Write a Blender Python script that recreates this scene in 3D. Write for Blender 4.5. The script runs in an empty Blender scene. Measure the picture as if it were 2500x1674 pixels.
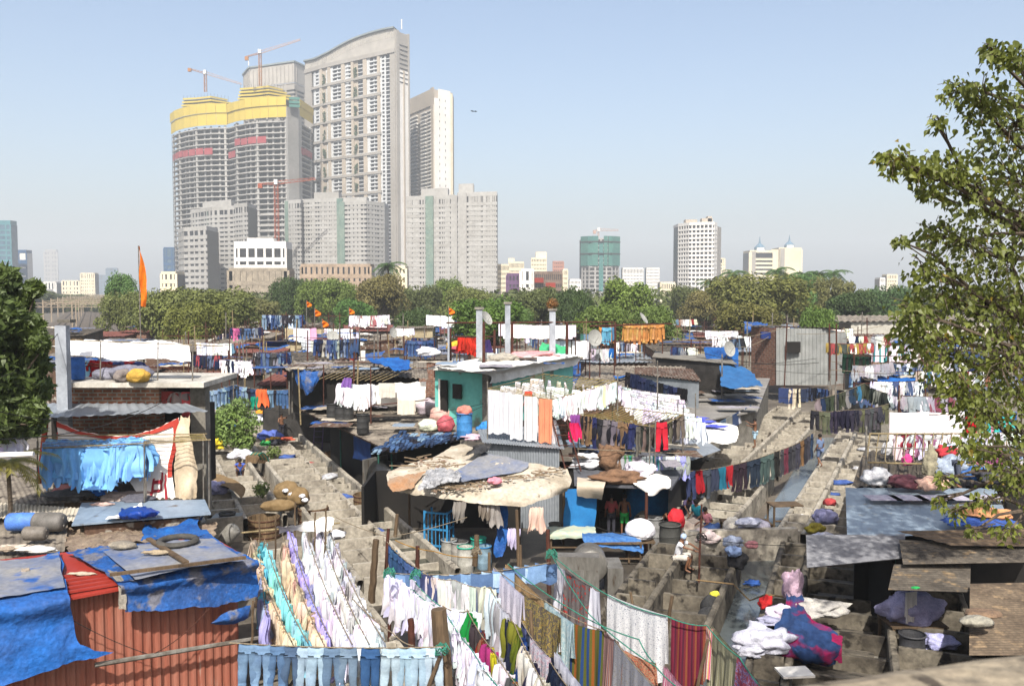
import bpy, math, random
from mathutils import Vector, Matrix, noise
R = math.radians
rng = random.Random(11)
S = bpy.context.scene
COL = S.collection
CAMZ, F, PITCH = 9.8, 2200.0, R(3.25)
cP, sP = math.cos(PITCH), math.sin(PITCH)
V = Vector
def ray(px, py):
 x = (px - 1250) / F; y = -(py - 837) / F
 return V((x, cP + y * sP, -sP + y * cP))
def G(px, py, z=0.0):            # where the line of sight meets the level z
 r = ray(px, py); t = (z - CAMZ) / r.z
 return V((r.x * t, r.y * t, z))
def D(px, py, Y):                # where it stands Y metres out
 r = ray(px, py); t = Y / r.y
 return V((r.x * t, Y, CAMZ + r.z * t))
def lerp(a, b, t): return a + (b - a) * t
def U(a, b): return rng.uniform(a, b)
def lin(c):
 return tuple(((v / 12.92) if v <= .04045 else ((v + .055) / 1.055) ** 2.4) for v in c)
def C(h, k=0.85):                # '#rrggbb' to a linear base colour
 h = h.lstrip('#'); c = lin([int(h[i:i + 2], 16) / 255 for i in (0, 2, 4)])
 mx, mn = max(c), min(c); sat = (mx - mn) / (mx + 1e-6); f = .95 - .33 * max(0, min(1, (sat - .25) / .4))
 k *= f + (1 - f) * max(0, min(1, (mn - .5) / .25))
 return tuple(min(.86, v * k) for v in c)
class MB:
 def __init__(s): s.v = []; s.f = []; s.m = []; s.uv = {}
 def add(s, vs, fs, mi=0):
  o = len(s.v); s.v.extend([tuple(p) for p in vs])
  for f in fs: s.f.append(tuple(i + o for i in f)); s.m.append(mi)
  return o
 def quad(s, a, b, c, d, mi=0): s.add([a, b, c, d], [(0, 1, 2, 3)], mi)
 def box(s, c, size, rz=0.0, mi=0, mat=None, taper=1.0):
  x, y, z = size[0] / 2, size[1] / 2, size[2] / 2
  m = mat or Matrix.Rotation(rz, 3, 'Z'); c = V(c)
  vs = []
  for zz in (-z, z):
   k = taper if zz > 0 else 1.0
   for (a, b) in ((-x, -y), (x, -y), (x, y), (-x, y)):
    vs.append(c + m @ V((a * k, b * k, zz)))
  s.add(vs, [(0, 3, 2, 1), (4, 5, 6, 7), (0, 1, 5, 4), (1, 2, 6, 5), (2, 3, 7, 6), (3, 0, 4, 7)], mi)
 def bar(s, a, b, w, h, mi=0):      # rectangular beam from a to b
  a, b = V(a), V(b); d = b - a; L = d.length
  if L < 1e-6: return
  q = d.to_track_quat('X', 'Z').to_matrix()
  s.box((a + b) / 2, (L, w, h), mi=mi, mat=q)
 def tube(s, pts, r, n=6, mi=0, r2=None, cap=True):
  pts = [V(p) for p in pts]; k = len(pts); r2 = r if r2 is None else r2
  rings = []; o = len(s.v); px = None
  for i, p in enumerate(pts):
   d = (pts[min(i + 1, k - 1)] - pts[max(i - 1, 0)])
   if d.length < 1e-9: d = V((0, 0, 1))
   d.normalize()
   if px is None:
    px = d.orthogonal().normalized()
   else:
    px = (px - d * px.dot(d))
    px = px.normalized() if px.length > 1e-6 else d.orthogonal().normalized()
   py = d.cross(px); rr = lerp(r, r2, i / max(1, k - 1))
   for j in range(n):
    a = 2 * math.pi * j / n
    s.v.append(tuple(p + px * (rr * math.cos(a)) + py * (rr * math.sin(a))))
  for i in range(k - 1):
   for j in range(n):
    a = o + i * n + j; b = o + i * n + (j + 1) % n
    s.f.append((a, b, b + n, a + n)); s.m.append(mi)
  if cap:
   s.f.append(tuple(o + j for j in range(n))[::-1]); s.m.append(mi)
   s.f.append(tuple(o + (k - 1) * n + j for j in range(n))); s.m.append(mi)
 def lathe(s, prof, c=(0, 0, 0), n=14, mi=0, mat=None, capb=True, capt=True):
  c = V(c); o = len(s.v); k = len(prof)
  for (r, z) in prof:
   for j in range(n):
    a = 2 * math.pi * j / n
    p = V((r * math.cos(a), r * math.sin(a), z))
    s.v.append(tuple(c + (mat @ p if mat else p)))
  for i in range(k - 1):
   for j in range(n):
    a = o + i * n + j; b = o + i * n + (j + 1) % n
    s.f.append((a, b, b + n, a + n)); s.m.append(mi)
  if capb: s.f.append(tuple(o + j for j in range(n))[::-1]); s.m.append(mi)
  if capt: s.f.append(tuple(o + (k - 1) * n + j for j in range(n))); s.m.append(mi)
 def prism(s, poly, z0, z1, mi=0, bottom=True):
  n = len(poly); vs = [(p[0], p[1], z0) for p in poly] + [(p[0], p[1], z1) for p in poly]
  fs = [(i, (i + 1) % n, n + (i + 1) % n, n + i) for i in range(n)]
  fs.append(tuple(range(n, 2 * n)))
  if bottom: fs.append(tuple(range(n))[::-1])
  s.add(vs, fs, mi)
 def grid(s, fn, nu, nv, mi=0, two=False):      # fn(u,v) -> point, u,v in 0..1
  o = len(s.v)
  for j in range(nv + 1):
   for i in range(nu + 1): s.v.append(tuple(fn(i / nu, j / nv)))
  for j in range(nv):
   for i in range(nu):
    a = o + j * (nu + 1) + i
    s.f.append((a, a + 1, a + nu + 2, a + nu + 1)); s.m.append(mi)
 def corr(s, A, B, Cc, Dd, pitch=.12, amp=.018, mi=0, thick=.0):   # ridges run from AB to DC
  A, B, Cc, Dd = V(A), V(B), V(Cc), V(Dd)
  n = max(2, int((B - A).length / pitch)); nm = (B - A).cross(Dd - A).normalized()
  st = 4; o = len(s.v); tot = n * st
  for i in range(tot + 1):
   u = i / tot; h = nm * (amp * math.sin(2 * math.pi * i / st + .7))
   s.v.append(tuple(A.lerp(B, u) + h)); s.v.append(tuple(Dd.lerp(Cc, u) + h))
  for i in range(tot):
   a = o + 2 * i
   s.f.append((a, a + 2, a + 3, a + 1)); s.m.append(mi)
 def build(s, name, mats, parent=None, smooth=False, at=None):
  off = V((0, 0, 0))
  if parent is not None:
   p = parent
   while p: off += p.location; p = p.parent
  elif at is not None: off = V(at)
  me = bpy.data.meshes.new(name)
  ox, oy, oz = off
  me.from_pydata([(a - ox, b - oy, c - oz) for a, b, c in s.v], [], s.f)
  if not isinstance(mats, (list, tuple)): mats = [mats]
  for m in mats: me.materials.append(m)
  if len(mats) > 1: me.polygons.foreach_set('material_index', s.m)
  if smooth: me.polygons.foreach_set('use_smooth', [True] * len(s.f))
  me.update()
  o = bpy.data.objects.new(name, me); COL.objects.link(o)
  if parent is not None: o.parent = parent
  elif at is not None: o.location = off
  return o
def tag(o, label=None, cat=None, group=None, kind=None):
 if label: o['label'] = label
 if cat: o['category'] = cat
 if group: o['group'] = group
 if kind: o['kind'] = kind
 return o
def thing(name, label, cat, loc=(0, 0, 0), group=None):
 o = bpy.data.objects.new(name, None); COL.objects.link(o); o.location = V(loc)
 o.empty_display_size = .2
 return tag(o, label, cat, group)
def kids(o): return [c for c in bpy.data.objects if c.parent == o]
class Proto:                      # remembers a thing's parts so that copies are quick
 def __init__(s, root, parts=()):
  s.root = root; s.parts = list(parts); s.used = False
 def put(s, loc, rot=0.0, scale=None, label=None, cat=None, group=None, color=None, partcolors=None, tilt=None):
  if not s.used: r = s.root; ps = s.parts; s.used = True
  else:
   r = s.root.copy(); COL.objects.link(r); ps = []
   m = {s.root: r}
   for p in s.parts:
    c = p.copy(); COL.objects.link(c); c.parent = m[p.parent]; m[p] = c; ps.append(c)
  r.location = V(loc); r.rotation_euler = (0, 0, rot) if tilt is None else (tilt[0], tilt[1], rot)
  if scale is not None: r.scale = scale if isinstance(scale, (tuple, list)) else (scale,) * 3
  tag(r, label, cat, group)
  if color is not None:
   r.color = (*color, 1)
   for p in ps: p.color = (*color, 1)
  if partcolors:
   for p in ps:
    k = p.name.split('.')[0]
    if k in partcolors: p.color = (*partcolors[k], 1)
  return r
_M = {}
def M(name, col=(.5, .5, .5), col2=None, rough=.85, scale=2.0, mix=.5, bump=0.0, bscale=None, metal=0.0,
 obj=False, stretch=(1, 1, 1), fine=.25, spec=.3, trans=0.0, sharp=.18, col3=None, c3lo=.62, s3=None, detail=5):
 if name in _M: return _M[name]
 m = bpy.data.materials.new(name); _M[name] = m; m.use_nodes = True
 nt = m.node_tree; N = nt.nodes; L = nt.links; N.clear()
 out = N.new('ShaderNodeOutputMaterial'); bs = N.new('ShaderNodeBsdfPrincipled')
 bs.inputs['Roughness'].default_value = rough; bs.inputs['Metallic'].default_value = metal
 bs.inputs['Specular IOR Level'].default_value = spec
 tc = N.new('ShaderNodeTexCoord'); mp = N.new('ShaderNodeMapping'); mp.inputs['Scale'].default_value = stretch
 oi = N.new('ShaderNodeObjectInfo'); mul = N.new('ShaderNodeMath'); mul.operation = 'MULTIPLY'; mul.inputs[1].default_value = 37.0
 L.new(oi.outputs['Random'], mul.inputs[0]); L.new(tc.outputs['Object'], mp.inputs['Vector']); L.new(mul.outputs[0], mp.inputs['Location'])
 n1 = N.new('ShaderNodeTexNoise'); n1.inputs['Scale'].default_value = scale; n1.inputs['Detail'].default_value = detail
 n1.inputs['Roughness'].default_value = .6
 L.new(mp.outputs[0], n1.inputs['Vector'])
 rp = N.new('ShaderNodeMapRange'); rp.inputs['From Min'].default_value = .5 - sharp; rp.inputs['From Max'].default_value = .5 + sharp
 L.new(n1.outputs['Fac'], rp.inputs['Value'])
 mx = N.new('ShaderNodeMix'); mx.data_type = 'RGBA'; mx.blend_type = 'MIX'
 if obj:
  L.new(oi.outputs['Color'], mx.inputs[6])
  dk = N.new('ShaderNodeMix'); dk.data_type = 'RGBA'; dk.blend_type = 'MULTIPLY'; dk.inputs[0].default_value = 1
  L.new(oi.outputs['Color'], dk.inputs[6]); dk.inputs[7].default_value = (*(col2 or (.75, .75, .75)), 1)
  L.new(dk.outputs[2], mx.inputs[7])
 else:
  mx.inputs[6].default_value = (*col, 1)
  mx.inputs[7].default_value = (*(col2 or tuple(v * .72 for v in col)), 1)
 mm = N.new('ShaderNodeMath'); mm.operation = 'MULTIPLY'; mm.inputs[1].default_value = mix * 2 if mix < .5 else 1
 L.new(rp.outputs[0], mm.inputs[0]); L.new(mm.outputs[0], mx.inputs[0])
 last = mx.outputs[2]
 if col3:
  n3 = N.new('ShaderNodeTexNoise'); n3.inputs['Scale'].default_value = s3 or scale * 2.7; n3.inputs['Detail'].default_value = 6
  L.new(mp.outputs[0], n3.inputs['Vector'])
  r3 = N.new('ShaderNodeMapRange'); r3.inputs['From Min'].default_value = c3lo - .04; r3.inputs['From Max'].default_value = c3lo + .05
  L.new(n3.outputs['Fac'], r3.inputs['Value'])
  m3 = N.new('ShaderNodeMix'); m3.data_type = 'RGBA'; L.new(r3.outputs[0], m3.inputs[0])
  L.new(last, m3.inputs[6]); m3.inputs[7].default_value = (*col3, 1); last = m3.outputs[2]
 if fine > 0:
  n2 = N.new('ShaderNodeTexNoise'); n2.inputs['Scale'].default_value = scale * 9; n2.inputs['Detail'].default_value = 4
  L.new(mp.outputs[0], n2.inputs['Vector'])
  r2 = N.new('ShaderNodeMapRange'); r2.inputs['From Min'].default_value = .3; r2.inputs['From Max'].default_value = .7
  r2.inputs['To Min'].default_value = 1 - fine; r2.inputs['To Max'].default_value = 1 + fine * .6
  L.new(n2.outputs['Fac'], r2.inputs['Value'])
  m2 = N.new('ShaderNodeVectorMath'); m2.operation = 'MULTIPLY'
  L.new(last, m2.inputs[0]); L.new(r2.outputs[0], m2.inputs[1]); last = m2.outputs[0]
 L.new(last, bs.inputs['Base Color'])
 if bump:
  nb = N.new('ShaderNodeTexNoise'); nb.inputs['Scale'].default_value = bscale or scale * 4; nb.inputs['Detail'].default_value = 5
  L.new(mp.outputs[0], nb.inputs['Vector'])
  bp = N.new('ShaderNodeBump'); bp.inputs['Strength'].default_value = min(1, bump); bp.inputs['Distance'].default_value = .03 * max(1, bump)
  L.new(nb.outputs['Fac'], bp.inputs['Height']); L.new(bp.outputs[0], bs.inputs['Normal'])
 if trans > 0:
  tl = N.new('ShaderNodeBsdfTranslucent'); L.new(last, tl.inputs['Color'])
  ms = N.new('ShaderNodeMixShader'); ms.inputs[0].default_value = trans
  L.new(bs.outputs[0], ms.inputs[1]); L.new(tl.outputs[0], ms.inputs[2]); L.new(ms.outputs[0], out.inputs[0])
 else: L.new(bs.outputs[0], out.inputs[0])
 m['last'] = last.node.name
 m['lasts'] = last.name
 return m
def brickmat(name, c1, c2, mortar, sc=6.0, axis='XZ'):
 if name in _M: return _M[name]
 m = bpy.data.materials.new(name); _M[name] = m; m.use_nodes = True
 nt = m.node_tree; N = nt.nodes; L = nt.links; bs = N['Principled BSDF']; bs.inputs['Roughness'].default_value = .9
 tc = N.new('ShaderNodeTexCoord'); sx = N.new('ShaderNodeSeparateXYZ'); cx = N.new('ShaderNodeCombineXYZ')
 L.new(tc.outputs['Object'], sx.inputs[0]); ad = N.new('ShaderNodeMath'); ad.operation = 'ADD'
 L.new(sx.outputs[0], ad.inputs[0]); L.new(sx.outputs[1], ad.inputs[1])
 L.new(ad.outputs[0], cx.inputs[0]); L.new(sx.outputs[2], cx.inputs[1])
 b = N.new('ShaderNodeTexBrick'); b.inputs['Scale'].default_value = 1.0
 b.inputs['Brick Width'].default_value = 1.5 / sc; b.inputs['Row Height'].default_value = .6 / sc; b.inputs['Mortar Size'].default_value = .11 / sc
 b.inputs['Color1'].default_value = (*c1, 1); b.inputs['Color2'].default_value = (*c2, 1); b.inputs['Mortar'].default_value = (*mortar, 1)
 L.new(cx.outputs[0], b.inputs['Vector'])
 n = N.new('ShaderNodeTexNoise'); n.inputs['Scale'].default_value = 3; n.inputs['Detail'].default_value = 6; L.new(tc.outputs['Object'], n.inputs['Vector'])
 r = N.new('ShaderNodeMapRange'); r.inputs['To Min'].default_value = .55; r.inputs['To Max'].default_value = 1.35; r.inputs['From Min'].default_value = .3; r.inputs['From Max'].default_value = .7
 L.new(n.outputs['Fac'], r.inputs['Value']); v = N.new('ShaderNodeVectorMath'); v.operation = 'MULTIPLY'
 L.new(b.outputs['Color'], v.inputs[0]); L.new(r.outputs[0], v.inputs[1]); L.new(v.outputs[0], bs.inputs['Base Color'])
 bp = N.new('ShaderNodeBump'); bp.invert = True; bp.inputs['Distance'].default_value = .01; L.new(b.outputs['Fac'], bp.inputs['Height']); L.new(bp.outputs[0], bs.inputs['Normal'])
 return m
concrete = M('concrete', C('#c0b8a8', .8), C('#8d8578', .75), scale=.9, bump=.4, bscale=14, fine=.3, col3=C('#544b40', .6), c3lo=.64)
concrete_dark = M('concrete_dark', C('#8d8474', .75), C('#4f483e', .65), scale=.9, bump=.4, bscale=14, fine=.3, col3=C('#38322b', .6), c3lo=.58)  # darker tone of concrete for the near right pen rows
concrete_far = M('concrete_far', C('#b9b0a2', .7), C('#a09789', .7), scale=.08, fine=.08)
cement = M('cement', C('#8f8a80', .8), C('#5e5a52', .8), scale=1.2, bump=.3, fine=.25)
asbestos = M('asbestos', C('#a79c8c', .75), C('#6b6258', .7), scale=.7, stretch=(1, 1, 1), fine=.3, col3=C('#4a4038', .6), c3lo=.6, bump=.3, bscale=10)
asbdark = M('asbestos_dark', C('#71685c', .7), C('#3f3932', .7), scale=.9, fine=.4, col3=C('#8f7a5e', .8), c3lo=.63, bump=.5, bscale=9)
tin = M('tin', C('#aab0b6', .75), C('#8a9096', .75), scale=.6, rough=.45, metal=.25, fine=.12, col3=C('#7a5a44', .8), c3lo=.7)
tinblue = M('tin_blue', C('#9fb1c4', .75), C('#8596a8', .75), scale=.7, rough=.5, metal=.1, fine=.12, col3=C('#66605a', .8), c3lo=.7)
rust = M('rusty_tin', C('#8c6a54', .7), C('#5f4a3d', .7), scale=1.1, fine=.3, col3=C('#9a948a', .8), c3lo=.6)
redtin = M('red_tin', C('#b0644f', .8), C('#c0816c', .8), scale=1.6, rough=.55, fine=.12, stretch=(3, 3, .35), col3=C('#ad978a', .8), c3lo=.69, s3=2)
redroof = M('red_roof', C('#a86a5e', .75), C('#8a5347', .75), scale=.5, fine=.2, col3=C('#5c4a42', .8), c3lo=.64)
brick = brickmat('brick', C('#a8603f', .75), C('#c08462', .75), C('#a39a8a', .7), 4.5)
brickfar = brickmat('brick_far', C('#8f5843', .75), C('#a06a52', .75), C('#94806f', .7), 3.0)
wood = M('wood', C('#8a7358', .75), C('#5b4936', .75), scale=3, stretch=(1, 1, .15), bump=.3, fine=.3)
bamboo = M('bamboo', C('#b5a37c', .75), C('#8a7650', .75), scale=5, fine=.2)
steelpole = M('pole_metal', C('#8c8982', .7), C('#5f5346', .7), scale=4, rough=.6, fine=.2)
rustpole = M('pole_rust', C('#6d3b2a', .8), C('#4a2c22', .8), scale=4, fine=.3)
ropeyellow = M('rope_yellow', C('#d4c060', .8), C('#a08b3c', .8), scale=20)
ropegreen = M('rope_green', C('#4fae93', .8), C('#2f7f6c', .8), scale=20)
ropegrey = M('rope_grey', C('#a3947c', .8), C('#6f6250', .8), scale=20)
wire = M('black_wire', C('#2a2926'), C('#1c1b1a'), scale=4, fine=0)
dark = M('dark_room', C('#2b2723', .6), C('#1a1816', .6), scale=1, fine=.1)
white_tarp = M('white_tarp', C('#f4f2ec', .85), C('#cfcabf', .85), scale=.8, fine=.06, bump=.3, bscale=3)
tarp = M('blue_tarp', C('#2a7cd4', .85), C('#1a57a8', .8), scale=1.3, rough=.65, fine=.25, bump=1.2, bscale=9, spec=.25)
tarp_dusty = M('blue_tarp_dusty', C('#94928f', .8), C('#6d7fa6', .8), scale=1.0, rough=.6, fine=.2, bump=.6, bscale=3, col3=C('#3a6fc0', .8), c3lo=.64, s3=1.6)
tarp_worn = M('blue_tarp_worn', C('#2b74cf', .8), C('#34558f', .8), scale=1.6, rough=.7, fine=.3, bump=1.2, bscale=9, spec=.2, col3=C('#6c6d78', .8), c3lo=.55, s3=2.5)
blacktarp = M('black_tarp', C('#4a4744', .7), C('#2d2b29', .7), scale=1.2, rough=.5, bump=.8, bscale=3)
canvas_m = M('canvas', C('#cdc3b2', .8), C('#a89b86', .78), scale=1.0, fine=.2, bump=.5, bscale=4, col3=C('#8a7c66', .8), c3lo=.69)
cloth = M('cloth', obj=True, col2=(.8, .8, .84), scale=3, rough=.9, fine=.06, bump=.35, bscale=7, trans=.18, spec=.1)
denim = M('denim', obj=True, col2=(1.55, 1.5, 1.35), scale=2.2, rough=.9, fine=.12, bump=.35, bscale=9, spec=.1)
plain = M('painted', obj=True, col2=(.72, .72, .72), scale=2.0, rough=.6, fine=.15)
plastic = M('plastic', obj=True, col2=(.6, .6, .58), scale=3.5, rough=.6, fine=.25, spec=.3)
bundle_m = M('bundle_cloth', obj=True, col2=(.55, .55, .6), scale=4, rough=.9, fine=.2, bump=2.2, bscale=7)
steel = M('steel', C('#a9a9a6', .6), C('#7c7a76', .6), scale=2, rough=.35, metal=.6, fine=.2)
greymetal = M('grey_metal', C('#8b8984', .75), C('#67635c', .7), scale=1.6, rough=.5, metal=.2, fine=.2, stretch=(1, 1, .3), col3=C('#5a4a3a', .8), c3lo=.66)
rubber = M('rubber', C('#5f5c56', .7), C('#3c3a37', .7), scale=3, rough=.8)
water_m = M('water', C('#3c4641', .6), C('#2c342f', .6), scale=1, rough=.12, spec=.6, fine=.1, bump=.15, bscale=5)
litter_m = M('litter', obj=True, col2=(.6, .6, .6), scale=8, fine=.3)
cd = bpy.data.cameras.new('camera'); cam = bpy.data.objects.new('camera', cd); COL.objects.link(cam); S.camera = cam
cam.location = (0, 0, CAMZ); cam.rotation_euler = (R(90) - PITCH, 0, 0)
cd.sensor_width = 36.0; cd.lens = 36.0 * F / 2500.0; cd.clip_start = .05; cd.clip_end = 12000
cd.dof.use_dof = True; cd.dof.focus_distance = 45; cd.dof.aperture_fstop = cd.lens / 5.0
SUN_EL = 47
w = bpy.data.worlds.new('World'); S.world = w; w.use_nodes = True
nt = w.node_tree; bg = nt.nodes['Background']; sky = nt.nodes.new('ShaderNodeTexSky'); sky.sky_type = 'NISHITA'
sky.sun_disc = False; sky.sun_elevation = R(SUN_EL); sky.sun_rotation = R(180); sky.air_density = 1.0; sky.dust_density = 3.6; sky.ozone_density = .8
sky.altitude = 0
nt.links.new(sky.outputs[0], bg.inputs[0]); bg.inputs[1].default_value = .115
ld = bpy.data.lights.new('sun', 'SUN'); sun = bpy.data.objects.new('sun', ld); COL.objects.link(sun)
ld.energy = 4.8; ld.angle = R(.5); ld.color = (1, .955, .88); sun.rotation_euler = (R(90 - SUN_EL), 0, R(-3)); sun.location = (0, -20, 60)
S.view_settings.view_transform = 'Standard'; S.view_settings.look = 'None'; S.view_settings.gamma = 1; S.view_settings.exposure = .84
S.render.engine = 'CYCLES'
S.cycles.max_bounces = 6; S.cycles.diffuse_bounces = 3; S.cycles.glossy_bounces = 2; S.cycles.transmission_bounces = 3; S.cycles.volume_bounces = 0
S.cycles.transparent_max_bounces = 8; S.cycles.use_denoising = True; S.cycles.caustics_reflective = False; S.cycles.caustics_refractive = False
hz = MB(); HB = 4500
hz.box((0, 0, 133), (2 * HB, 2 * HB, 270))
hm = bpy.data.materials.new('haze_air'); hm.use_nodes = True; hn = hm.node_tree; hn.nodes.clear()
ho = hn.nodes.new('ShaderNodeOutputMaterial'); pv = hn.nodes.new('ShaderNodeVolumePrincipled')
pv.inputs['Color'].default_value = (.92, .965, 1, 1); pv.inputs['Density'].default_value = .00036; pv.inputs['Anisotropy'].default_value = .1
hn.links.new(pv.outputs[0], ho.inputs['Volume'])
tag(hz.build('haze', hm), 'pale city haze in the air over the whole district', None, None, 'stuff')
gr = MB(); HG = 4490
gr.grid(lambda u, v: V(((u - .5) * 2 * HG, (v - .5) * 2 * HG, 0)), 1, 1)
gm = M('ground_dirt', C('#847b6e', .7), C('#5c544a', .7), scale=.25, fine=.35, detail=8)
tag(gr.build('ground', gm), kind='structure')
def P2(px, Y): p = D(px, 712, Y); return V((p.x, p.y))
def zat(py, Y): return D(1250, py, Y).z
def offs(poly, o):
 n = len(poly); out = []
 for i in range(n):
  a = poly[max(i - 1, 0)]; b = poly[i]; c = poly[min(i + 1, n - 1)]
  ns = []
  for (p, q) in ((a, b), (b, c)):
   d = q - p
   if d.length > 1e-6: d.normalize(); ns.append(V((d.y, -d.x)))
  m = V((0, 0))
  for k in ns: m += k
  m.normalize(); co = max(.4, m.dot(ns[0]))
  out.append(b + m * (o / co))
 return out
def band(mb, poly, o, z0, z1, mi=0, inner=0.0):
 q = offs(poly, o); n = len(q); pi = offs(poly, -inner) if inner else poly
 for i in range(n - 1):
  a, b = q[i], q[i + 1]; c, d = pi[i + 1], pi[i]
  mb.add([(a.x, a.y, z0), (b.x, b.y, z0), (b.x, b.y, z1), (a.x, a.y, z1), (d.x, d.y, z1), (c.x, c.y, z1), (d.x, d.y, z0), (c.x, c.y, z0)],
   [(0, 1, 2, 3), (3, 2, 5, 4), (1, 0, 6, 7)], mi)
 for (k, p) in ((0, pi[0]), (n - 1, pi[-1])):
  a = q[k]; mb.add([(a.x, a.y, z0), (p.x, p.y, z0), (p.x, p.y, z1), (a.x, a.y, z1)], [(0, 1, 2, 3)], mi)
def along(poly, t):             # point and normal at fraction t of the length
 ls = [(poly[i + 1] - poly[i]).length for i in range(len(poly) - 1)]; tot = sum(ls); s = t * tot
 for i, l in enumerate(ls):
  if s <= l or i == len(ls) - 1:
   d = (poly[i + 1] - poly[i]).normalized(); return poly[i] + d * s, V((d.y, -d.x)), tot
  s -= l
def pier(mb, poly, t, wd, o, z0, z1, mi=0):
 p, n, _ = along(poly, t); d = V((-n.y, n.x))
 c = p + n * (o / 2 - .2)
 mb.box((c.x, c.y, (z0 + z1) / 2), (wd, o + .4, z1 - z0), rz=math.atan2(d.y, d.x), mi=mi)
def core_poly(poly, thick):
 return [p for p in poly] + [poly[-1] + V((0, thick)), poly[0] + V((0, thick))]
glass = M('window_dark', C('#4a4b4f', .55), C('#2c2d30', .5), scale=.3, rough=.35, spec=.4, fine=.3)
glassb = M('window_blue', C('#6f8fa6', .7), C('#4c6d86', .7), scale=.2, rough=.25, spec=.5, fine=.2)
whitet = M('tower_white', C('#d4d6d6', .78), C('#c0c2c2', .78), scale=.08, fine=.1)
whitew = M('wall_white', C('#efece6', .72), C('#e2ddd4', .72), scale=.05, fine=.05)
creamw = M('wall_cream', C('#ece0c4', .82), C('#e2d3b2', .82), scale=.05, fine=.06)
greyw = M('wall_grey', C('#a9a49c', .75), C('#9c968d', .75), scale=.05, fine=.06)
tanw = M('wall_tan', C('#bfb3a2', .78), C('#b0a494', .78), scale=.05, fine=.06)
rawc = M('raw_concrete', C('#b9b7b2', .72), C('#a3a09a', .72), scale=.06, fine=.12)
rawd = M('raw_interior', C('#4f4a47', .5), C('#353230', .5), scale=.2, fine=.3)
yellow = M('yellow_screen', (.45, .34, .05), (.4, .3, .04), scale=.1, fine=.05)
redcl = M('red_netting', C('#b8434b', .8), C('#c9686c', .8), scale=.2, fine=.2)
greenet = M('green_net', C('#5fa594', .65), C('#4f9088', .65), scale=.06, fine=.15)
steelc = M('crane_yellow', C('#c9884a', .8), C('#b5763c', .8), scale=.3, fine=.1)
craneo = M('crane_orange', C('#c45a26', .85), C('#a84a20', .85), scale=.3, fine=.1)
plantm = M('planting', C('#5e7a44', .6), C('#3c5530', .6), scale=.3, fine=.4)
def tower(name, label, cat, poly, z1, thick, fl, wallm, glassm=None, bandfrac=.55, o=.5, piers=(), pierw=1.2, pierm=None, top=1.5, z0=0, inset=0, group=None, bandmats=None, po=.25, z_off=0):
 base = sum(poly, V((0, 0))) / len(poly); root = thing(name, label, cat, (base.x, base.y, z0), group)
 core = MB(); cp = offs(poly, -inset) if inset else poly
 core.prism(core_poly(cp, thick), z0, z1 - .3); core.build('glazing' if not inset else 'interior', glassm or glass, root)
 n = int((z1 - z0) / fl)
 for i in range(n):
  b = MB(); za = z0 + i * fl; band(b, poly, o, za, za + fl * bandfrac, inner=inset + .2 if inset else .2)
  m = bandmats[i % len(bandmats)] if bandmats else wallm
  b.build('floor_band' if not inset else 'floor_slab', m, root)
 for k, t in enumerate(piers):
  b = MB(); tt, ww = (t if isinstance(t, tuple) else (t, pierw)); pier(b, poly, tt, ww, o + po, z0, z1); b.build('pier', pierm or wallm, root)
 b = MB(); b.prism(core_poly(offs(poly, o * .8), thick - .5), z1 - .3, z1 + top); b.build('parapet', wallm, root)
 return root
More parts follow.
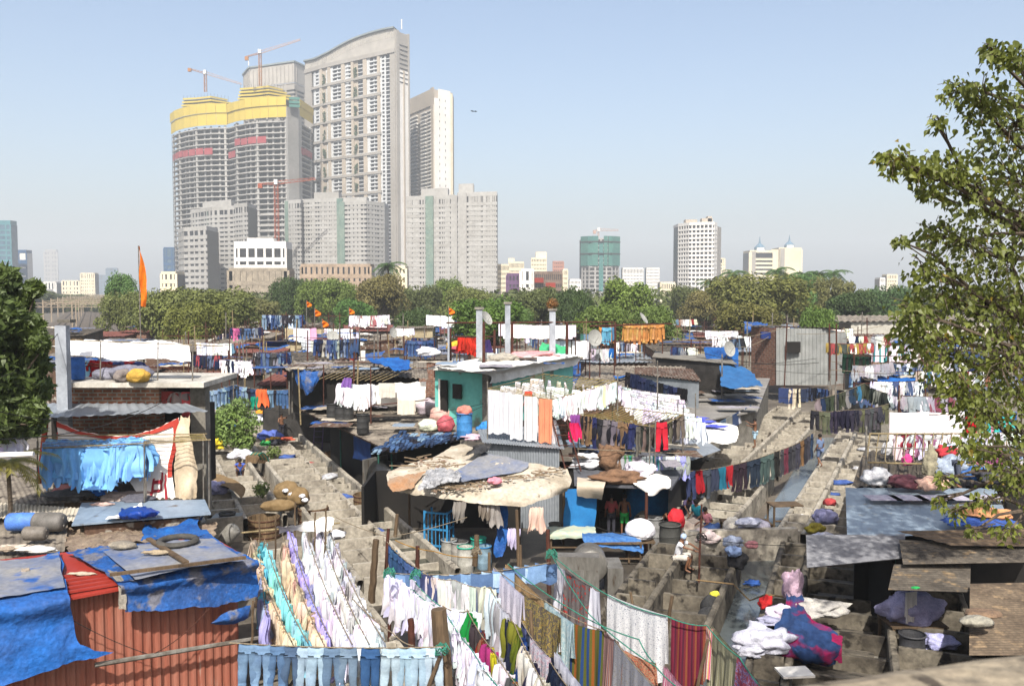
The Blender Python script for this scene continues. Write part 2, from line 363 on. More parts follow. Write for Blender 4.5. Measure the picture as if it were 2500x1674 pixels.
def constr_tower():
 L = [P2(428, 868), P2(440, 850), P2(462, 836), P2(492, 826), P2(530, 820), P2(563, 820)]
 Rr = [P2(563, 822), P2(585, 808), P2(612, 798), P2(650, 791), P2(707, 787)]
 S2 = [P2(734, 792), P2(767, 832)]
 z_l, z_r = zat(312, 830), zat(292, 795)
 root = thing('unfinished_tower', 'curved unfinished concrete twin tower wrapped in yellow screens at its top', 'tower', (L[3].x, L[3].y, 0))
 b = MB(); b.prism(core_poly(offs(L + Rr[1:], -5.2), 34), 0, z_r - 2); b.build('interior', rawd, root)
 b = MB(); b.prism(core_poly(offs(S2, -4), 22), 0, z_r - 2); b.build('interior', rawd, root)
 fl = 4.7
 for i in range(int(z_r / fl) + 1):
  z = i * fl + 1
  for (pl, zt) in ((L, z_l), (Rr, z_r), (S2, z_r)):
   if z < zt + 1 and (z > 58 or pl is not Rr or i % 4 == 0):
    b = MB(); band(b, pl, 0, z, z + .95, inner=4.6);
    if i < 17 and i % 3 and pl is not S2: band(b, offs(pl, -2.2), 0, z + 1.2, z + 2.3, inner=.3)
    b.build('floor_slab', rawc, root)
 cols = [(L, .02), (L, .28), (L, .62), (L, .97), (Rr, .22), (Rr, .6), (Rr, .98), (S2, .95)]
 for (pl, t) in cols:
  b = MB(); pier(b, offs(pl, -1.3), t, 1.9, .8, 0, z_l if pl is L else z_r); b.build('column', rawc, root)
 for (pl, z) in ((L, z_l), (Rr, z_r)):
  for t in (.12, .2, .38, .47, .55, .72, .8, .9):
   b = MB(); pier(b, offs(pl, -3.2), t, 1.6, .8, 0, z); b.build('column', rawc, root)
 b = MB(); a, c = P2(708, 783), P2(734, 788); band(b, [a, c], 0, 0, zat(262, 785), inner=14); b.prism(core_poly([a, c], 12), 0, zat(262, 785)); b.build('lift_core', rawc, root)
 def screen(pl, y0, y1, Y, k):
  q = offs(pl, k); n = 9
  for i in range(n):
   p0 = along(q, i / n)[0]; p1 = along(q, (i + .97) / n)[0]; d = (p1 - p0).normalized(); nn = V((d.y, -d.x)) * .3
   b = MB(); b.prism([p0, p1, p1 - nn, p0 - nn], zat(y1, Y), zat(y0, Y)); b.build('yellow_screen', yellow, root)
 screen(L, 284, 313, 835, .8); screen(L, 262, 284, 835, 1.6)
 screen(Rr, 263, 292, 798, .8); screen(Rr, 243, 264, 798, 1.7); screen(S2, 263, 286, 800, .8); screen(S2, 247, 264, 800, 1.6)
 for (x0, x1, Y, ys, xs) in ((452, 582, 842, (255, 247, 239), 0), (588, 725, 812, (238, 230, 222, 214), 0)):
  for k, y in enumerate(ys):
   q = [P2(x0 + k * 2, Y + 6), P2(x0 + (x1 - x0) * .28, Y + 3), P2(x0 + (x1 - x0) * .55, Y - 4), P2(x1 - k * 9, Y + 10)]
   b = MB(); z = zat(y, Y); band(b, q, 0, z - .7, z + .8, inner=.5); b.build('formwork_deck', yellow, root)
   b = MB(); b.prism(core_poly(offs(q, -2), 16), z - 3.0, z - .6); b.build('formwork', rawd, root)
  b = MB(); z = zat(ys[-1] - 5, Y)
  for t in range(14):
   p = along(q, t / 13)[0] + V((0, 2)); b.tube([(p.x, p.y, z - 6), (p.x, p.y, z + 2.2)], .12, 4)
  b.build('rebar', rawd, root, )
 b = MB(); q = [P2(712, 779), P2(738, 781)]
 for k in range(3): z = zat(245 + k * 9, 782); band(b, q, 0, z, z + 2.2, inner=2)
 b.build('green_screen', greenet, root)
 for (pl, Y, y, t0, t1) in ((L, 828, 371, .05, .85), (Rr, 800, 371, .02, .22), (Rr, 792, 340, .2, .75), (S2, 800, 368, .0, .95)):
  q = offs(pl, .5); n = max(2, int((t1 - t0) * 9))
  for i in range(n):
   p0 = along(q, t0 + (t1 - t0) * i / n)[0]; p1 = along(q, t0 + (t1 - t0) * (i + .9) / n)[0]; d = (p1 - p0).normalized(); nn = V((d.y, -d.x)) * .15
   z = zat(y, Y) + U(-.5, .5); b = MB(); b.prism([p0, p1, p1 - nn, p0 - nn], z - 3, z + 2.8); b.build('red_netting', redcl, root)
 b = MB(); p = P2(430, 850)
 for k in (-.8, .8): b.tube([(p.x + k, p.y, 0), (p.x + k, p.y, zat(330, 850))], .22, 4)
 for i in range(26): b.bar((p.x - .8, p.y, i * 5), (p.x + .8, p.y, i * 5 + 2.5), .25, .25)
 b.build('hoist_mast', rawd, root)
constr_tower()
def tall_tower():
 A = P2(753, 878); Bp = P2(970, 800); Cc = P2(1002, 815)
 mid = [A, P2(800, 856), P2(850, 838), P2(900, 822), Bp]
 root = thing('swept_roof_tower', 'tallest pale apartment tower with swept wave shaped roof and grey grid', 'tower', (Bp.x, Bp.y, 0))
 def zroof(t):              # roof height along the front
  ys = [(0, 152), (.15, 146), (.3, 132), (.45, 113), (.6, 96), (.75, 84), (.9, 74), (1, 70)]
  for i in range(len(ys) - 1):
   if ys[i][0] <= t <= ys[i + 1][0]:
    k = (t - ys[i][0]) / (ys[i + 1][0] - ys[i][0]); y = lerp(ys[i][1], ys[i + 1][1], k); break
  p = along(mid, t)[0]; return zat(y, p.y)
 N = 16; ZB = zat(175, 868)
 core = MB()
 for i in range(N):
  p0, n0, _ = along(mid, i / N); p1, n1, _ = along(mid, (i + 1) / N); z0, z1 = ZB, ZB
  q0, q1 = p0 + V((5, 18)), p1 + V((5, 18))
  core.add([(p0.x, p0.y, 0), (p1.x, p1.y, 0), (p1.x, p1.y, z1), (p0.x, p0.y, z0), (q1.x, q1.y, z1), (q0.x, q0.y, z0), (q1.x, q1.y, 0), (q0.x, q0.y, 0)],
    [(0, 1, 2, 3), (3, 2, 4, 5), (5, 4, 6, 7)])
 core.build('glazing', glass, root)
 cols = [(0, .09, 'p'), (.09, .11, 'd'), (.11, .2, 'w'), (.2, .23, 't'), (.23, .275, 'g'), (.275, .295, 'w'), (.295, .325, 't'), (.325, .35, 'W'), (.35, .45, 'b'),
   (.45, .485, 't'), (.485, .5, 'w'), (.5, .555, 'B'), (.555, .58, 't'), (.58, .62, 'g'), (.62, .68, 'k'), (.68, .715, 't'), (.715, .745, 'W'), (.745, .825, 'b'),
   (.825, .85, 't'), (.85, .905, 'w'), (.905, .95, 'k'), (.95, 1, 'p')]
 fl = 3.45
 def seg(mb, t0, t1, o, z0, z1, inner=.2, mi=0):
  p0 = along(mid, t0)[0]; p1 = along(mid, t1)[0]
  band(mb, [p0, p1], o, z0, z1, inner=inner, mi=mi)
 nf = int(ZB / fl)
 for i in range(nf):
  b = MB(); z = i * fl; any_ = False
  for (t0, t1, ty) in cols:
   if z + fl > ZB: continue
   if ty == 'w': seg(b, t0, t1, .5, z, z + 1.5); seg(b, t0, t0 + (t1 - t0) * .3, .5, z + 1.5, z + fl); seg(b, t1 - (t1 - t0) * .25, t1, .5, z + 1.5, z + fl); any_ = True
   if ty == 'b': seg(b, t0, t1, 1.3, z, z + 1.1, inner=1.4); seg(b, lerp(t0, t1, .45), lerp(t0, t1, .55), .4, z, z + fl); any_ = True
   if ty == 'B': seg(b, t0, t1, 1.5, z, z + 1.3, inner=1.6); seg(b, t0, lerp(t0, t1, .4), .5, z, z + fl); any_ = True
   if ty == 'k': seg(b, t0, t1, .3, z, z + .7); any_ = True
  if any_: b.build('floor_band', whitet, root)
 gz = {'p': (greyw, 1.2), 't': (tanw, 1.6), 'W': (whitet, .7), 'd': (rawd, .2)}
 for (t0, t1, ty) in cols:
  if ty in gz:
   m, o = gz[ty]; b = MB(); seg(b, t0, t1, o, 0, ZB + .5); b.build('pier', m, root)
  if ty == 'g':
   b = MB(); zt = ZB; seg(b, t0, t1, .25, 0, zt); b.build('planted_recess', tanw, root)
   for j in range(14):
    zz = zt - 6 - j * 17.2
    if zz < 4: break
    b = MB(); p, n, _ = along(mid, (t0 + t1) / 2)
    for q in range(26):
     c = p + n * U(.5, 2.2) + V((-n.y, n.x)) * U(-1.5, 1.5); zc = zz - U(0, 9); s = U(.7, 1.5)
     b.box((c.x, c.y, zc), (s, s * .6, s), rz=U(0, 3))
    b.build('hanging_plants', plantm, root)
 for j in range(15):         # grey beams every five floors
  z = ZB - j * 17.2
  if z < 3: break
  b = MB(); t0, t1 = (.0, 1.0) if j == 0 else (.09, .86)
  for i in range(8): seg(b, lerp(t0, t1, i / 8), lerp(t0, t1, (i + 1) / 8), 2.0, z, z + (3.6 if j == 0 else 2.3))
  b.build('grid_beam', greyw, root)
 cr = MB(); rf = MB()
 for i in range(N):
  t0, t1 = i / N, (i + 1) / N; p0, n0, _ = along(mid, t0); p1, n1, _ = along(mid, t1); z0, z1 = zroof(t0), zroof(t1)
  a, c = p0 + n0 * .8, p1 + n1 * .8
  cr.add([(a.x, a.y, ZB), (c.x, c.y, ZB), (c.x, c.y, z1), (a.x, a.y, z0)], [(0, 1, 2, 3)])
  for q in range(3):
   tt = lerp(t0, t1, (q + .5) / 3); p, n, _ = along(mid, tt); zz = zroof(tt); d = V((-n.y, n.x))
   cr.box((p.x + n.x * .9, p.y + n.y * .9, zz - 4.0), (.4, .7, 7), rz=math.atan2(d.y, d.x))
  a, c = p0 + n0 * 2.6, p1 + n1 * 2.6; e, g = p0 + V((6, 20)), p1 + V((6, 20))
  rf.add([(a.x, a.y, z0), (c.x, c.y, z1), (c.x, c.y, z1 + 1.4), (a.x, a.y, z0 + 1.4), (g.x, g.y, z1 + 1.4 - 3), (e.x, e.y, z0 + 1.4 - 3), (g.x, g.y, z1 - 3), (e.x, e.y, z0 - 3)],
   [(0, 1, 2, 3), (3, 2, 4, 5), (1, 0, 7, 6)])
 cr.build('crown_wall', M('crown_plaster', C('#bcb6ac', .75), C('#a5a098', .75), scale=.1, fine=.1), root); rf.build('swept_roof', M('roof_slate', C('#8e9a9c', .75), None, scale=.1, fine=.05), root)
 d = (Cc - Bp).normalized(); zt = zroof(1) - 1
 for (a, c, m, zlo, zhi, nm) in ((0, .22, greyw, 0, zt, 'end_pier'), (.22, .52, whitew, 0, zat(172, 806), 'end_wall'), (.52, .62, tanw, 0, zat(172, 806), 'end_fin'), (.62, .9, whitew, 0, zat(172, 806), 'end_wall'),
        (.9, 1, greyw, 0, zt, 'end_pier'), (.22, .9, greyw, zat(172, 806), zt - 1, 'end_louvre')):
  b = MB(); p0, p1 = Bp.lerp(Cc, a), Bp.lerp(Cc, c); k = .9 if m in (greyw, tanw) and nm != 'end_louvre' else .3
  band(b, [p0, p1], k, zlo, zhi, inner=3)
  b.build(nm, m, root)
 for i in range(9):
  b = MB(); band(b, [Bp.lerp(Cc, .28), Bp.lerp(Cc, .86)], .8, zt - 12 - i * 4, zt - 11.5 - i * 4, inner=1); b.build('louvre_bar', rawd, root)
 b = MB(); p = P2(985, 806); z = zat(72, 806); b.tube([(p.x, p.y, z), (p.x, p.y, zat(48, 806))], .5, 6); b.build('mast', whitew, root)
tall_tower()
def back_block():
 pl = [P2(603, 960), P2(618, 930), P2(725, 905), P2(752, 925)]
 z = zat(158, 920)
 root = tower('lattice_top_tower', 'pale tower with lattice crown rising behind the yellow screened tower', 'tower', pl, z - 22, 25, 4.2, greyw, glass, .45, .6, [(t, 2.2) for t in (.02, .12, .24, .36, .5, .62, .72, .84, .98)], top=.5)
 b = MB(); band(b, pl, .4, z - 21, z - 2, inner=.4); b.build('crown_wall', M('crown_plaster'), root)
 for t in range(18):
  b = MB(); pier(b, pl, .08 + t * .045, .7, .9, z - 20, z - 4); b.build('crown_rib', greyw, root)
 b = MB(); b.prism(core_poly(offs(pl, 1.5), 25), z - 1.5, z); b.build('roof_edge', M('roof_slate'), root)
 b = MB(); p = P2(616, 925); b.tube([(p.x, p.y, z), (p.x, p.y, zat(140, 920))], .5, 5); b.build('mast', whitew, root)
 b = MB(); band(b, pl, 1.0, z - 28, z - 23, inner=.4); b.build('crown_band', greyw, root)
back_block()
def beige_tower():
 z0 = zat(213, 850)
 pl = [P2(1003, 900), P2(1062, 850)]; pe = [P2(1062, 850), P2(1106, 866)]
 root = thing('beige_balcony_tower', 'slim beige balcony tower with blank white end wall beside the tallest tower', 'tower', (pl[1].x, pl[1].y, 0))
 b = MB(); b.prism(core_poly([pl[0], pl[1], pe[1]], 22), 0, z0 - 2); b.build('wall', tanw, root)
 fl = 3.5
 for i in range(int(z0 / fl) - 5):
  b = MB(); z = i * fl
  for (t0, t1, o) in ((.0, .1, .8), (.1, .36, 2.0), (.52, .72, 2.0), (.74, .92, 1.6)):
   a, c = pl[0].lerp(pl[1], t0), pl[0].lerp(pl[1], t1); band(b, [a, c], o, z, z + 1.1, inner=.1)
  if i % 6 == 0: band(b, [pl[0].lerp(pl[1], 0), pl[0].lerp(pl[1], .74)], 1.4, z + 2.6, z + 3.2, inner=.1)
  b.build('balcony_row', whitew, root)
 for (t0, t1) in ((.02, .08), (.14, .32), (.54, .7), (.78, .88)):
  b = MB(); band(b, [pl[0].lerp(pl[1], t0), pl[0].lerp(pl[1], t1)], .15, 4, z0 - 20, inner=.1); b.build('glazing', glass, root)
 b = MB(); band(b, [pl[0].lerp(pl[1], .9), pl[1]], 1.2, 0, z0, inner=.1); b.build('pier', tanw, root)
 b = MB(); band(b, [pl[0], pl[1]], 1.0, z0 - 16, z0 - 1, inner=.1); b.build('crown_wall', tanw, root)
 b = MB(); band(b, [pe[0], pe[0].lerp(pe[1], .22)], .6, 0, zat(240, 852), inner=.1); b.build('end_wall', whitew, root)
 b = MB(); band(b, [pe[0].lerp(pe[1], .22), pe[0].lerp(pe[1], .86)], .9, 0, z0 - 1, inner=.1); b.build('end_wall', whitew, root)
 b = MB(); band(b, [pe[0].lerp(pe[1], .86), pe[1]], .6, 0, z0 - 3, inner=.1); b.build('end_wall', creamw, root)
 for i in range(40):
  z = z0 - 12 - i * 6.6
  if z < 5: break
  b = MB()
  for t in (.24, .56): a, c = pe[0].lerp(pe[1], t), pe[0].lerp(pe[1], t + .03); band(b, [a, c], 1.05, z, z + 2.0, inner=.1)
  b.build('slot_window', glass, root)
beige_tower()
def grey_block(label, pl, y_top, Yt, cutx=(), fl=3.35, pw=2.0, npier=14, seed=1, stripe=None, m=None, lift=None):
 r2 = random.Random(seed); z = zat(y_top, Yt); m = m or rawc
 root = tower('unfinished_block', label, 'building', pl, z, 24, fl, m, glass, .62, .35, [(t, w) for (t, w) in [((k + .5) / npier + r2.uniform(-.012, .012), r2.choice([.8, 1.1, 2.4])) for k in range(npier)]], top=2.5, po=-.12, group='grey unfinished housing blocks')
 for (t, w, o, mm, nm) in (stripe or []):
  b = MB(); pier(b, pl, t, w, o, 0, z + 2); b.build(nm, mm, root)
 for (t0, t1, hh) in (lift or []):
  a = along(pl, t0)[0]; c = along(pl, t1)[0]; b = MB(); b.prism(core_poly([a + V((0, 3)), c + V((0, 3))], 12), z + 2.45, z + 2.5 + hh); b.build('stair_head', m, root)
 return root
netgrey = M('net_greygreen', C('#8a9a8c', .7), C('#6f8a80', .7), scale=.1, fine=.2)
grey_block('low unfinished frame block with open corner bays at the far left of its group', [P2(438, 640), P2(452, 618), P2(508, 604)], 562, 610, npier=9, seed=2, fl=4.1, stripe=[(.62, 2.2, .1, glass, 'shaft')])
grey_block('grey stepped block in front of the curved unfinished tower', [P2(470, 690), P2(522, 665), P2(580, 655)], 512, 660, npier=12, seed=3, stripe=[(.46, 1.6, .2, netgrey, 'net_strip')], lift=[(.3, .9, 5)])
grey_block('narrow grey block right of the stepped block with open frame bays', [P2(576, 650), P2(608, 640)], 505, 645, npier=5, seed=4, pw=1)
grey_block('slim grey block with netted shaft beside the orange crane', [P2(697, 690), P2(738, 680)], 498, 690, npier=6, seed=5, stripe=[(.15, 3.5, .6, netgrey, 'net_strip')])
grey_block('wide grey block below the tallest tower with long window rows', [P2(739, 688), P2(788, 682), P2(838, 678)], 492, 680, npier=16, seed=6, stripe=[(.95, 5, .9, netgrey, 'net_strip')], lift=[(.3, .9, 5)])
grey_block('grey block with angled corner and dark open bays at its right', [P2(838, 670), P2(895, 664), P2(940, 680)], 500, 670, npier=12, seed=7, stripe=[(.0, 4, .9, netgrey, 'net_strip')], lift=[(0, .5, 3)])
grey_block('grey slab block with green netted strip below the beige tower', [P2(993, 622), P2(1112, 612)], 486, 616, npier=20, seed=8, stripe=[(.49, 5.5, 1.6, netgrey, 'net_strip'), (.985, 4.5, .9, rawc, 'shaft')], lift=[(.3, .85, 5)])
grey_block('grey slab block at the right end of the group with rooftop room', [P2(1118, 606), P2(1214, 600)], 478, 603, npier=16, seed=9, stripe=[(.02, 1.6, .2, glass, 'shaft'), (.14, 4.6, .9, rawc, 'shaft')], lift=[(.02, .4, 6)])
def crane(label, base, top, jib_a, jib_b, mat, mw=2.0, cab=True, lattice=3.0, cm=None):
 root = thing('tower_crane', label, 'crane', base)
 bx, by = base[0], base[1]; z0, z1 = base[2], top
 b = MB(); h = mw / 2
 for sx in (-h, h):
  for sy in (-h, h): b.bar((bx + sx, by + sy, z0), (bx + sx, by + sy, z1), .35, .35)
 n = max(2, int((z1 - z0) / lattice))
 for i in range(n):
  za, zb = lerp(z0, z1, i / n), lerp(z0, z1, (i + 1) / n); s = 1 if i % 2 else -1
  b.bar((bx - h * s, by - h, za), (bx + h * s, by - h, zb), .25, .25); b.bar((bx - h, by - h, za), (bx + h, by - h, za), .22, .22)
  b.bar((bx - h, by - h * s, za), (bx - h, by + h * s, zb), .25, .25)
 b.build('mast', mat, root)
 for nm, (a, c) in (('jib', jib_b), ('counter_jib', jib_a)):
  a, c = V(a), V(c); b = MB(); n = max(3, int((c - a).length / 4)); hh = 2.4 if nm == 'jib' else 1.4
  up = V((0, 0, hh)); b.bar(a, c, .3, .3); b.bar(a + V((0, 1.5, 0)), c + V((0, 1.5, 0)), .3, .3)
  b.bar(a + up + V((0, .7, 0)), c + up * .5 + V((0, .7, 0)), .3, .3)
  for i in range(n):
   p, q = a.lerp(c, i / n), a.lerp(c, (i + .5) / n); r_ = a.lerp(c, (i + 1) / n); t = (up * lerp(1, .5, (i + .5) / n)) + V((0, .7, 0))
   b.bar(p, q + t, .22, .22); b.bar(q + t, r_, .22, .22)
  b.build(nm, mat if nm != 'jib' else (cm or mat), root)
 b = MB(); b.box((bx, by - 1, z1 + 1.5), (2.4, 2.2, 3.4)); b.build('cab', whitew, root)
 ca = V(jib_a[1]); b = MB(); b.box(ca + V((1.5, 0, -1.2)), (3, 2, 3)); b.build('counterweight', mat, root)
def cr(label, xb, yb, Y, yt, xa, ya, xj, yj, mat, cm=None, mw=2.0):
 p = D(xb, yb, Y); t = D(xb, yt, Y).z
 crane(label, (p.x, Y, p.z), t, (V((p.x, Y, t)), D(xa, ya, Y - 6)), (V((p.x, Y, t)), D(xj, yj, Y + 8)), mat, mw, cm=cm)
pinkish = M('crane_pale', C('#c8a898', .8), C('#b89a88', .8), scale=.3, fine=.1)
cr('tan tower crane on the left part of the yellow screened tower', 502, 225, 838, 181, 459, 168, 590, 207, steelc, pinkish)
cr('pale tower crane with raised jib on the right part of the yellow screened tower', 636, 210, 800, 131, 598, 140, 733, 98, steelc, pinkish)
cr('orange tower crane standing in front of the unfinished curved tower', 677, 612, 640, 450, 630, 450, 770, 438, craneo, None, 2.6)
def walk(name, label, x0, x1, ytop, Y, h_fl, wm, npier, Y1=None, top=1.0, pw=1.4, bf=.55, thick=12, gl=None, group=None, o=.3, z0=0, extra=None):
 pl = [P2(x0, Y), P2(x1, Y1 or Y)]; z = zat(ytop, Y)
 r_ = tower(name, label, 'building', pl, z, thick, h_fl, wm, gl or glass, bf, o, [((k + .5) / npier, pw) for k in range(npier)] + [(0.01, pw), (.99, pw)], top=top, group=group, po=-.1)
 return r_
wb = walk('white_apartment_block', 'bright cream white block with ribbon windows below the orange crane', 574, 700, 605, 420, 3.4, whitew, 6, top=3, pw=1.0)
b = MB(); p0, p1 = P2(606, 426), P2(669, 426); b.prism([p0, p1, p1 + V((0, 6)), p0 + V((0, 6))], zat(605, 426) + 3.05, zat(581, 426)); b.build('roof_room', whitew, wb)
walk('old_concrete_block', 'stained old grey apartment block below the bright white block', 560, 702, 660, 360, 3.1, M('old_wall', C('#b5a894', .75), C('#8d8374', .7), scale=.3, fine=.25), 10, pw=2.2)
walk('old_balcony_block', 'long low old block with cream balconies left of the palm', 735, 905, 650, 380, 3.1, M('old_wall_pink', C('#cdb49c', .75), C('#a8957f', .7), scale=.3, fine=.25), 13, pw=1.5)
walk('cream_stair_block', 'narrow cream block between the grey slab and the palm', 965, 990, 655, 360, 3.1, creamw, 2, pw=1.5)
walk('low_cream_block', 'low cream building behind the trees at the foot of the unfinished blocks', 395, 430, 668, 420, 3.4, creamw, 3)
walk('glass_office_tower', 'teal glass office tower cut off by the left edge', -40, 31, 548, 900, 5, M('teal_glass', C('#6fb0b8', .7), C('#5a98a6', .7), scale=.05, rough=.3), 3, bf=.35, gl=glassb, top=4)
walk('blue_office_block', 'blue glass office with white slanted roof beside the teal tower', 31, 67, 617, 950, 9, M('blue_glass', C('#4f7cab', .7), C('#416a98', .7), scale=.05, rough=.3), 1, bf=.8, gl=whitew, top=3)
walk('white_grid_office', 'low white office with window grid behind the left tree', 90, 137, 690, 1000, 5, whitew, 6, pw=2)
walk('beige_office_block', 'low beige office with dark upper window in the haze', 153, 192, 686, 1150, 5, creamw, 4, pw=4)
walk('cream_apartment_tower', 'cream apartment tower alone in the haze above the railway', 198, 231, 668, 1100, 4, creamw, 6, pw=2)
walk('misty_tower', 'tall faint grey tower under construction far in the haze', 112, 140, 615, 3000, 14, greyw, 3, pw=10, top=8)
for k, (x0, x1, yt, Y) in enumerate(((240, 258, 672, 2300), (262, 285, 655, 2100))):
 walk('misty_block', ['faint bluish block low in the haze left of the tall tree', 'faint pale glass tower touching the tall tree in the haze'][k], x0, x1, yt, Y, 9, glassb, 2, pw=6)
walk('blue_glass_block', 'blue glass block between the orange flag and the unfinished blocks', 402, 428, 606, 900, 6, M('blue_glass'), 2, bf=.4, gl=glassb)
right = [
('cream_housing_block', 'cream housing block just right of the grey slab blocks', 1214, 1244, 648, 640, creamw, 5, 'w'),
('yellow_housing_block', 'yellowish stepped housing block with rooftop tower', 1242, 1279, 642, 700, creamw, 6, 'w'),
('cream_stepped_tower', 'cream stepped tower above the purple roofed building', 1297, 1334, 632, 760, creamw, 5, 'w'),
('pink_tower', 'salmon pink tower behind the red and grey building', 1350, 1376, 640, 820, M('pink_wall', C('#d9a08c', .8), None, scale=.05, fine=.05), 3, 'w'),
('purple_band_building', 'low building with purple bands behind the trees', 1237, 1272, 672, 420, M('purple_wall', C('#7a5a80', .8), None, scale=.1), 2, 'w'),
('white_cube_building', 'plain white cube building beside the purple bands', 1272, 1303, 661, 415, whitew, 1, 'w'),
('brown_terrace_building', 'brown and grey terraced building with red panels', 1305, 1373, 668, 400, M('brown_wall', C('#8f7b6c', .75), C('#75645a', .75), scale=.1), 7, 'w'),
('white_strip_tower', 'narrow pinkish block right of the brown terraced building', 1374, 1386, 660, 640, creamw, 2, 'w'),
('small_white_block', 'small white block peeking over the trees near the netted tower', 1391, 1418, 685, 600, whitew, 4, 'w'),
('white_housing_slab', 'white ribbed housing slab right of the green netted tower', 1520, 1570, 656, 900, whitew, 7, 'w'),
('white_housing_slab', 'second white ribbed slab with red topped stair heads', 1578, 1609, 656, 920, whitew, 5, 'w'),
('low_yellow_building', 'low pale yellow building between the slabs and the white tower', 1612, 1648, 692, 600, creamw, 4, 'w'),
('cream_pillar_tower', 'slender cream tower just behind the white tower', 1752, 1768, 632, 1000, creamw, 1, 'w'),
('cream_low_block', 'low cream block right of the slender cream tower', 1760, 1782, 660, 950, creamw, 3, 'w'),
('small_pink_block', 'tiny pinkish block with water tank far behind the right trees', 2165, 2190, 672, 800, creamw, 3, 'w'),
('small_white_hut_block', 'tiny white block with open floors far behind the right trees', 2148, 2160, 680, 800, whitew, 2, 'w'),
]
for (nm, lb, x0, x1, yt, Y, wm, npi, _) in right:
 walk(nm, lb, x0, x1, yt, Y, 3.3, wm, npi * 2, pw=(x1 - x0) * Y / F / npi * .28)
rb = [o for o in COL.objects if o.name.startswith('cream_stepped')][0]
b = MB(); p0, p1 = P2(1308, 765), P2(1334, 765); b.prism([p0, p1, p1 + V((0, 9)), p0 + V((0, 9))], zat(633, 765), zat(615, 765)); b.build('upper_storeys', creamw, rb)
rb = [o for o in COL.objects if o.name.startswith('yellow_housing')][0]
b = MB(); p0, p1 = P2(1241, 702), P2(1256, 702); b.prism([p0, p1, p1 + V((0, 9)), p0 + V((0, 9))], zat(643, 702), zat(630, 702)); b.build('upper_storeys', creamw, rb)
rb = [o for o in COL.objects if o.name.startswith('brown_terrace')][0]
for (x0, x1, ya, yb) in ((1305, 1327, 678, 690), (1332, 1356, 690, 702)):
 b = MB(); band(b, [P2(x0, 398), P2(x1, 398)], .5, zat(yb, 398), zat(ya, 398)); b.build('red_panel', M('red_panel', C('#b8402c', .8), None, scale=.3), rb)
def netted():
 pl = [P2(1420, 905), P2(1440, 895), P2(1490, 895), P2(1510, 905)]; z = zat(577, 900)
 root = tower('netted_tower', 'tower under construction wrapped in green netting with crane on top', 'tower', pl, z - 3, 30, 4.2, rawc, rawd, .3, .3, [(t, 1.6) for t in (.02, .12, .25, .38, .5, .62, .75, .88, .98)], top=1)
 for (a, c) in ((0, .44), (.56, .64), (.65, 1)):
  b = MB(); q = [along(pl, lerp(a, c, k / 4))[0] for k in range(5)]; band(b, q, 1.6, zat(649, 900), z, inner=.3); b.build('green_net', greenet, root)
 b = MB(); band(b, [along(pl, .46)[0], along(pl, .55)[0]], .6, 10, zat(592, 900), inner=.3); b.build('green_net', M('net_teal', C('#5fa7a0', .7), None, scale=.1), root)
 for yy in (592, 621):
  b = MB(); band(b, pl, 1.9, zat(yy, 900), zat(yy, 900) + 1.1, inner=.3); b.build('net_rail', rawd, root)
netted()
cr('small pale crane on top of the green netted tower', 1461, 578, 905, 564, 1448, 564, 1510, 563, pinkish, None, 1.2)
def white_tower():
 pl = [P2(1655, 725), P2(1682, 712), P2(1728, 705), P2(1741, 706), P2(1748, 716)]; z = zat(549, 710)
 root = tower('white_apartment_tower', 'tall white apartment tower standing alone above the trees', 'tower', pl, z, 22, 3.4, whitew, M('window_deep', (.03, .03, .035), None, scale=1, rough=.4), .45, .5, [(t / 14 + .01, .9) for t in range(12)] + [(.86, 9), (.99, 1.2)], top=2, po=-.15)
 for (x0, x1, y0) in ((1672, 1700, 536), (1712, 1738, 533), (1726, 1736, 528)):
  b = MB(); p0, p1 = P2(x0, 716), P2(x1, 716); b.prism([p0, p1, p1 + V((0, 8 + x0 * .001)), p0 + V((0, 8))], z + 2.01 + x0 * .0001, zat(y0, 716)); b.build('roof_room', tanw, root)
 b = MB(); band(b, [P2(1749, 722), P2(1758, 735)], .3, 0, zat(552, 720), inner=8); b.build('side_wing', greyw, root)  # shadowed right side of the white tower, painted in as grey
white_tower()
def domed(label, x0, xs, x1, ytop, cx, y_spire, Y, m):
 pl = [P2(x0, Y + 25), P2(xs, Y), P2(x1, Y + 4)]; z = zat(ytop, Y)
 root = tower('domed_office_tower', label, 'tower', [pl[1], pl[2]], z, 26, 4.1, creamw, glass, .55, .4, [(.02, 3), (.98, 3)] + m, top=2)
 b = MB(); band(b, [pl[0], pl[1]], .2, 0, z + 1, inner=6); b.build('side_wall', greyw, root)  # grey on a cream tower: its shaded side put into the colour
 p = P2(cx, Y + 12); c = (p.x, p.y, z + 2.0); zs = zat(y_spire, Y) - z
 b = MB(); b.lathe([(5.2, 0), (5.6, 3), (4.9, zs * .28), (3.2, zs * .4), (1.3, zs * .52), (.7, zs * .7), (.15, zs)], c, 10); b.build('dome_ribs', M('dome_blue', C('#7d9bb0', .8), None, scale=.2), root)
 b = MB(); b.lathe([(4.6, .1), (4.4, 3), (3.2, zs * .22), (.6, zs * .34)], (p.x, p.y - 1.6, z + 2.02), 10); b.build('dome_glass', whitew, root)
domed('cream office tower with blue spired dome, left of the pair', 1817, 1829, 1889, 616, 1853, 580, 900, [])
domed('cream office tower with blue spired dome and blank front, right of the pair', 1897, 1900, 1955, 609, 1925, 576, 960, [(.3, 33)])
leaf_m = M('foliage', obj=True, col2=(1.6, 1.6, 1.2), scale=.35, rough=.6, fine=.35, trans=.3, sharp=.2, spec=.25)
leaf_near = M('foliage_near', obj=True, col2=(1.5, 1.4, .9), scale=1.3, rough=.5, fine=.4, trans=.42, sharp=.2, spec=.4)
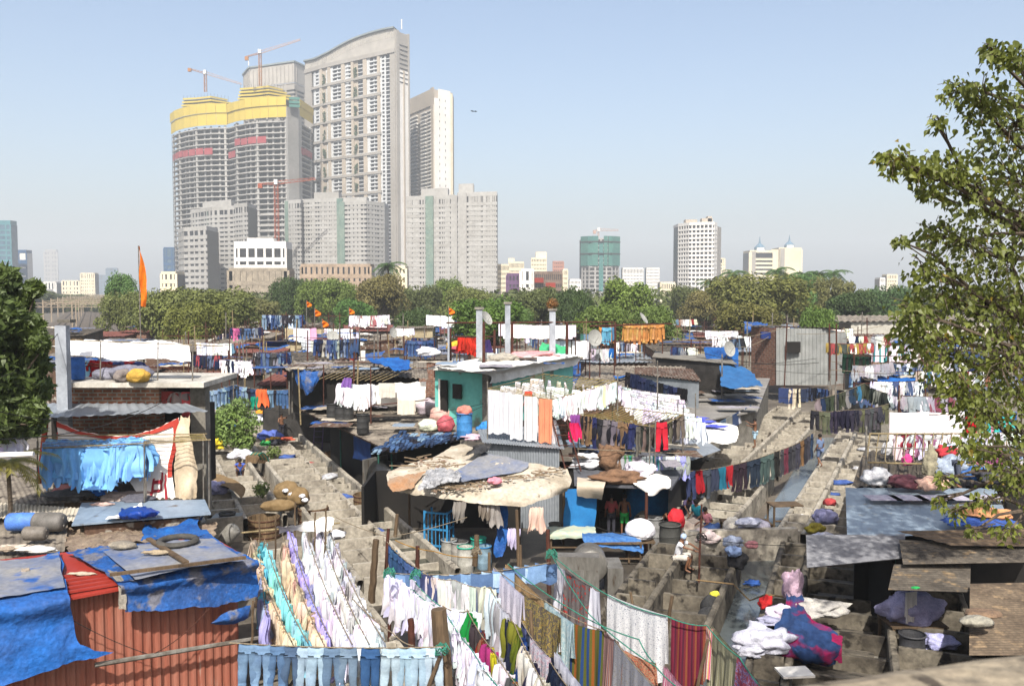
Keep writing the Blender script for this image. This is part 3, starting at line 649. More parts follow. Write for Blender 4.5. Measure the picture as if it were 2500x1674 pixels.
bark = M('bark', C('#8a7a68', .6), C('#5e5144', .6), scale=2, bump=.5, bscale=12)
def rdir(r):
 z = r.uniform(-1, 1); a = r.uniform(0, 6.283); q = math.sqrt(1 - z * z); return V((q * math.cos(a), q * math.sin(a), z))
def leaves(mb, c, rad, n, s, r, squash=.8, hollow=.45, k=1.7, up=0.3):
 for i in range(n):
  d = rdir(r); rr = rad * (hollow + (1 - hollow) * r.random() ** .6) * (1 + .18 * noise.noise(d * 2.3 + c))
  p = c + V((d.x * rr, d.y * rr, d.z * rr * squash))
  nm = (d + rdir(r) * 1.0 + V((0, 0, up))).normalized(); t = nm.orthogonal().normalized(); t.rotate(Matrix.Rotation(r.uniform(0, 6.28), 3, nm)); b = nm.cross(t)
  ss = s * r.uniform(.6, 1.3); o = len(mb.v)
  mb.v.extend([tuple(p - t * ss * .5 * k), tuple(p + b * ss * .38), tuple(p + t * ss * .5 * k), tuple(p - b * ss * .38)]); mb.f.append((o, o + 1, o + 2, o + 3)); mb.m.append(0)
def tree_proto(name, seed, W, H, nl, nleaf, s, sparse=False, trunk=.35):
 r = random.Random(seed); root = bpy.data.objects.new(name, None); COL.objects.link(root)
 cr = MB(); lim = MB(); zc = H * .62
 lim.tube([(0, 0, 0), (r.uniform(-.3, .3), .1, H * .25), (r.uniform(-.4, .4), 0, H * .5)], trunk, 7, r2=trunk * .6)
 for i in range(nl):
  a = r.uniform(0, 6.283); el = r.uniform(-.25, 1.0); q = r.uniform(.45, 1.0) if i else 0
  c = V((math.cos(a) * W / 2 * q * math.sqrt(max(0, 1 - max(0, el) ** 2 * .8)) * .8, math.sin(a) * W / 2 * q * .8, zc + el * H * .30))
  rad = r.uniform(.13, .24) * W * (.7 if sparse else 1)
  leaves(cr, c, rad, int(nleaf / nl), s, r, .75, .2 if sparse else .5)
  m = V((c.x * .4, c.y * .4, H * .42)); lim.tube([(0, 0, H * .3), tuple(m), tuple(c)], trunk * .35, 5, r2=trunk * .08, cap=False)
 a_ = lim.build('trunk', bark, root); b_ = cr.build('crown', leaf_m, root)
 return Proto(root, [a_, b_])
TP = [tree_proto('broadleaf_tree', 3, 14, 12, 30, 15000, .42), tree_proto('broadleaf_tree', 8, 14, 11, 24, 13000, .40), tree_proto('broadleaf_tree', 21, 13, 13, 34, 15000, .38),
 tree_proto('sparse_tree', 31, 14, 13, 36, 9000, .45, True), tree_proto('spreading_tree', 44, 14, 9, 26, 12000, .42)]
GB, OL, DK, GY, BR = (.10, .14, .035), (.105, .12, .04), (.04, .065, .022), (.075, .09, .035), (.125, .11, .045)
trees = [(300, 652, 85, 150, 2, (.07, .13, .04), 'tall narrow green tree just left of the orange flag'), (300, 705, 115, 138, 1, OL, 'olive tree low behind the pole of the orange flag'),
(408, 688, 160, 118, 0, OL, 'broad olive brown tree directly right of the orange flag'), (545, 690, 190, 124, 2, OL, 'wide yellowish olive tree in front of the stained old block'), (470, 730, 150, 105, 1, (.11, .12, .03), 'low olive crown spreading above the rooftops left of the pink sheets'),
(702, 670, 95, 190, 1, DK, 'dark round tree left of the bright green trees'), (765, 672, 90, 180, 0, GB, 'bright green tree next to the dark round tree'), (825, 668, 110, 175, 2, GB, 'bright green tree left of the olive brown one under the palm'),
(925, 657, 125, 168, 0, BR, 'brownish olive tree under the coconut palm'), (860, 725, 110, 150, 1, (.06, .12, .03), 'low fresh green tree below the bright green pair'), (1025, 690, 110, 185, 1, GY, 'grey green tree before the green netted slab block'), (1096, 668, 85, 195, 2, GB, 'vivid green tree top at the foot of the grey slab blocks'),
(1150, 690, 130, 178, 0, OL, 'dull olive tree right of the vivid green top'), (1205, 712, 200, 102, 2, (.07, .12, .025), 'large lush green tree behind the chimneys of the teal house'), (1300, 690, 125, 150, 0, GY, 'grey olive tree in front of the red panel building'),
(1405, 696, 95, 132, 4, DK, 'dark tiered tree beside the pinkish gable'), (1530, 664, 150, 142, 3, (.12, .17, .04), 'pale airy tree with visible limbs in front of the ribbed slabs'), (1480, 735, 150, 112, 1, (.09, .13, .03), 'low leafy green tree under the airy pale one'), (1590, 735, 130, 108, 0, (.09, .13, .035), 'green tree low beside the satellite dish and orange trousers'),
(1672, 690, 85, 205, 1, GY, 'small grey green tree at the foot of the white tower'), (1725, 700, 120, 175, 0, BR, 'brown olive tree left of the biggest right hand crown'), (1862, 660, 250, 150, 1, (.11, .115, .035), 'biggest olive crown below the domed towers'), (1830, 728, 170, 120, 2, (.10, .095, .03), 'dark olive tree low before the biggest olive crown'),
(1955, 655, 90, 185, 2, (.07, .13, .04), 'green tree among the palms'), (2040, 660, 110, 165, 3, (.12, .12, .05), 'thin grey olive tree right of the palms'), (2075, 700, 130, 150, 0, DK, 'dark green tree left of the big near branches'), (2165, 690, 110, 160, 1, (.05, .09, .035), 'deep green tree half hidden by the near branches'),
(1998, 742, 85, 104, 4, (.08, .13, .03), 'small bright tiered tree above the white warehouse wall'), (1015, 748, 95, 125, 4, DK, 'dark feathery tree between rooftops near the white sheets'), (2260, 695, 150, 180, 0, GY, 'grey green tree seen through the near branches'), (2400, 690, 160, 170, 2, GY, 'dull green tree behind the near branches at the edge'),
(1245, 742, 100, 128, 0, (.07, .12, .03), 'green crown just behind the tallest plain chimney'), (632, 715, 120, 150, 3, (.12, .12, .05), 'thin dry tree above the pink sheets'), (215, 720, 110, 620, 1, GY, 'hazy dark tree beside the railway far away'), (140, 716, 130, 560, 4, GY, 'hazy tree mass left of the railway gantries'), (60, 700, 160, 420, 0, GY, 'distant dark tree behind the near left tree')] + [(-60 - k * 130, 690, 170, 190 + k * 20, k % 3, GY, 'tree beyond the rooftops at the far left') for k in range(5)]
PW = [14, 14, 13, 14, 14]; PH = [12.2, 11.2, 13.2, 12.8, 9.2]
for (x, yt, wd, Y, k, c, lb) in trees:
 zt = zat(yt, Y); W = wd * Y / F; sx = W / PW[k] * 1.05; sz = zt / (PH[k] * 1.12)
 p = D(x, 712, Y)
 TP[k].put((p.x, Y, 0), U(0, 6.28), (sx, sx, sz), lb, 'tree', 'trees between the laundry and the towers', color=c)
wd = MB(); r = random.Random(5)
for i in range(70):
 Y = r.uniform(225, 300); x = 600 + i * 27 + r.uniform(-10, 10); p = D(x, 712, Y); leaves(wd, V((p.x, Y, zat(r.uniform(705, 722), Y) - 5)), r.uniform(5, 8), 420, 1.1, r, .8)
for i in range(26):
 Y = r.uniform(420, 520); x = -60 + i * 12; p = D(x, 712, Y); leaves(wd, V((p.x - (0 if x < 130 else 0), Y, 3)), r.uniform(6, 9) * (1 if x < 100 else .6), 200, 1.6, r, .8)
o = wd.build('woodland', leaf_m); o.color = (.07, .085, .03, 1); tag(o, 'far woodland filling the gaps behind the tree row', None, None, 'stuff')
def palm_proto():
 root = bpy.data.objects.new('coconut_palm', None); COL.objects.link(root); r = random.Random(4); t = MB()
 t.tube([(0, 0, 0), (.3, 0, 5), (.5, 0, 10), (.4, 0, 14)], .22, 7, r2=.14); cr = MB()
 for i in range(22):
  a = i * 2.4 + r.uniform(-.2, .2); el = r.uniform(-.2, 1.1); L = r.uniform(2.8, 3.8); p = V((.4, 0, 14)); pts = [p.copy()]; d = V((math.cos(a) * math.cos(el), math.sin(a) * math.cos(el), math.sin(el)))
  for s in range(7):
   d.z -= .22; d.normalize(); p = p + d * L / 7; pts.append(p.copy())
  for s in range(7):
   a0, a1 = pts[s], pts[s + 1]; side = (a1 - a0).cross(V((0, 0, 1))).normalized()
   for q in range(3):
    b0 = a0.lerp(a1, q / 3); wdt = .75 * (1 - abs(s / 7 - .4))
    for sg in (-1, 1):
     e = b0 + side * sg * wdt + (a1 - a0) * .9 + V((0, 0, -.35)); cr.add([b0, b0 + (a1 - a0) * .3, e], [(0, 1, 2)])
 return Proto(root, [t.build('trunk', bark, root), cr.build('fronds', leaf_m, root)])
PALM = palm_proto()
for (x, yt, Y, lb) in ((942, 630, 190, 'coconut palm rising in front of the narrow cream block'), (1738, 676, 230, 'short dark palm at the foot of the white tower'), (1792, 650, 215, 'palm between the white tower and the domed towers'),
     (1893, 643, 200, 'palm head in front of the domed towers'), (1958, 655, 210, 'palm just right of the domed towers'), (1990, 652, 200, 'palm with upright fronds among the green crowns'), (2032, 650, 205, 'palm spreading left above the olive trees'), (1925, 660, 220, 'small palm head under the right domed tower')):
 p = D(x, 712, Y); k = zat(yt, Y) / 15.5; PALM.put((p.x, Y, 0), U(0, 6), (1.25, 1.25, k), lb, 'palm', 'palms above the tree row', color=(.05, .09, .03))
va = V((math.sin(math.atan((232 - 1250) / F)), math.cos(math.atan((232 - 1250) / F)), 0)); vs = V((va.y, -va.x, 0))
o0 = G(225, 800, 0); o0.z = 0
rb = MB(); rb.quad(o0 - va * 130 - vs * 11 + V((0, 0, .3)), o0 - va * 130 + vs * 11 + V((0, 0, .3)), o0 + va * 1500 + vs * 11 + V((0, 0, .3)), o0 + va * 1500 - vs * 11 + V((0, 0, .3)))
tag(rb.build('railway_ballast', M('ballast', C('#8a7c6c', .6), C('#5a5046', .6), scale=1, fine=.4)), kind='structure')
for k, off in enumerate((-8, -4, 0, 4, 8)):
 b = MB()
 for g in (-.8, .8): a = o0 - va * 130 + vs * (off + g) + V((0, 0, .42)); b.bar(a, a + va * 1500, .16, .2)
 t = tag(b.build('railway_track', M('rail_steel', C('#6d655c', .6), None, scale=3)), ['leftmost', 'second from the left', 'middle', 'second from the right', 'rightmost'][k] + ' of the five railway tracks running off into the haze', 'railway track', 'railway tracks')
gp = bpy.data.objects.new('overhead_gantry', None); COL.objects.link(gp); b = MB(); c_ = MB()
for x in (-12, 12): b.box((x, 0, 3.8), (.35, .35, 7.6))
b.box((-4, 0, 3.8), (.3, .3, 7.6))
for z in (6.3, 7.2): c_.bar((-12, 0, z), (12, 0, z), .16, .16)
for i in range(12): c_.bar((-12 + i * 2, 0, 6.3 if i % 2 else 7.2), (-10 + i * 2, 0, 7.2 if i % 2 else 6.3), .12, .12)
for x in (-8, -4, 0, 4, 8): c_.bar((x, 0, 6.3), (x, 0, 5.2), .08, .08)
gm_ = M('gantry_steel', C('#b5a48e', .75), None, scale=1); GP = Proto(gp, [b.build('posts', gm_, gp), c_.build('truss', gm_, gp)])
for i in range(11):
 p = o0 + va * (-40 + i * 42 + (i * i) * 3) ; GP.put((p.x, p.y, 0), math.atan2(va.y, va.x) - math.pi / 2, None, 'pale steel portal over the railway tracks in the run leading into the haze' if i else 'nearest steel portal over the railway tracks', 'gantry', 'gantries over the railway')
def ftube(mb, rings, n=8):      # rings: (x, z, halfwidth, halfdepth, y)
 o = len(mb.v)
 for (x, z, hw, hd, y) in rings:
  for j in range(n):
   a = 6.2832 * j / n; mb.v.append((x + hw * math.cos(a), y + hd * math.sin(a), z))
 for i in range(len(rings) - 1):
  for j in range(n):
   a = o + i * n + j; b = o + i * n + (j + 1) % n; mb.f.append((a, b, b + n, a + n)); mb.m.append(0)
 mb.f.append(tuple(o + j for j in range(n))); mb.m.append(0); mb.f.append(tuple(o + (len(rings) - 1) * n + j for j in range(n))[::-1]); mb.m.append(0)
def mk_jeans(seed, near):
 r = random.Random(seed); m = MB(); n = 14 if near else 6; K = 8 if near else 4
 ftube(m, [(0, .02, .17, .012, 0), (0, 0, .195, .035, 0), (0, -.1, .205, .045, 0), (0, -.22, .215, .05, 0)], n)
 for sg in (-1, 1):
  sw = r.uniform(-.06, .03); rg = []; L_ = r.uniform(.78, .88)
  for k in range(K + 1):
   t = k / K; rg.append((sg * (.1 + .03 * t) + sw * t, -.17 - L_ * t, .112 - .03 * t + .005 * math.sin(k * 2 + seed), .045 - .008 * t, .025 * math.sin(k * 1.1 + seed) * t))
  ftube(m, rg, n)
 m.v = [(x + .006 * math.sin(z * 60 + x * 20) , y + .012 * noise.noise(V((x * 9, z * 7, seed))) * 2, z - (.05 * (1 - min(1, abs(x) / .2)) * max(0, 1 + z * 5) if z > -.2 else 0)) for (x, y, z) in m.v]
 return m
def mk_shirt(seed, near):
 r = random.Random(seed); m = MB(); n = 10 if near else 6; K = 6 if near else 3; fl = r.random() < .4
 rg = [(0, .02, .08, .02, 0), (0, -.03, .22, .03, 0)]
 for k in range(K + 1):
  t = k / K; rg.append((.02 * math.sin(k + seed) * t, -.08 - .62 * t, .25 + .03 * math.sin(k * 2 + seed), .03 + .015 * math.sin(k * 3 + seed), .05 * math.sin(k * 1.3 + seed)))
 ftube(m, rg, n)
 for sg in (-1, 1):
  L = r.uniform(.35, .62); q = r.uniform(.04, .14)
  ftube(m, [(sg * .2, -.04, .06, .04, 0), (sg * (.27 + q * .3), -.16, .07, .04, .02), (sg * (.3 + q), -.04 - L * .6, .06, .035, .03), (sg * (.3 + q * .8), -.04 - L, .05, .03, .01)], n)
 return m
def mk_rag(seed, near):          # a garment gathered on the rope: pleats, ragged hem
 r = random.Random(seed); m = MB(); nu, nv = (18, 10) if near else (9, 4); ph = r.uniform(0, 6); hem = [r.uniform(.9, 1.02) + .05 * math.sin(_ * .9 + ph) for _ in range(nu + 1)]
 cut = r.randrange(nu)
 for k in range(nu + 1):
  if abs(k - cut) < nu / 7: hem[k] *= .86
 tw = r.uniform(.32, .5); bw = r.uniform(.42, .62); lean = r.uniform(-.08, .08)
 def fn(u, v, sd):
  k = int(u * nu + .5); w_ = lerp(tw, bw, v ** .7); z = -v * .78 * hem[k]; pl = math.sin(u * 17 + ph + v * 2) * .05 + math.sin(u * 31 + ph * 2 + v * 4) * .025
  return V(((u - .5) * w_ + lean * v + .02 * math.sin(v * 7 + u * 5 + ph), sd * (.015 + .03 * v) + pl * (.35 + v) + .03 * math.sin(v * 5 + ph), z + .015 * math.sin(u * 23 + ph)))
 m.grid(lambda u, v: fn(u, v, -1), nu, nv); m.grid(lambda u, v: fn(1 - u, v * .93, 1), nu, nv)
 return m
def mk_sheet(seed, near):        # unit size: 1 wide, 1 drop
 r = random.Random(seed); m = MB(); nu, nv = (26, 10) if near else (8, 4); ph = r.uniform(0, 6); fr = r.uniform(9, 16)
 def fn(u, v, sd):
  w_ = .5 + .5 * v; a = (.03 * math.sin(u * fr + ph) + .02 * math.sin(u * fr * 2.3 + ph * 2)) * (.25 + v)
  return V((u - .5 + .03 * v * math.sin(u * 6 + ph) * (1 if sd > 0 else -1), sd * (.02 + .015 * v) + a, -v * (1 if sd < 0 else .8) + .02 * v * math.sin(u * 9 + ph)))
 m.grid(lambda u, v: fn(u, v, -1), nu, nv); m.grid(lambda u, v: fn(1 - u, v, 1), nu, nv)
 m.grid(lambda u, v: V((u - .5, -.02 + .04 * v + (.03 * math.sin((u if v < .5 else u) * fr + ph) + .02 * math.sin(u * fr * 2.3 + ph * 2)) * .25, .01 * math.sin(v * 3.14))), nu, 1)
 return m
GAR = {}
for kd, fn, mt, cnt in (('jeans', mk_jeans, denim, 5), ('shirt', mk_shirt, cloth, 5), ('rag', mk_rag, cloth, 8), ('sheet', mk_sheet, cloth, 6)):
 for near in (0, 1):
  lst = []
  for k in range(cnt):
   me_o = fn(k * 7 + 3, near).build('proto_' + kd, mt, smooth=True); lst.append(me_o.data); bpy.data.objects.remove(me_o)
  GAR[(kd, near)] = lst
NMAT = {}
def recolor(me, m):               # same shape, other material
 k = (me.name, m.name)
 if k not in NMAT: q = me.copy(); q.materials.clear(); q.materials.append(m); NMAT[k] = q
 return NMAT[k]
def garment(kd, near, loc, ang, sc, col, name, label, cat, group=None, mat=None, tilt=0.0, var=None):
 me = GAR[(kd, near)]; me = me[rng.randrange(len(me)) if var is None else var]
 if mat: me = recolor(me, mat)
 o = bpy.data.objects.new(name, me); COL.objects.link(o); o.location = loc; o.rotation_euler = (tilt, 0, ang); o.scale = sc if isinstance(sc, tuple) else (sc,) * 3
 k = .62 if max(col) < .6 else 1; o.color = (*(v * k for v in col), 1); return tag(o, label, cat, group)
def sag(a, b, s, n=8): a, b = V(a), V(b); return [a.lerp(b, i / n) - V((0, 0, s * 4 * (i / n) * (1 - i / n))) for i in range(n + 1)]
def at_path(pts, t):
 ls = [(pts[i + 1] - pts[i]).length for i in range(len(pts) - 1)]; s = t * sum(ls)
 for i, l in enumerate(ls):
  if s <= l or i == len(ls) - 1: d = (pts[i + 1] - pts[i]) / max(l, 1e-6); return pts[i] + d * s, d
  s -= l
def rope(pts, r, mat, name='clothes_rope', label=None, group=None, n=5):
 b = MB(); b.tube(pts, r, n, cap=False); return tag(b.build(name, mat), label, 'rope', group)
WH, OW, LB, NV, BK, GN = (.8, .8, .82), (.68, .64, .56), (.25, .4, .6), (.02, .028, .07), (.018, .018, .02), (.12, .12, .12)
DEN = [(.05, .1, .22), (.03, .06, .14), (.1, .18, .32), (.02, .035, .08), (.2, .3, .42), (.02, .02, .03)]
MIX = [WH, OW, (.5, .52, .55), (.02, .03, .08), (.4, .05, .05), (.1, .2, .45), (.55, .5, .4), BK, (.2, .35, .5), (.65, .62, .6), (.35, .15, .1), (.06, .2, .16)]
NAMES = {'jeans': ('hanging_jeans', 'jeans'), 'shirt': ('hanging_shirt', 'shirt'), 'sheet': ('hanging_cloth', 'cloth'), 'rag': ('hanging_garment', 'garment')}
def cname(c):
 r, g, b = c; mx, mn = max(c), min(c)
 if mn > .55: return 'white'
 if mx < .03: return 'black'
 if mx - mn < .12 * mx + .02: return 'grey' if mx < .5 else 'pale grey'
 if b >= r and b >= g * .95: return 'navy' if mx < .1 else ('blue' if r < .3 else 'pale blue')
 if g > r and g > b: return 'green'
 if r > .3 and g > .25: return 'cream' if b > .25 else 'yellow'
 if r > .25 and g > .1: return 'orange'
 return 'red' if r > .15 else 'brown'
def hang(pts, kinds, cols, n, where, near=0, size=1.0, drop=None, jit=.1, span=(0.02, .98), ang_j=.25, wsheet=.5, mats=None, grp=None, dj=.12):
 for i in range(n):
  t = lerp(span[0], span[1], (i + .5 + U(-jit, jit) * 2) / n); p, d = at_path(pts, max(0, min(1, t))); kd = kinds[rng.randrange(len(kinds))]; c = cols[i % len(cols)] if callable(getattr(cols, 'index', None)) and len(cols) == n else cols[rng.randrange(len(cols))]
  ang = math.atan2(d.y, d.x) + U(-ang_j, ang_j)
  if kd == 'sheet': w_ = wsheet * U(.8, 1.2); sc = (w_, max(.6, w_), (drop or .8) * U(1 - dj, 1 + dj))
  else: s = size * U(.9, 1.1); sc = (s, s, s * (U(.85, 1.1)))
  nm, w1 = NAMES[kd]
  if kd == 'rag':
   if any(q in where for q in ('field', 'towel rack', 'bunch')): nm, w1 = 'hanging_shirt', 'shirt'
   elif any(q in where for q in ('cream rope', 'turquoise rope', 'peach rope', 'lilac rope', 'white rope', 'dense row', 'corner')): nm, w1 = 'hanging_uniform', 'uniform'
   elif 'rooftop rack' in where: nm, w1 = 'hanging_laundry', 'laundry'
   elif 'near rope' in where or 'ribbon' in where: nm, w1 = 'hanging_vest', 'vest'
  c2 = tuple(v * U(.9, 1.1) for v in c); lb = f"{cname(c)} {w1} {where}"
  garment(kd, near, p - V((0, 0, .01)), ang, sc, tuple(min(.85, v) for v in c2), nm, lb, w1, grp or f"{w1} {where}", mats[rng.randrange(len(mats))] if mats and kd == 'sheet' else None)
def poles(ps, r, mat, lbl, name='pole', cat='pole', grp=None):
 for (a, b_) in ps:
  b = MB(); b.tube([a, b_], r, 6, r2=r * .85); tag(b.build(name, mat, at=a), lbl, cat, grp)
SKIP = [(1730, 2250, 50, 82), (330, 720, 50, 63), (900, 1280, 55, 75), (-400, 345, 150, 400)]
def shack(x0, x1, ytop, Y, zr, dep, wm, rm, label, rz=0.0, slope=.25, over=.35, wallz=0.0, name='shack', corr=True, door=False, group=None, pitch=.3, lowfront=True):
 a, b_ = D(x0, ytop, Y), D(x1, ytop, Y); w_ = b_.x - a.x; c = V(((a.x + b_.x) / 2, Y, wallz))
 root = thing(name, label, 'hut', (c.x, c.y, wallz), group); root.rotation_euler.z = rz; m = MB()
 h = zr - wallz; hb = h + slope * dep * (1 if lowfront else -1); x = w_ / 2
 m.add([(-x, 0, 0), (x, 0, 0), (x, 0, h), (-x, 0, h), (-x, dep, 0), (x, dep, 0), (x, dep, hb), (-x, dep, hb)], [(0, 1, 2, 3), (1, 5, 6, 2), (5, 4, 7, 6), (4, 0, 3, 7)])
 wo = m.build('wall', wm); wo.parent = root
 m = MB(); s = (hb - h) / dep; o = over; zf = h - s * o + .06; zb = hb + s * o + .06
 if corr:
  A, B, Cq, Dq = V((-x - o, -o, zf)), V((x + o, -o, zf)), V((x + o, dep + o, zb)), V((-x - o, dep + o, zb)); m.corr(A, B, Cq, Dq, pitch, pitch * .13)
  m.corr(Dq - V((0, 0, .05)), Cq - V((0, 0, .05)), B - V((0, 0, .05)), A - V((0, 0, .05)), pitch, pitch * .13)
 else: m.add([(-x - o, -o, zf), (x + o, -o, zf), (x + o, dep + o, zb), (-x - o, dep + o, zb), (-x - o, -o, zf + .1), (x + o, -o, zf + .1), (x + o, dep + o, zb + .1), (-x - o, dep + o, zb + .1)], [(3, 2, 1, 0), (4, 5, 6, 7), (0, 1, 5, 4), (1, 2, 6, 5), (2, 3, 7, 6), (3, 0, 4, 7)])
 q = m.build('roof', rm); q.parent = root
 if door:
  m = MB(); m.box((U(-.3, .3) * w_, -.03, 1.0), (.8, .08, 1.9)); q = m.build('door', dark); q.parent = root
 return root
wallms = [('brick', brickfar), ('grey tin', tin), ('plank', wood), ('blue tarp', tarp_worn), ('cement', cement), ('black tarp', blacktarp), ('rusty tin', rust), ('cream plaster', M('plaster_cream', C('#d8c9a4', .75), C('#b8a684', .75), scale=.6, fine=.15))]
roofms = [('grey sheet', asbestos), ('rust red', redroof), ('tin', tin), ('dark stained', asbdark), ('rusty', rust), ('dusty blue tarp', tarp_dusty)]
seen = {}
bands_ = [(56, 60, 'just behind the teal house'), (64, 70, 'behind the white drying racks'), (76, 84, 'in the second row behind the racks'), (92, 100, 'in the middle rows of rooftops'), (108, 118, 'in the rows before the trees'), (126, 140, 'at the foot of the tree row'), (155, 175, 'beyond the first trees')]
for (Ya, Yb, wh) in bands_:
 Ym = (Ya + Yb) / 2; xL = 480 if Ya < 75 else (-350 if Ya > 90 else 60); px = xL
 while px < 2480:
  wpx = U(3.2, 7.5) * F / Ym; Y = U(Ya, Yb); zr = U(2.4, 3.8) + (U(0, 1.4) if rng.random() < .25 else 0)
  wi, ri = rng.choice([0, 0, 0, 1, 2, 3, 4, 4, 5, 6, 7]), rng.choice([0, 0, 0, 1, 1, 2, 3, 3, 4, 5])
  if not any(a < px + wpx / 2 < b_ and y0 < Y < y1 for (a, b_, y0, y1) in SKIP):
   rem = ['low', 'squat', 'wide', 'tall narrow', 'leaning'][0 if zr < 3 else (3 if wpx < 4 * F / Ym else 2)]
   shack(px, px + wpx * .94, 800, Y, zr, U(4.5, 7), wallms[wi][1], roofms[ri][1], f'{rem} {wallms[wi][0]} shack with {roofms[ri][0]} roof {wh}', U(-.2, .2), U(.02, .14), lowfront=rng.random() < .8, pitch=.35 if Ym < 100 else .6, door=False, group='shacks ' + wh)
   for q in range(rng.choice([1, 2, 2, 3])):
    cx = D(px + wpx * U(.1, .8), 800, Y).x; cy = Y + U(.5, 4); zz = zr + .1 * (cy - Y) + .45; m = MB(); ww_, dd_ = U(.6, 2.2), U(.6, 1.8); sd_ = V((cx, cy, 0)); hk = U(.1, .35)
    k = rng.randrange(5)
    if k < 4:
     m.grid(lambda u, v: V((cx + (u - .5) * ww_ * 2, cy + (v - .5) * dd_, zz + hk * noise.noise(V((u * 3, v * 3, cx))) - .5 * hk * (abs(u - .5) * 2) ** 2 + .05 * noise.noise(V((u * 9, v * 9, cy))))), 9, 7)
     tag(m.build('loose_tarpaulin', [tarp, tarp_worn, canvas_m, white_tarp][k], smooth=True), ['bright blue', 'worn blue', 'dirty canvas', 'white'][k] + ' sheet thrown over a roof ' + wh, 'roof cover', 'sheets thrown over roofs ' + wh)
    else:
     for e in range(3): x_ = cx + U(-1.5, 1.5); m.tube([(x_, cy, zr - .2), (x_ + U(-.05, .05), cy, zr + U(1.4, 2.4))], .035, 5)
     m.tube([(cx - 1.6, cy, zr + 1.5), (cx + 1.6, cy, zr + 1.5)], .03, 5); tag(m.build('pole_stand', rustpole), 'bare rusty pole frame standing on a roof ' + wh, 'pole frame', 'bare pole frames ' + wh)
  px += wpx * U(.85, 1.02)
def PT(t):
 if isinstance(t, Vector): return t
 return D(t[0], t[1], t[2]) if len(t) > 3 else G(t[0], t[1], t[2])
def WP(px, py, a, b, off=0.0):      # where the sight line meets the upright plane through a and b (off metres in front)
 a, b = V(a), V(b); d = b - a; n = V((d.y, -d.x, 0)).normalized(); a = a + n * off; r = ray(px, py); o = V((0, 0, CAMZ))
 t = (a - o).dot(n) / r.dot(n); return o + r * t
def cr_(p0, p1, p2, p3, t): return .5 * ((2 * p1) + (p2 - p0) * t + (2 * p0 - 5 * p1 + 4 * p2 - p3) * t * t + (3 * p1 - p0 - 3 * p2 + p3) * t ** 3)
def crom(ps, u):
 n = len(ps) - 1; x = min(u * n, n - 1e-6); i = int(x); t = x - i
 return cr_(ps[max(i - 1, 0)], ps[i], ps[i + 1], ps[min(i + 2, n)], t)
def surf(name, rows, mat, label=None, cat=None, nu=30, nv=20, amp=.05, fq=1.5, parent=None, raw=False, seed=0, group=None, smooth=True, color=None, ruffle=0):
 P = [[(q if raw else PT(q)) for q in r] for r in rows]; sd = V((seed * 3.7, seed * 1.3, 0))
 def fn(u, v):
  col = [crom(r, u) for r in P]; p = crom(col, v)
  n = noise.noise_vector(p * fq + sd) * amp + noise.noise_vector(p * fq * 2.7 + sd) * amp * .45
  if amp > .02:
   q_ = abs(noise.noise(p * fq * 1.9 + sd)); n += V((0, -.4, 1)) * (amp * 1.1 * (.25 - min(q_, .25)) * 2)
  if ruffle: n += V((0, -1, .3)) * ruffle * math.sin(u * 46 + 3 * math.sin(u * 9)) * v
  return p + n
 b = MB(); b.grid(fn, nu, nv); o = b.build(name, mat, parent, smooth=smooth)
 if color: o.color = (*color, 1)
 return tag(o, label, cat, group) if parent is None else o
def house(name, label, cat, roof, wm, rm, inset=.3, wz=0.0, corr=.14, open_front=False, thick=.05, group=None, side_r=True, amp=None, rib='x'):
 FL, FR, BR_, BL = [PT(q) for q in roof]; c = (FL + FR + BR_ + BL) / 4; root = thing(name, label, cat, (c.x, c.y, wz), group)
 w_ = []
 for p in (FL, FR, BR_, BL):
  d = V((c.x - p.x, c.y - p.y, 0)); w_.append(p + d.normalized() * min(inset * 1.4, d.length * .3) - V((0, 0, .08)))
 b = MB(); lo = [V((p.x, p.y, wz)) for p in w_]
 ks = [(1, 2), (2, 3), (3, 0)] + ([] if open_front else [(0, 1)])
 for (i, j) in ks:
  b.add([lo[i], lo[j], w_[j], w_[i]], [(0, 1, 2, 3)])
 b.build('wall', wm, root)
 b = MB()
 if corr:
  if rib == 'x': b.corr(FL, FR, BR_, BL, corr, amp or corr * .16)
  else: b.corr(BL, FL, FR, BR_, corr, amp or corr * .16)
 else:
  t = V((0, 0, thick)); b.add([FL, FR, BR_, BL, FL + t, FR + t, BR_ + t, BL + t], [(3, 2, 1, 0), (4, 5, 6, 7), (0, 1, 5, 4), (1, 2, 6, 5), (2, 3, 7, 6), (3, 0, 4, 7)])
 b.build('roof', rm, root); return root
def sheetroof(corners, mat, label, pitch=.14, name='tin_sheet', cat='roof sheet', group=None, lift=0.0, amp=None, rib='x', root=None):
 P = [PT(q) + V((0, 0, lift)) for q in corners]; b = MB()
 if rib == 'x': b.corr(*P, pitch, amp or pitch * .16)
 else: b.corr(P[3], P[0], P[1], P[2], pitch, amp or pitch * .16)
 o = b.build(name, mat, root); return tag(o, label, cat, group) if root is None else o
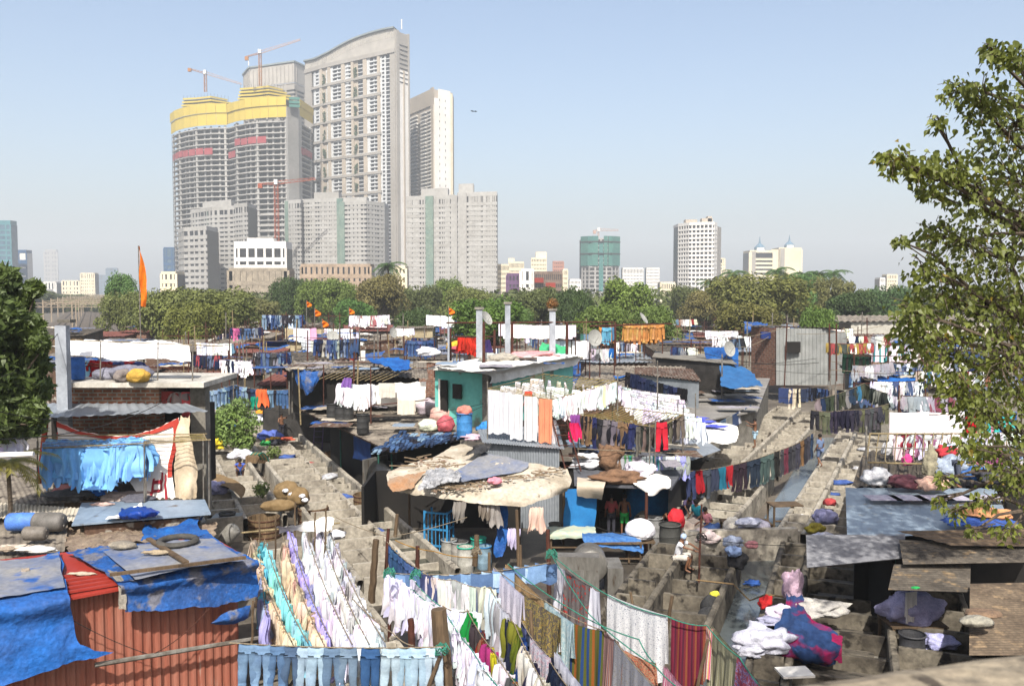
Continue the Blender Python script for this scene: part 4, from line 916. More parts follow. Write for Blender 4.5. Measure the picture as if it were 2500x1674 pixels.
def blob(name, label, cat, loc, rad, col, amp=.18, mat=None, group=None, fq=3.0, seed=1, n=34, parent=None, rz=0, flat=True):
 b = MB(); rx, ry, rz_ = rad; sd = V((seed * 5.1, seed * 2.3, seed)); m = n // 2
 def fn(u, v):
  a = u * 6.28318; p = v * 3.14159; d = V((math.cos(a) * math.sin(p), math.sin(a) * math.sin(p), -math.cos(p)))
  k = 1 + amp * (noise.noise(d * fq * .6 + sd) * 1.5 + .3 * noise.noise(d * fq * 2.6 + sd)); k += (.05 + amp * .35) * (.3 - min(.3, abs(noise.noise(d * fq * 1.5 + sd)) * 1.6)) + .02 * noise.noise(d * fq * 7); z = d.z * rz_ * k
  if flat: z = max(z, -rz_ * .75)
  q = V((d.x * rx * k, d.y * ry * k, z + rz_ * (.75 if flat else 0)))
  if rz: q.rotate(Matrix.Rotation(rz, 3, 'Z'))
  return V(loc) + q
 b.grid(fn, n, m); o = b.build(name, mat or bundle_m, parent, smooth=True, at=loc if parent is None else None); o.color = (*col, 1)
 return tag(o, label, cat, group) if parent is None else o
def post(a, b_, r, mat, label, name='wooden_post', cat='post', group=None, n=7, r2=None, wob=.0):
 a, b_ = V(a), V(b_); k = 6; pts = [a.lerp(b_, i / k) + V((U(-wob, wob), U(-wob, wob), 0)) for i in range(k + 1)]
 m = MB(); m.tube(pts, r, n, r2=r2 or r * .85); return tag(m.build(name, mat, at=a), label, cat, group)
def drum_proto(h=.9, r=.29, opened=True):
 root = bpy.data.objects.new('drum', None); COL.objects.link(root)
 b = MB(); b.lathe([(r * .92, 0), (r, .04), (r * 1.0, h * .3), (r * 1.03, h * .33), (r, h * .36), (r, h * .64), (r * 1.03, h * .67), (r, h * .7), (r * .97, h * .96), (r * 1.02, h)], n=20, capt=False)
 b.lathe([(r * .98, h), (r * .93, h * .55), (r * .9, h * .5)], n=20, capb=False)
 bo = b.build('body', plastic, root, smooth=True); b = MB(); b.lathe([(r * .97, h - .01), (r * 1.07, h - .01), (r * 1.07, h + .03), (r * .97, h + .03)], n=20, capb=False, capt=False)
 return Proto(root, [bo, b.build('rim', plastic, root, smooth=True)])
DRUM = drum_proto()
def drum_closed():
 root = bpy.data.objects.new('barrel', None); COL.objects.link(root); b = MB(); r, h = .29, .92
 b.lathe([(r * .8, 0), (r * .97, .05), (r, .12), (r, h * .42), (r * 1.04, h * .46), (r * 1.04, h * .52), (r, h * .56), (r, h * .86), (r * .9, h * .95), (r * .78, h)], n=20)
 c = MB()
 for s in (-1, 1): c.lathe([(.045, h), (.045, h + .035)], (s * .12, 0, 0), 8)
 return Proto(root, [b.build('body', plastic, root, smooth=True), c.build('bung', plastic, root)])
BARREL = drum_closed()
tubm = M('tub_wood', C('#a68a66', .75), C('#6e5840', .75), scale=5, stretch=(3, 3, .2), fine=.3, bump=.4)
def tub_proto():
 root = bpy.data.objects.new('wooden_tub', None); COL.objects.link(root); st = MB(); n = 18
 for k in range(n):
  a = 6.2832 * k / n; m = Matrix.Rotation(a, 3, 'Z'); st.box(m @ V((.60, 0, .42)), (.035, .205, .84), mat=m)
 hp = MB()
 for z in (.1, .3, .55, .76): hp.lathe([(.632, z), (.645, z), (.645, z + .035), (.632, z + .035)], n=24, capb=False, capt=False)
 w_ = MB(); w_.lathe([(.585, .55), (.0, .56)], n=18, capb=False, capt=False)
 return Proto(root, [st.build('staves', tubm, root), hp.build('hoops', rustpole, root, smooth=True), w_.build('water_surface', water_m, root)])
TUB = tub_proto()
def washrow(label, o, d, length, width, pitch, cols=(1.0,), h=.85, n0=0, tall=.12, stones=True, water=(0,), concrete=concrete):
 d = V((d[0], d[1], 0)).normalized(); s = V((d.y, -d.x, 0)); o = V((o[0], o[1], 0)); ang = math.atan2(d.y, d.x)
 root = thing('wash_pen_row', label, 'wash pens', o, 'concrete wash pen rows'); x = 0.0; edges = [0.0]
 for c in cols: x += c * width; edges.append(x)
 mid = o + d * (length / 2)
 for e in edges:
  b = MB(); k = 24
  def fn(u, v):
   p = o + d * (u * length) + s * e; prof = [(-.1, 0), (-.1, h * .96), (-.06, h + .02), (.06, h + .02), (.1, h * .96), (.1, 0)]; q = prof[round(v * 5)]
   return p + s * q[0] + V((0, 0, q[1] + (.012 * math.sin(u * 37 + e) if q[1] > 0 else 0)))
  b.grid(fn, k, 5); b.build('long_wall', concrete, root)
 n = int(length / pitch)
 for ci in range(len(cols)):
  a, c = edges[ci] + .1, edges[ci + 1] - .1
  for i in range(n + 1):
   p = o + d * (i * pitch + (.25 * ci)) + s * ((a + c) / 2); hh = h + tall * (1 if ci % 2 == 0 else -2) + U(-.04, .04)
   b = MB(); b.box(p + V((0, 0, hh / 2)), (.13, (c - a), hh), rz=ang);
   b.build('divider', concrete, root)
   if stones and i < n and ci not in water:
    b = MB(); q = p + d * (pitch * .45); m = Matrix.Rotation(ang, 3, 'Z') @ Matrix.Rotation(R(12), 3, 'Y'); b.box(q + V((0, 0, h * .42)), (pitch * .55, (c - a) * .7, .12), mat=m); b.build('washing_stone', concrete, root)
  b = MB(); p0, p1 = o + s * a, o + s * c; z = .32 if ci in water else .1
  b.quad(p0 + V((0, 0, z)), p1 + V((0, 0, z)), p1 + d * length + V((0, 0, z)), p0 + d * length + V((0, 0, z))); b.build('water_surface' if ci in water else 'pen_floor', water_m if ci in water else cement, root)
 return root
uL = V((-.42, 1)).normalized(); uR = V((.38, 1)).normalized(); uR2 = V((.46, 1)).normalized()
def lineL(dd, off): return V((-3.0 - .42 * (dd - 31.3) - off, dd, 0))
washrow('sunlit wash pens with water basins along the big dark shed', lineL(27.5, 3.3), uL, 30, 3.2, 1.5, (.62, .38), water=(1,))
washrow('wash pens running far up to the line of jeans', lineL(59, 3.3), uL, 14, 3.2, 1.5, (.62, .38), water=(1,))
washrow('wash pens farther left, with a man squatting in them', lineL(34.5, 7.6), uL, 24, 3.1, 1.6, (.5, .5), water=())
washrow('wash pens below the white hanging uniforms', lineL(20, 6.2), uL, 12, 2.4, 1.6, (1.0,), water=())
washrow('deep wash pens left of the water channel, with black cans inside', V((1.4, 21.6)), uR, 10.2, 2.85, 1.45, (.36, .64), h=.95, water=(0,), concrete=concrete_dark)
washrow('wash pens right of the water channel in the tree shade', V((5.3, 20.2)), uR, 12.6, 3.3, 1.5, (.27, .73), water=(), concrete=concrete_dark)
washrow('darkest wash pens under the edge of the grey tin roof', V((9.0, 20.6)), uR, 7, 2.0, 1.6, (1.0,), water=(), concrete=concrete_dark)
washrow('stepped wash pens on the right going up to the racks', V((9.9, 33.2)), uR2, 27, 3.1, 1.35, (.3, .7), water=())
washrow('wash pens behind the standing washermen, with wet cloths on the walls', V((5.0, 35.6)), uR2, 11, 3.6, 1.5, (.5, .5), water=(1,))
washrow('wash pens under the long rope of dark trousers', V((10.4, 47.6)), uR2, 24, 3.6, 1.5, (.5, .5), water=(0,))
b = MB(); a0 = V((5.75, 21, .05)); a1 = V((7.0, 20.5, .05)) ; b.quad(V((2.6, 17, .05)), V((4.2, 17, .05)), V((9.9, 33, .05)), V((8.5, 33, .05))); b.quad(V((8.5, 33, .05)), V((9.9, 33, .05)), V((22.5, 60, .05)), V((20.3, 60, .05)))
tag(b.build('water_channel', M('channel_water', C('#6b7274', .7), C('#565d5e', .7), scale=.6, rough=.12, spec=.6, fine=.15, bump=.1, bscale=3)), kind='structure')
b = MB(); b.quad(V((-6, 24, .02)), V((6, 24, .02)), V((14, 36, .02)), V((-6, 40, .02))); tag(b.build('yard_pavement', M('wet_yard', C('#6d655a', .6), C('#45403a', .6), scale=1.5, rough=.5, fine=.3)), kind='structure')
b = MB(); b.box((8.3, 32.3, .6), (4.2, .3, 1.2), rz=.1); tag(b.build('tank_wall', concrete, at=(8.3, 32.3, 0)), 'tall stained concrete cross wall at the head of the water channel', 'wall')
shed = house('red_shed', 'red corrugated metal shed under two blue tarpaulins in the near corner', 'shed', [(-130, 1522, 3.4), (627, 1378, 3.4), (515, 1312, 3.45), (-130, 1385, 3.5)], redtin, M('red_roof_new', C('#c4483a', .8), C('#b03a2e', .8), scale=1, rough=.5, fine=.1), corr=0, inset=.22)
for q in [c for c in COL.objects if c.parent == shed and c.name.startswith('wall')]: bpy.data.objects.remove(q)
W0, W1, W2, W3 = [G(*q) for q in ((-130, 1522, 3.4), (627, 1378, 3.4), (515, 1312, 3.4), (-130, 1385, 3.4))]
nw = V(((W1 - W0).y, -(W1 - W0).x, 0)).normalized(); ins = -nw * .3; dw = (W1 - W0).normalized()
A_, B_ = W0 + ins, W1 + ins - dw * .35; b = MB(); b.corr(A_ * 1, B_ * 1, V((B_.x, B_.y, 0)), V((A_.x, A_.y, 0)), .19, .028); b.build('front_wall', redtin, shed)
Cb = W2 - dw * .35 ; b = MB(); b.corr(B_, Cb, V((Cb.x, Cb.y, 0)), V((B_.x, B_.y, 0)), .19, .028); b.build('side_wall', redtin, shed)
b = MB(); R0, R1, R2_, R3 = G(150, 1470, 3.4), G(300, 1443, 3.4), G(190, 1350, 3.5), G(130, 1350, 3.5)
for k in range(5): t = .62 + k * .075; b.bar(R3.lerp(R0, t) + V((0, 0, .1)), R2_.lerp(R1, t) + V((0, 0, .1)), .1, .05)
b.build('roof_rib', M('red_roof_new'), shed)
F_ = lambda x, y, off=.06: WP(x, y, W0, W1, off)
surf('blue_tarpaulin', [[G(-140, 1380, 3.6), G(60, 1362, 3.62), G(146, 1347, 3.62)], [G(-140, 1440, 3.6), G(60, 1420, 3.62), G(158, 1400, 3.6)], [G(-140, 1508, 3.56), G(60, 1474, 3.56), G(172, 1455, 3.56)],
 [F_(-140, 1560, .12), F_(60, 1530, .18), F_(182, 1510, .12)], [F_(-140, 1640, .12), F_(90, 1590, .3), F_(200, 1577, .3)], [F_(-140, 1740, .12), F_(80, 1650, .35), F_(276, 1593, .28)]],
 M('blue_tarp_mix', C('#2a78d4', .85), C('#3c68b0', .8), scale=1.3, rough=.7, fine=.25, bump=1.3, bscale=8, spec=.2), 'bright blue tarpaulin draped over the left half of the red shed, pulled to a point', 'tarpaulin', 44, 34, .07, 1.3, raw=True)
surf('dusty_tarp_top', [[G(-138, 1372, 3.66), G(60, 1362, 3.68), G(143, 1350, 3.68)], [G(-138, 1430, 3.68), G(60, 1412, 3.69), G(152, 1396, 3.68)], [G(-138, 1478, 3.68), G(60, 1448, 3.69), G(160, 1432, 3.68)]], tarp_dusty, 'dust covered grey blue tarpaulin top on the left of the red shed', 'tarpaulin', 24, 14, .03, 1.3, raw=True)
surf('worn_tarpaulin', [[G(163, 1346, 3.64), G(300, 1328, 3.66), G(515, 1310, 3.62)], [G(235, 1385, 3.62), G(400, 1362, 3.66), G(575, 1345, 3.6)], [G(290, 1432, 3.56), G(450, 1402, 3.56), G(628, 1370, 3.56)],
 [F_(300, 1462, .15), F_(450, 1440, .2), F_(628, 1400, .15)], [F_(306, 1494, .2), F_(470, 1484, .32), F_(628, 1460, .2)]], tarp_worn, 'worn dusty blue tarpaulin hanging over the right eave of the red shed', 'tarpaulin', 50, 30, .07, 1.6, raw=True, seed=2)
surf('tarp_dust_sheet', [[G(250, 1346, 3.74), G(400, 1322, 3.76), G(520, 1313, 3.74)], [G(300, 1385, 3.74), G(430, 1365, 3.76), G(572, 1347, 3.74)], [G(330, 1412, 3.74), G(450, 1388, 3.76), G(600, 1366, 3.74)]], tarp_dusty, 'grey dusty sheet on top of the worn tarpaulin', 'tarpaulin', 24, 14, .03, 1.6, raw=True, seed=4)
surf('torn_flap', [[F_(520, 1515, .15), F_(560, 1490, .2), F_(612, 1478, .15)], [F_(515, 1519, .2), F_(570, 1510, .35), F_(605, 1505, .2)], [F_(512, 1522, .1), F_(570, 1524, .2), F_(606, 1508, .1)]], tarp_worn, 'torn blue and grey flap below the right corner of the worn tarpaulin', 'tarpaulin', 14, 8, .04, 2, raw=True, seed=5)
surf('grey_flap', [[F_(262, 1392, -.5), F_(285, 1395, -.4)], [F_(285, 1425, .05), F_(306, 1432, .1)], [F_(290, 1485, .15), F_(308, 1490, .25)]], M('flap_grey', C('#a39c90', .7), C('#7a746a', .7), scale=3, bump=.8), 'crumpled grey hem of the worn tarpaulin above the bare red sheets', 'tarpaulin hem', 8, 12, .04, 3, raw=True)
post(WP(232, 1622, W0, W1, .12), WP(665, 1551, W0, W1, .12), .055, steelpole, 'long grey pipe tied along the front of the red shed', 'pipe', 'pipe', r2=.05)
rope(sag(F_(180, 1515), F_(368, 1598, .12), .05), .008, wire, label='thin wire from the blue tarpaulin point to the grey pipe', name='tie_wire')
rope(sag(F_(510, 1485, .3), F_(368, 1598, .12), .12), .01, rustpole, label='twisted rusty wire from the torn flap to the grey pipe', name='tie_wire')
rope(sag(F_(368, 1600, .14), F_(372, 1690, .06), .0), .012, rustpole, label='rusty wire hanging down from the middle of the grey pipe', name='tie_wire')
b = MB(); b.bar(G(268, 1402, 3.86), G(600, 1360, 3.84), .09, .06); tag(b.build('roof_plank', wood), 'long plank weighing down the worn tarpaulin along the eave', 'plank')
b = MB(); b.bar(G(362, 1314, 3.82), G(455, 1372, 3.84), .12, .05); tag(b.build('roof_plank', wood), 'short plank lying across the dusty top beside the tyre', 'plank')
b = MB(); tc_ = G(434, 1320, 3.84)
b.grid(lambda u, v: tc_ + V((math.cos(u * 6.2832) * (.42 + .075 * math.cos(v * 6.2832)), math.sin(u * 6.2832) * (.42 + .075 * math.cos(v * 6.2832)), .075 * math.sin(v * 6.2832))), 28, 8)
tag(b.build('tyre', rubber, smooth=True), 'old bicycle tyre lying on the dusty tarpaulin', 'tyre')
blob('sandbag', 'stone grey bag on the dusty tarpaulin beside a plank', 'sack', G(300, 1338, 3.78), (.33, .16, .1), (.25, .22, .17), .1)
blob('old_rope_pile', 'pile of dry old rope on the dusty tarpaulin', 'rope', G(380, 1352, 3.8), (.3, .07, .05), (.3, .24, .16), .4)
blob('dry_rag', 'dry pale rag lying on the bare red roof sheets', 'rag', G(200, 1402, 3.56), (.3, .06, .03), (.45, .38, .28), .4)
house('asbestos_shack', 'weathered grey sheet roof carrying three plastic barrels', 'hut', [(-120, 1400, 2.7), (158, 1345, 2.7), (170, 1250, 2.8), (-120, 1262, 2.8)], cement, asbestos, .3, corr=.17, amp=.012)
house('grey_roof_shack', 'pale stained sheet roof left of the hanging blue shirts', 'hut', [(-120, 1240, 3.0), (200, 1225, 3.0), (120, 1140, 3.1), (-120, 1105, 3.2)], cement, asbestos, .3, corr=.17, amp=.012)
sheetroof([(-60, 1262, 2.95), (190, 1272, 2.95), (200, 1240, 3.05), (-60, 1222, 3.05)], M('white_sheet_roof', C('#d8cfbc', .8), C('#b5aa96', .8), scale=1.2, fine=.15), 'whitish corrugated sheet above the barrels', .12)
house('tin_canopy_shack', 'smooth light grey tin roof with a crumpled blue tarpaulin on it', 'hut', [(175, 1284, 3.0), (515, 1256, 3.0), (500, 1222, 3.1), (200, 1230, 3.1)], rust, tinblue, .25, corr=0)
surf('rubbish_tarp', [[(165, 1296, 2.6), (340, 1290, 2.65), (530, 1275, 2.6)], [(160, 1320, 2.7), (340, 1305, 2.75), (525, 1300, 2.7)], [(165, 1350, 3.0), (340, 1330, 3.1), (515, 1315, 3.2)]], M('dirty_canvas', C('#b8a48c', .75), C('#7d6b5a', .75), scale=4, fine=.35, bump=1, bscale=6, col3=C('#8a6f6a', .8)), 'crumpled dirty canvas and rubbish between the tin roof and the red shed', 'tarpaulin', 40, 14, .13, 2.5)
surf('blue_cover', [[(352, 1272, 2.75), (400, 1290, 2.8), (500, 1258, 2.85)], [(348, 1300, 2.85), (410, 1300, 2.9), (480, 1278, 2.95)], [(345, 1318, 3.0), (400, 1318, 3.1), (515, 1308, 3.1)]], tarp, 'bright blue tarpaulin scrap in front of the tin roof', 'tarpaulin', 20, 10, .1, 2.5, seed=3)
surf('crumpled_blue_tarp', [[(300, 1243, 3.2), (340, 1236, 3.25), (370, 1243, 3.2)], [(290, 1256, 3.25), (335, 1248, 3.4), (390, 1252, 3.22)], [(285, 1266, 3.12), (340, 1268, 3.15), (378, 1262, 3.12)]], M('tarp_deep', C('#1a52c0', .8), C('#123f95', .8), scale=2, rough=.5, fine=.2, bump=1, bscale=5), 'small crumpled deep blue tarpaulin on the light tin roof', 'tarpaulin', 16, 10, .09, 4)
surf('white_plastic', [[(262, 1262, 3.14), (300, 1250, 3.16), (345, 1226, 3.2)], [(258, 1268, 3.14), (300, 1262, 3.16), (350, 1240, 3.2)]], white_tarp, 'white plastic strip beside the crumpled blue tarpaulin', 'plastic sheet', 12, 6, .04, 4)
for (x, y, sc, c, rot, lb) in ((50, 1290, .9, (.08, .2, .6), .1, 'blue barrel lying on the grey roof'), (118, 1290, .95, (0.14, .13, .12), -.05, 'larger grey barrel lying right of the blue one'), (84, 1314, .68, (.16, .14, .12), 0, 'smaller grey barrel lying in front of the other two')):
 p = G(x, y, 2.9) + V((0, 0, .22 * sc)); BARREL.put(p - V((.42 * sc, 0, 0)), rot, sc, lb, 'barrel', 'barrels lying on the grey roof', color=c, tilt=(0, R(90)))
for i, (x, y, w2, c) in enumerate(((30, 1340, .5, (.5, .42, .34)), (90, 1345, .5, (.6, .58, .55)), (15, 1345, .3, (.3, .24, .18)), (62, 1400, .1, (.3, .25, .2)), (250, 1235, .35, (.5, .35, .3)))):
 blob('rag_heap', ['brown rag heap at the left edge of the grey roof', 'white scraps with a blue print on the grey roof', 'dark little heap at the very edge of the grey roof', 'small clod on the dusty tarpaulin', 'pinkish bag behind the light tin roof'][i], 'rags', G(x, y, 2.85 if i < 3 else (3.65 if i == 3 else 3.1)), (w2, w2 * .35, .07), c, .4, litter_m, seed=i)
y0 = 31.0
hz_ = thing('brick_house', 'two storey brick house with white roof slab, tin awning and white sheets on top', 'house', (D(320, 985, y0 + 1).x, y0 + 1, 0))
def bx(nm, mat, x0, x1, ya, yb, Ya, Yb, par, Yref=None):
 Yr = Yref or Ya; p, q = D(x0, yb, Yr), D(x1, ya, Yr); m = MB(); m.box(((p.x + q.x) / 2, (Ya + Yb) / 2, (p.z + q.z) / 2), (q.x - p.x, Yb - Ya, q.z - p.z)); return m.build(nm, mat, par)
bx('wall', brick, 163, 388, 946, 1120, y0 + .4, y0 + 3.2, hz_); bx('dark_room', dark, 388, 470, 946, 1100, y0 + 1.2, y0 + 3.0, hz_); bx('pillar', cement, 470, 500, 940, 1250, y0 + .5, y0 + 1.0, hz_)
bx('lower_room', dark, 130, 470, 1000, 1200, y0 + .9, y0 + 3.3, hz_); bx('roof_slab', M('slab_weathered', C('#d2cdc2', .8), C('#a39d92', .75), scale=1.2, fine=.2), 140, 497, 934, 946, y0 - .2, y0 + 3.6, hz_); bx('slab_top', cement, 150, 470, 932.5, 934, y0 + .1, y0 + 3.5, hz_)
m = MB(); m.corr(D(62, 1021, 29.4), D(508, 1004, 29.6), D(452, 984, 31.4), D(106, 984, 31.4), .35, .02); m.build('awning', tin, hz_)
bx('brick_pier', brick, 322, 345, 1020, 1060, y0 + .2, y0 + .6, hz_)
cb = thing('concrete_column', 'tall grey concrete column standing left of the white sheets', 'column', D(151, 1010, 30.6)); bx('shaft', M('col_grey', C('#b4bac2', .75), C('#8f949b', .75), scale=1, fine=.15), 143, 160, 795, 1150, 30.4, 30.7, cb); bx('cap', cement, 140, 171, 780, 788, 30.35, 30.75, cb)
surf('white_bedsheet', [[D(155, 832, 32.4), D(230, 829, 32.3), D(300, 836, 32.3), D(380, 832, 32.3), D(462, 842, 32.4)], [D(154, 850, 32.0), D(230, 850, 32.0), D(300, 855, 32.0), D(380, 855, 32.0), D(464, 858, 32.1)], [D(153, 866, 31.7), D(235, 872, 31.7), D(300, 880, 31.7), D(380, 876, 31.7), D(465, 884, 31.8)]],
 M('white_scallop', (.82, .82, .82), (.74, .74, .76), scale=4, fine=.03, bump=.5, bscale=5, trans=.2), 'long white scalloped sheets spread over the rooftop rack', 'sheet', 70, 12, .05, 2.5, raw=True)
for (x, yb, lb) in ((165, 925, 'left'), (470, 932, 'right'), (245, 925, 'second'), (385, 928, 'third')):
 post(D(x, yb, 31.5), D(x + 1, 832, 31.6), .025, steelpole, f'{lb} thin pole of the rack holding the long white sheets', 'pole', 'pole')
for (a, c, lb) in (((150, 829), (545, 845), 'upper bamboo of the rack above the white sheets'), ((165, 893), (470, 897), 'dark rail below the white sheets'), ((165, 884), (470, 903), 'second dark rail below the white sheets')):
 post(D(*a, 31.9), D(*c, 31.9), .02, bamboo if 'bamboo' in lb else rustpole, lb, 'rail', 'rail')
DRUM.put(D(190, 926, 31.6), 0, .85, 'blue plastic drum on the slab below the white sheets', 'drum', None, color=(.02, .1, .35))
for i, (x, y, rx, c) in enumerate(((265, 928, .55, (.22, .22, .26)), (310, 922, .6, (.18, .18, .22)), (340, 924, .5, (.16, .16, .2)), (300, 932, .3, (.2, .17, .15)), (338, 932, .4, (.5, .3, .05)))):
 blob('sack', ['grey sack leftmost on the roof slab', 'big grey sack in the middle on the roof slab', 'dark grey sack rightmost on the roof slab', 'small brown heap before the grey sacks', 'ochre sack before the grey sacks'][i], 'sack', D(x, y, 32 - .3 * i), (rx, .35, .26), c, .15, seed=i)
hang(sag(D(215, 878, 33), D(345, 882, 33), .05), ['shirt'], [(.5, .02, .03), (.45, .03, .04), (.1, .15, .4)], 9, 'under the long white sheets', size=.85)
hang(sag(D(180, 876, 33), D(215, 878, 33), .02), ['sheet'], [(.6, .5, .1), (.3, .5, .7)], 3, 'beside the blue drum on the slab', drop=1.0, wsheet=.35)
hang(sag(D(395, 952, 31.6), D(470, 955, 31.6), .05), ['shirt', 'sheet'], [(.5, .4, .35), (.1, .15, .35), (.6, .1, .1)], 5, 'in the dark bay of the brick house', drop=.8, size=.8)
ban = thing('banner', 'big white banner with red border and red letters hung below the tin awning', 'banner', D(280, 1230, 29.6))
bw = M('banner_white', C('#efe9e2', .85), C('#d6cdc4', .85), scale=1.5, fine=.05, bump=.4, bscale=4); br_ = M('banner_red', C('#cf4a38', .85), C('#b83c30', .85), scale=2, fine=.1)
rowsb = [[D(140, 1028, 29.7), D(200, 1052, 29.6), D(290, 1064, 29.5), D(370, 1050, 29.5), D(437, 1018, 29.6)], [D(140, 1075, 29.6), D(200, 1085, 29.5), D(290, 1095, 29.5), D(370, 1085, 29.4), D(440, 1075, 29.5)], [D(130, 1130, 29.5), D(200, 1140, 29.5), D(290, 1150, 29.4), D(370, 1150, 29.3), D(420, 1140, 29.3)], [D(115, 1150, 29.4), D(200, 1165, 29.4), D(300, 1165, 29.3), D(355, 1224, 28.9), D(430, 1222, 28.9)]]
surf('cloth', rowsb, bw, nu=40, nv=20, amp=.04, fq=2, parent=ban, raw=True)
def strip(par, rows, u0, u1, v0, v1, mat, nm='red_border', off=V((0, -.05, .0))):
 def fn(u, v):
  uu, vv = lerp(u0, u1, u), lerp(v0, v1, v); p = crom([crom(r, uu) for r in rows], vv); return p + noise.noise_vector(p * 2) * .04 + noise.noise_vector(p * 5.4) * .018 + off
 m = MB(); m.grid(fn, 24, 5); return m.build(nm, mat, par, smooth=True)
strip(ban, rowsb, 0, 1, .0, .12, br_); strip(ban, rowsb, .93, 1, .1, .75, br_); strip(ban, rowsb, -.0, .02, .2, 1, br_)
for (a, c, e, g) in ((.70, .72, .4, .55), (.74, .76, .4, .55), (.70, .76, .38, .41), (.70, .76, .54, .57), (.62, .74, .62, .645), (.62, .74, .68, .71), (.78, .8, .74, .95), (.8, .86, .76, .79), (.8, .86, .84, .87), (.86, .88, .7, .86), (.9, .92, .72, .95), (.72, .8, .86, .89)):
 strip(ban, rowsb, a, c, e, g, M('banner_letter', C('#b02a3a', .85), None, scale=2, fine=.05), 'letter_stroke')
surf('canvas_drape', [[D(438, 1018, 29.5), D(452, 1022, 29.5), D(462, 1020, 29.5)], [D(430, 1090, 29.3), D(455, 1095, 29.2), D(470, 1095, 29.3)], [D(425, 1160, 29.2), D(455, 1165, 29.0), D(483, 1160, 29.2)], [D(428, 1215, 29.0), D(455, 1222, 28.8), D(478, 1218, 29.0)]], M('canvas_pale', C('#d9c8ae', .85), C('#b9a588', .85), scale=2, fine=.1, bump=.6, bscale=4), 'beige canvas hanging in folds right of the banner', 'canvas', 16, 16, .08, 2.5, raw=True)
post(D(112, 1030, 29.8), D(95, 1180, 29.4), .09, br_, 'red painted post at the left end of the banner', 'red_post', 'post')
for (a, c, Y1, Y2, lb) in (((80, 1064), (505, 1059), 29.2, 29.2, 'rear bamboo of the blue shirt frame'), ((82, 1095), (515, 1073), 28.2, 28.2, 'front bamboo of the blue shirt frame'), ((92, 1064), (94, 1096), 29.2, 28.2, 'left end bar of the blue shirt frame'), ((497, 1059), (505, 1074), 29.2, 28.2, 'right end bar of the blue shirt frame')):
 post(D(*a, Y1), D(*c, Y2), .022, bamboo, lb, 'bamboo_bar', 'bamboo', wob=.01)
for (x, yb, Y, lb) in ((92, 1245, 28.2, 'front left pole'), (117, 1210, 29.2, 'rear left pole'), (353, 1268, 28.2, 'front middle pole'), (357, 1262, 28.4, 'second middle pole'), (511, 1258, 28.2, 'front right pole'), (497, 1230, 29.2, 'rear right pole')):
 post(D(x, yb, Y), D(x - 1, 1062 if 'rear' in lb else 1076, Y), .025, steelpole, lb + ' of the blue shirt frame', 'pole', 'pole')
for k in range(7): rope(sag(D(100, 1066 + k * 4, 29.1 - k * .14), D(500, 1060 + k * 2, 29.1 - k * .14), .12), .009, ropegrey if k % 2 else ropeyellow, label='thin drying rope stretched in the blue shirt frame', group='ropes of the blue shirt frame')
sb = (.2, .46, .82)
for k in range(5):
 hang(sag(D(112, 1070 + k * 5, 29.0 - k * .18), D(344, 1064 + k * 4, 29.0 - k * .18), .1), ['rag', 'shirt'], [sb, (.24, .5, .84), (.17, .42, .78)], 9, 'in the dense row before the banner', near=1, size=1.55, ang_j=.5)
for i, (x, y, rx, c, lb) in enumerate(((310, 1215, .9, (.35, .28, .24), 'brown grey plastic heap below the banner'), (335, 1222, .55, (.1, .1, .12), 'dark bag in the heap below the banner'), (170, 1210, .8, (.1, .1, .1), 'dark plastic pieces below the blue shirts'), (175, 1195, .6, (.5, .2, .18), 'reddish rags below the blue shirts'), (250, 1205, .4, (.02, .15, .5), 'blue rag below the blue shirts'), (70, 1155, .5, (.16, .14, .13), 'dark stone block left of the blue shirts'), (103, 1165, .4, (.2, .17, .15), 'small stone block at the foot of the left pole'))):
 blob('roof_heap', lb, 'rubbish', G(x, y + 8, 3.0), (rx, .4, .18), c, .3, seed=i + 3)
house('brown_room', 'low brown boarded room behind the blue shirts', 'hut', [(130, 1215, 3.1), (470, 1222, 3.1), (470, 1180, 3.2), (130, 1175, 3.2)], wood, asbdark, .1, corr=.2)
hang(sag(D(-10, 1064, 26), D(50, 1066, 26), .02), ['shirt'], [(.6, .6, .7)], 7, 'in the shade under the left tree', near=1, size=.8)
post(D(-20, 1112, 25), D(82, 1108, 25), .09, white_tarp, 'rolled white sheet on the edge of the roof under the left tree', 'rolled_sheet', 'sheet')
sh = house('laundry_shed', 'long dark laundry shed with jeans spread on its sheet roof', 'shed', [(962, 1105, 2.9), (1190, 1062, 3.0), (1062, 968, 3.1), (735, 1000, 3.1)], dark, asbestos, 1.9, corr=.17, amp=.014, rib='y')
E0, E1 = G(735, 1000, 3.05), G(962, 1105, 2.85)
b = MB(); b.bar(E0, E1, .06, .12); b.build('eave', rust, sh)
for i in range(46):              # jeans lying on the roof
 u, v = (i % 9) / 8, (i // 9) / 5; x = lerp(lerp(905, 985, v), lerp(1085, 1150, v), u) - 60 * (1 - v) * (0) ; y = lerp(lerp(1062, 1100, u * .3), 1045, v) + (8 if u < .6 else 0)
 p = G(lerp(lerp(925, 985, v), lerp(1095, 1150, v), u), lerp(1098 - 24 * u, 1052, v), 3.08)
 garment('jeans', 0, p + V((0, 0, .03 + .01 * (i % 3))), U(-.5, .1), (.85, .85, .8), rng.choice(DEN), 'spread_jeans', f"{['blue', 'dark', 'faded'][i % 3]} jeans spread flat on the dark shed roof", 'jeans', 'jeans spread on the shed roof', tilt=R(-86))
FE = lambda px, py, off=.0: WP(px, py, V((E0.x, E0.y, 0)), V((E1.x, E1.y, 0)), off)
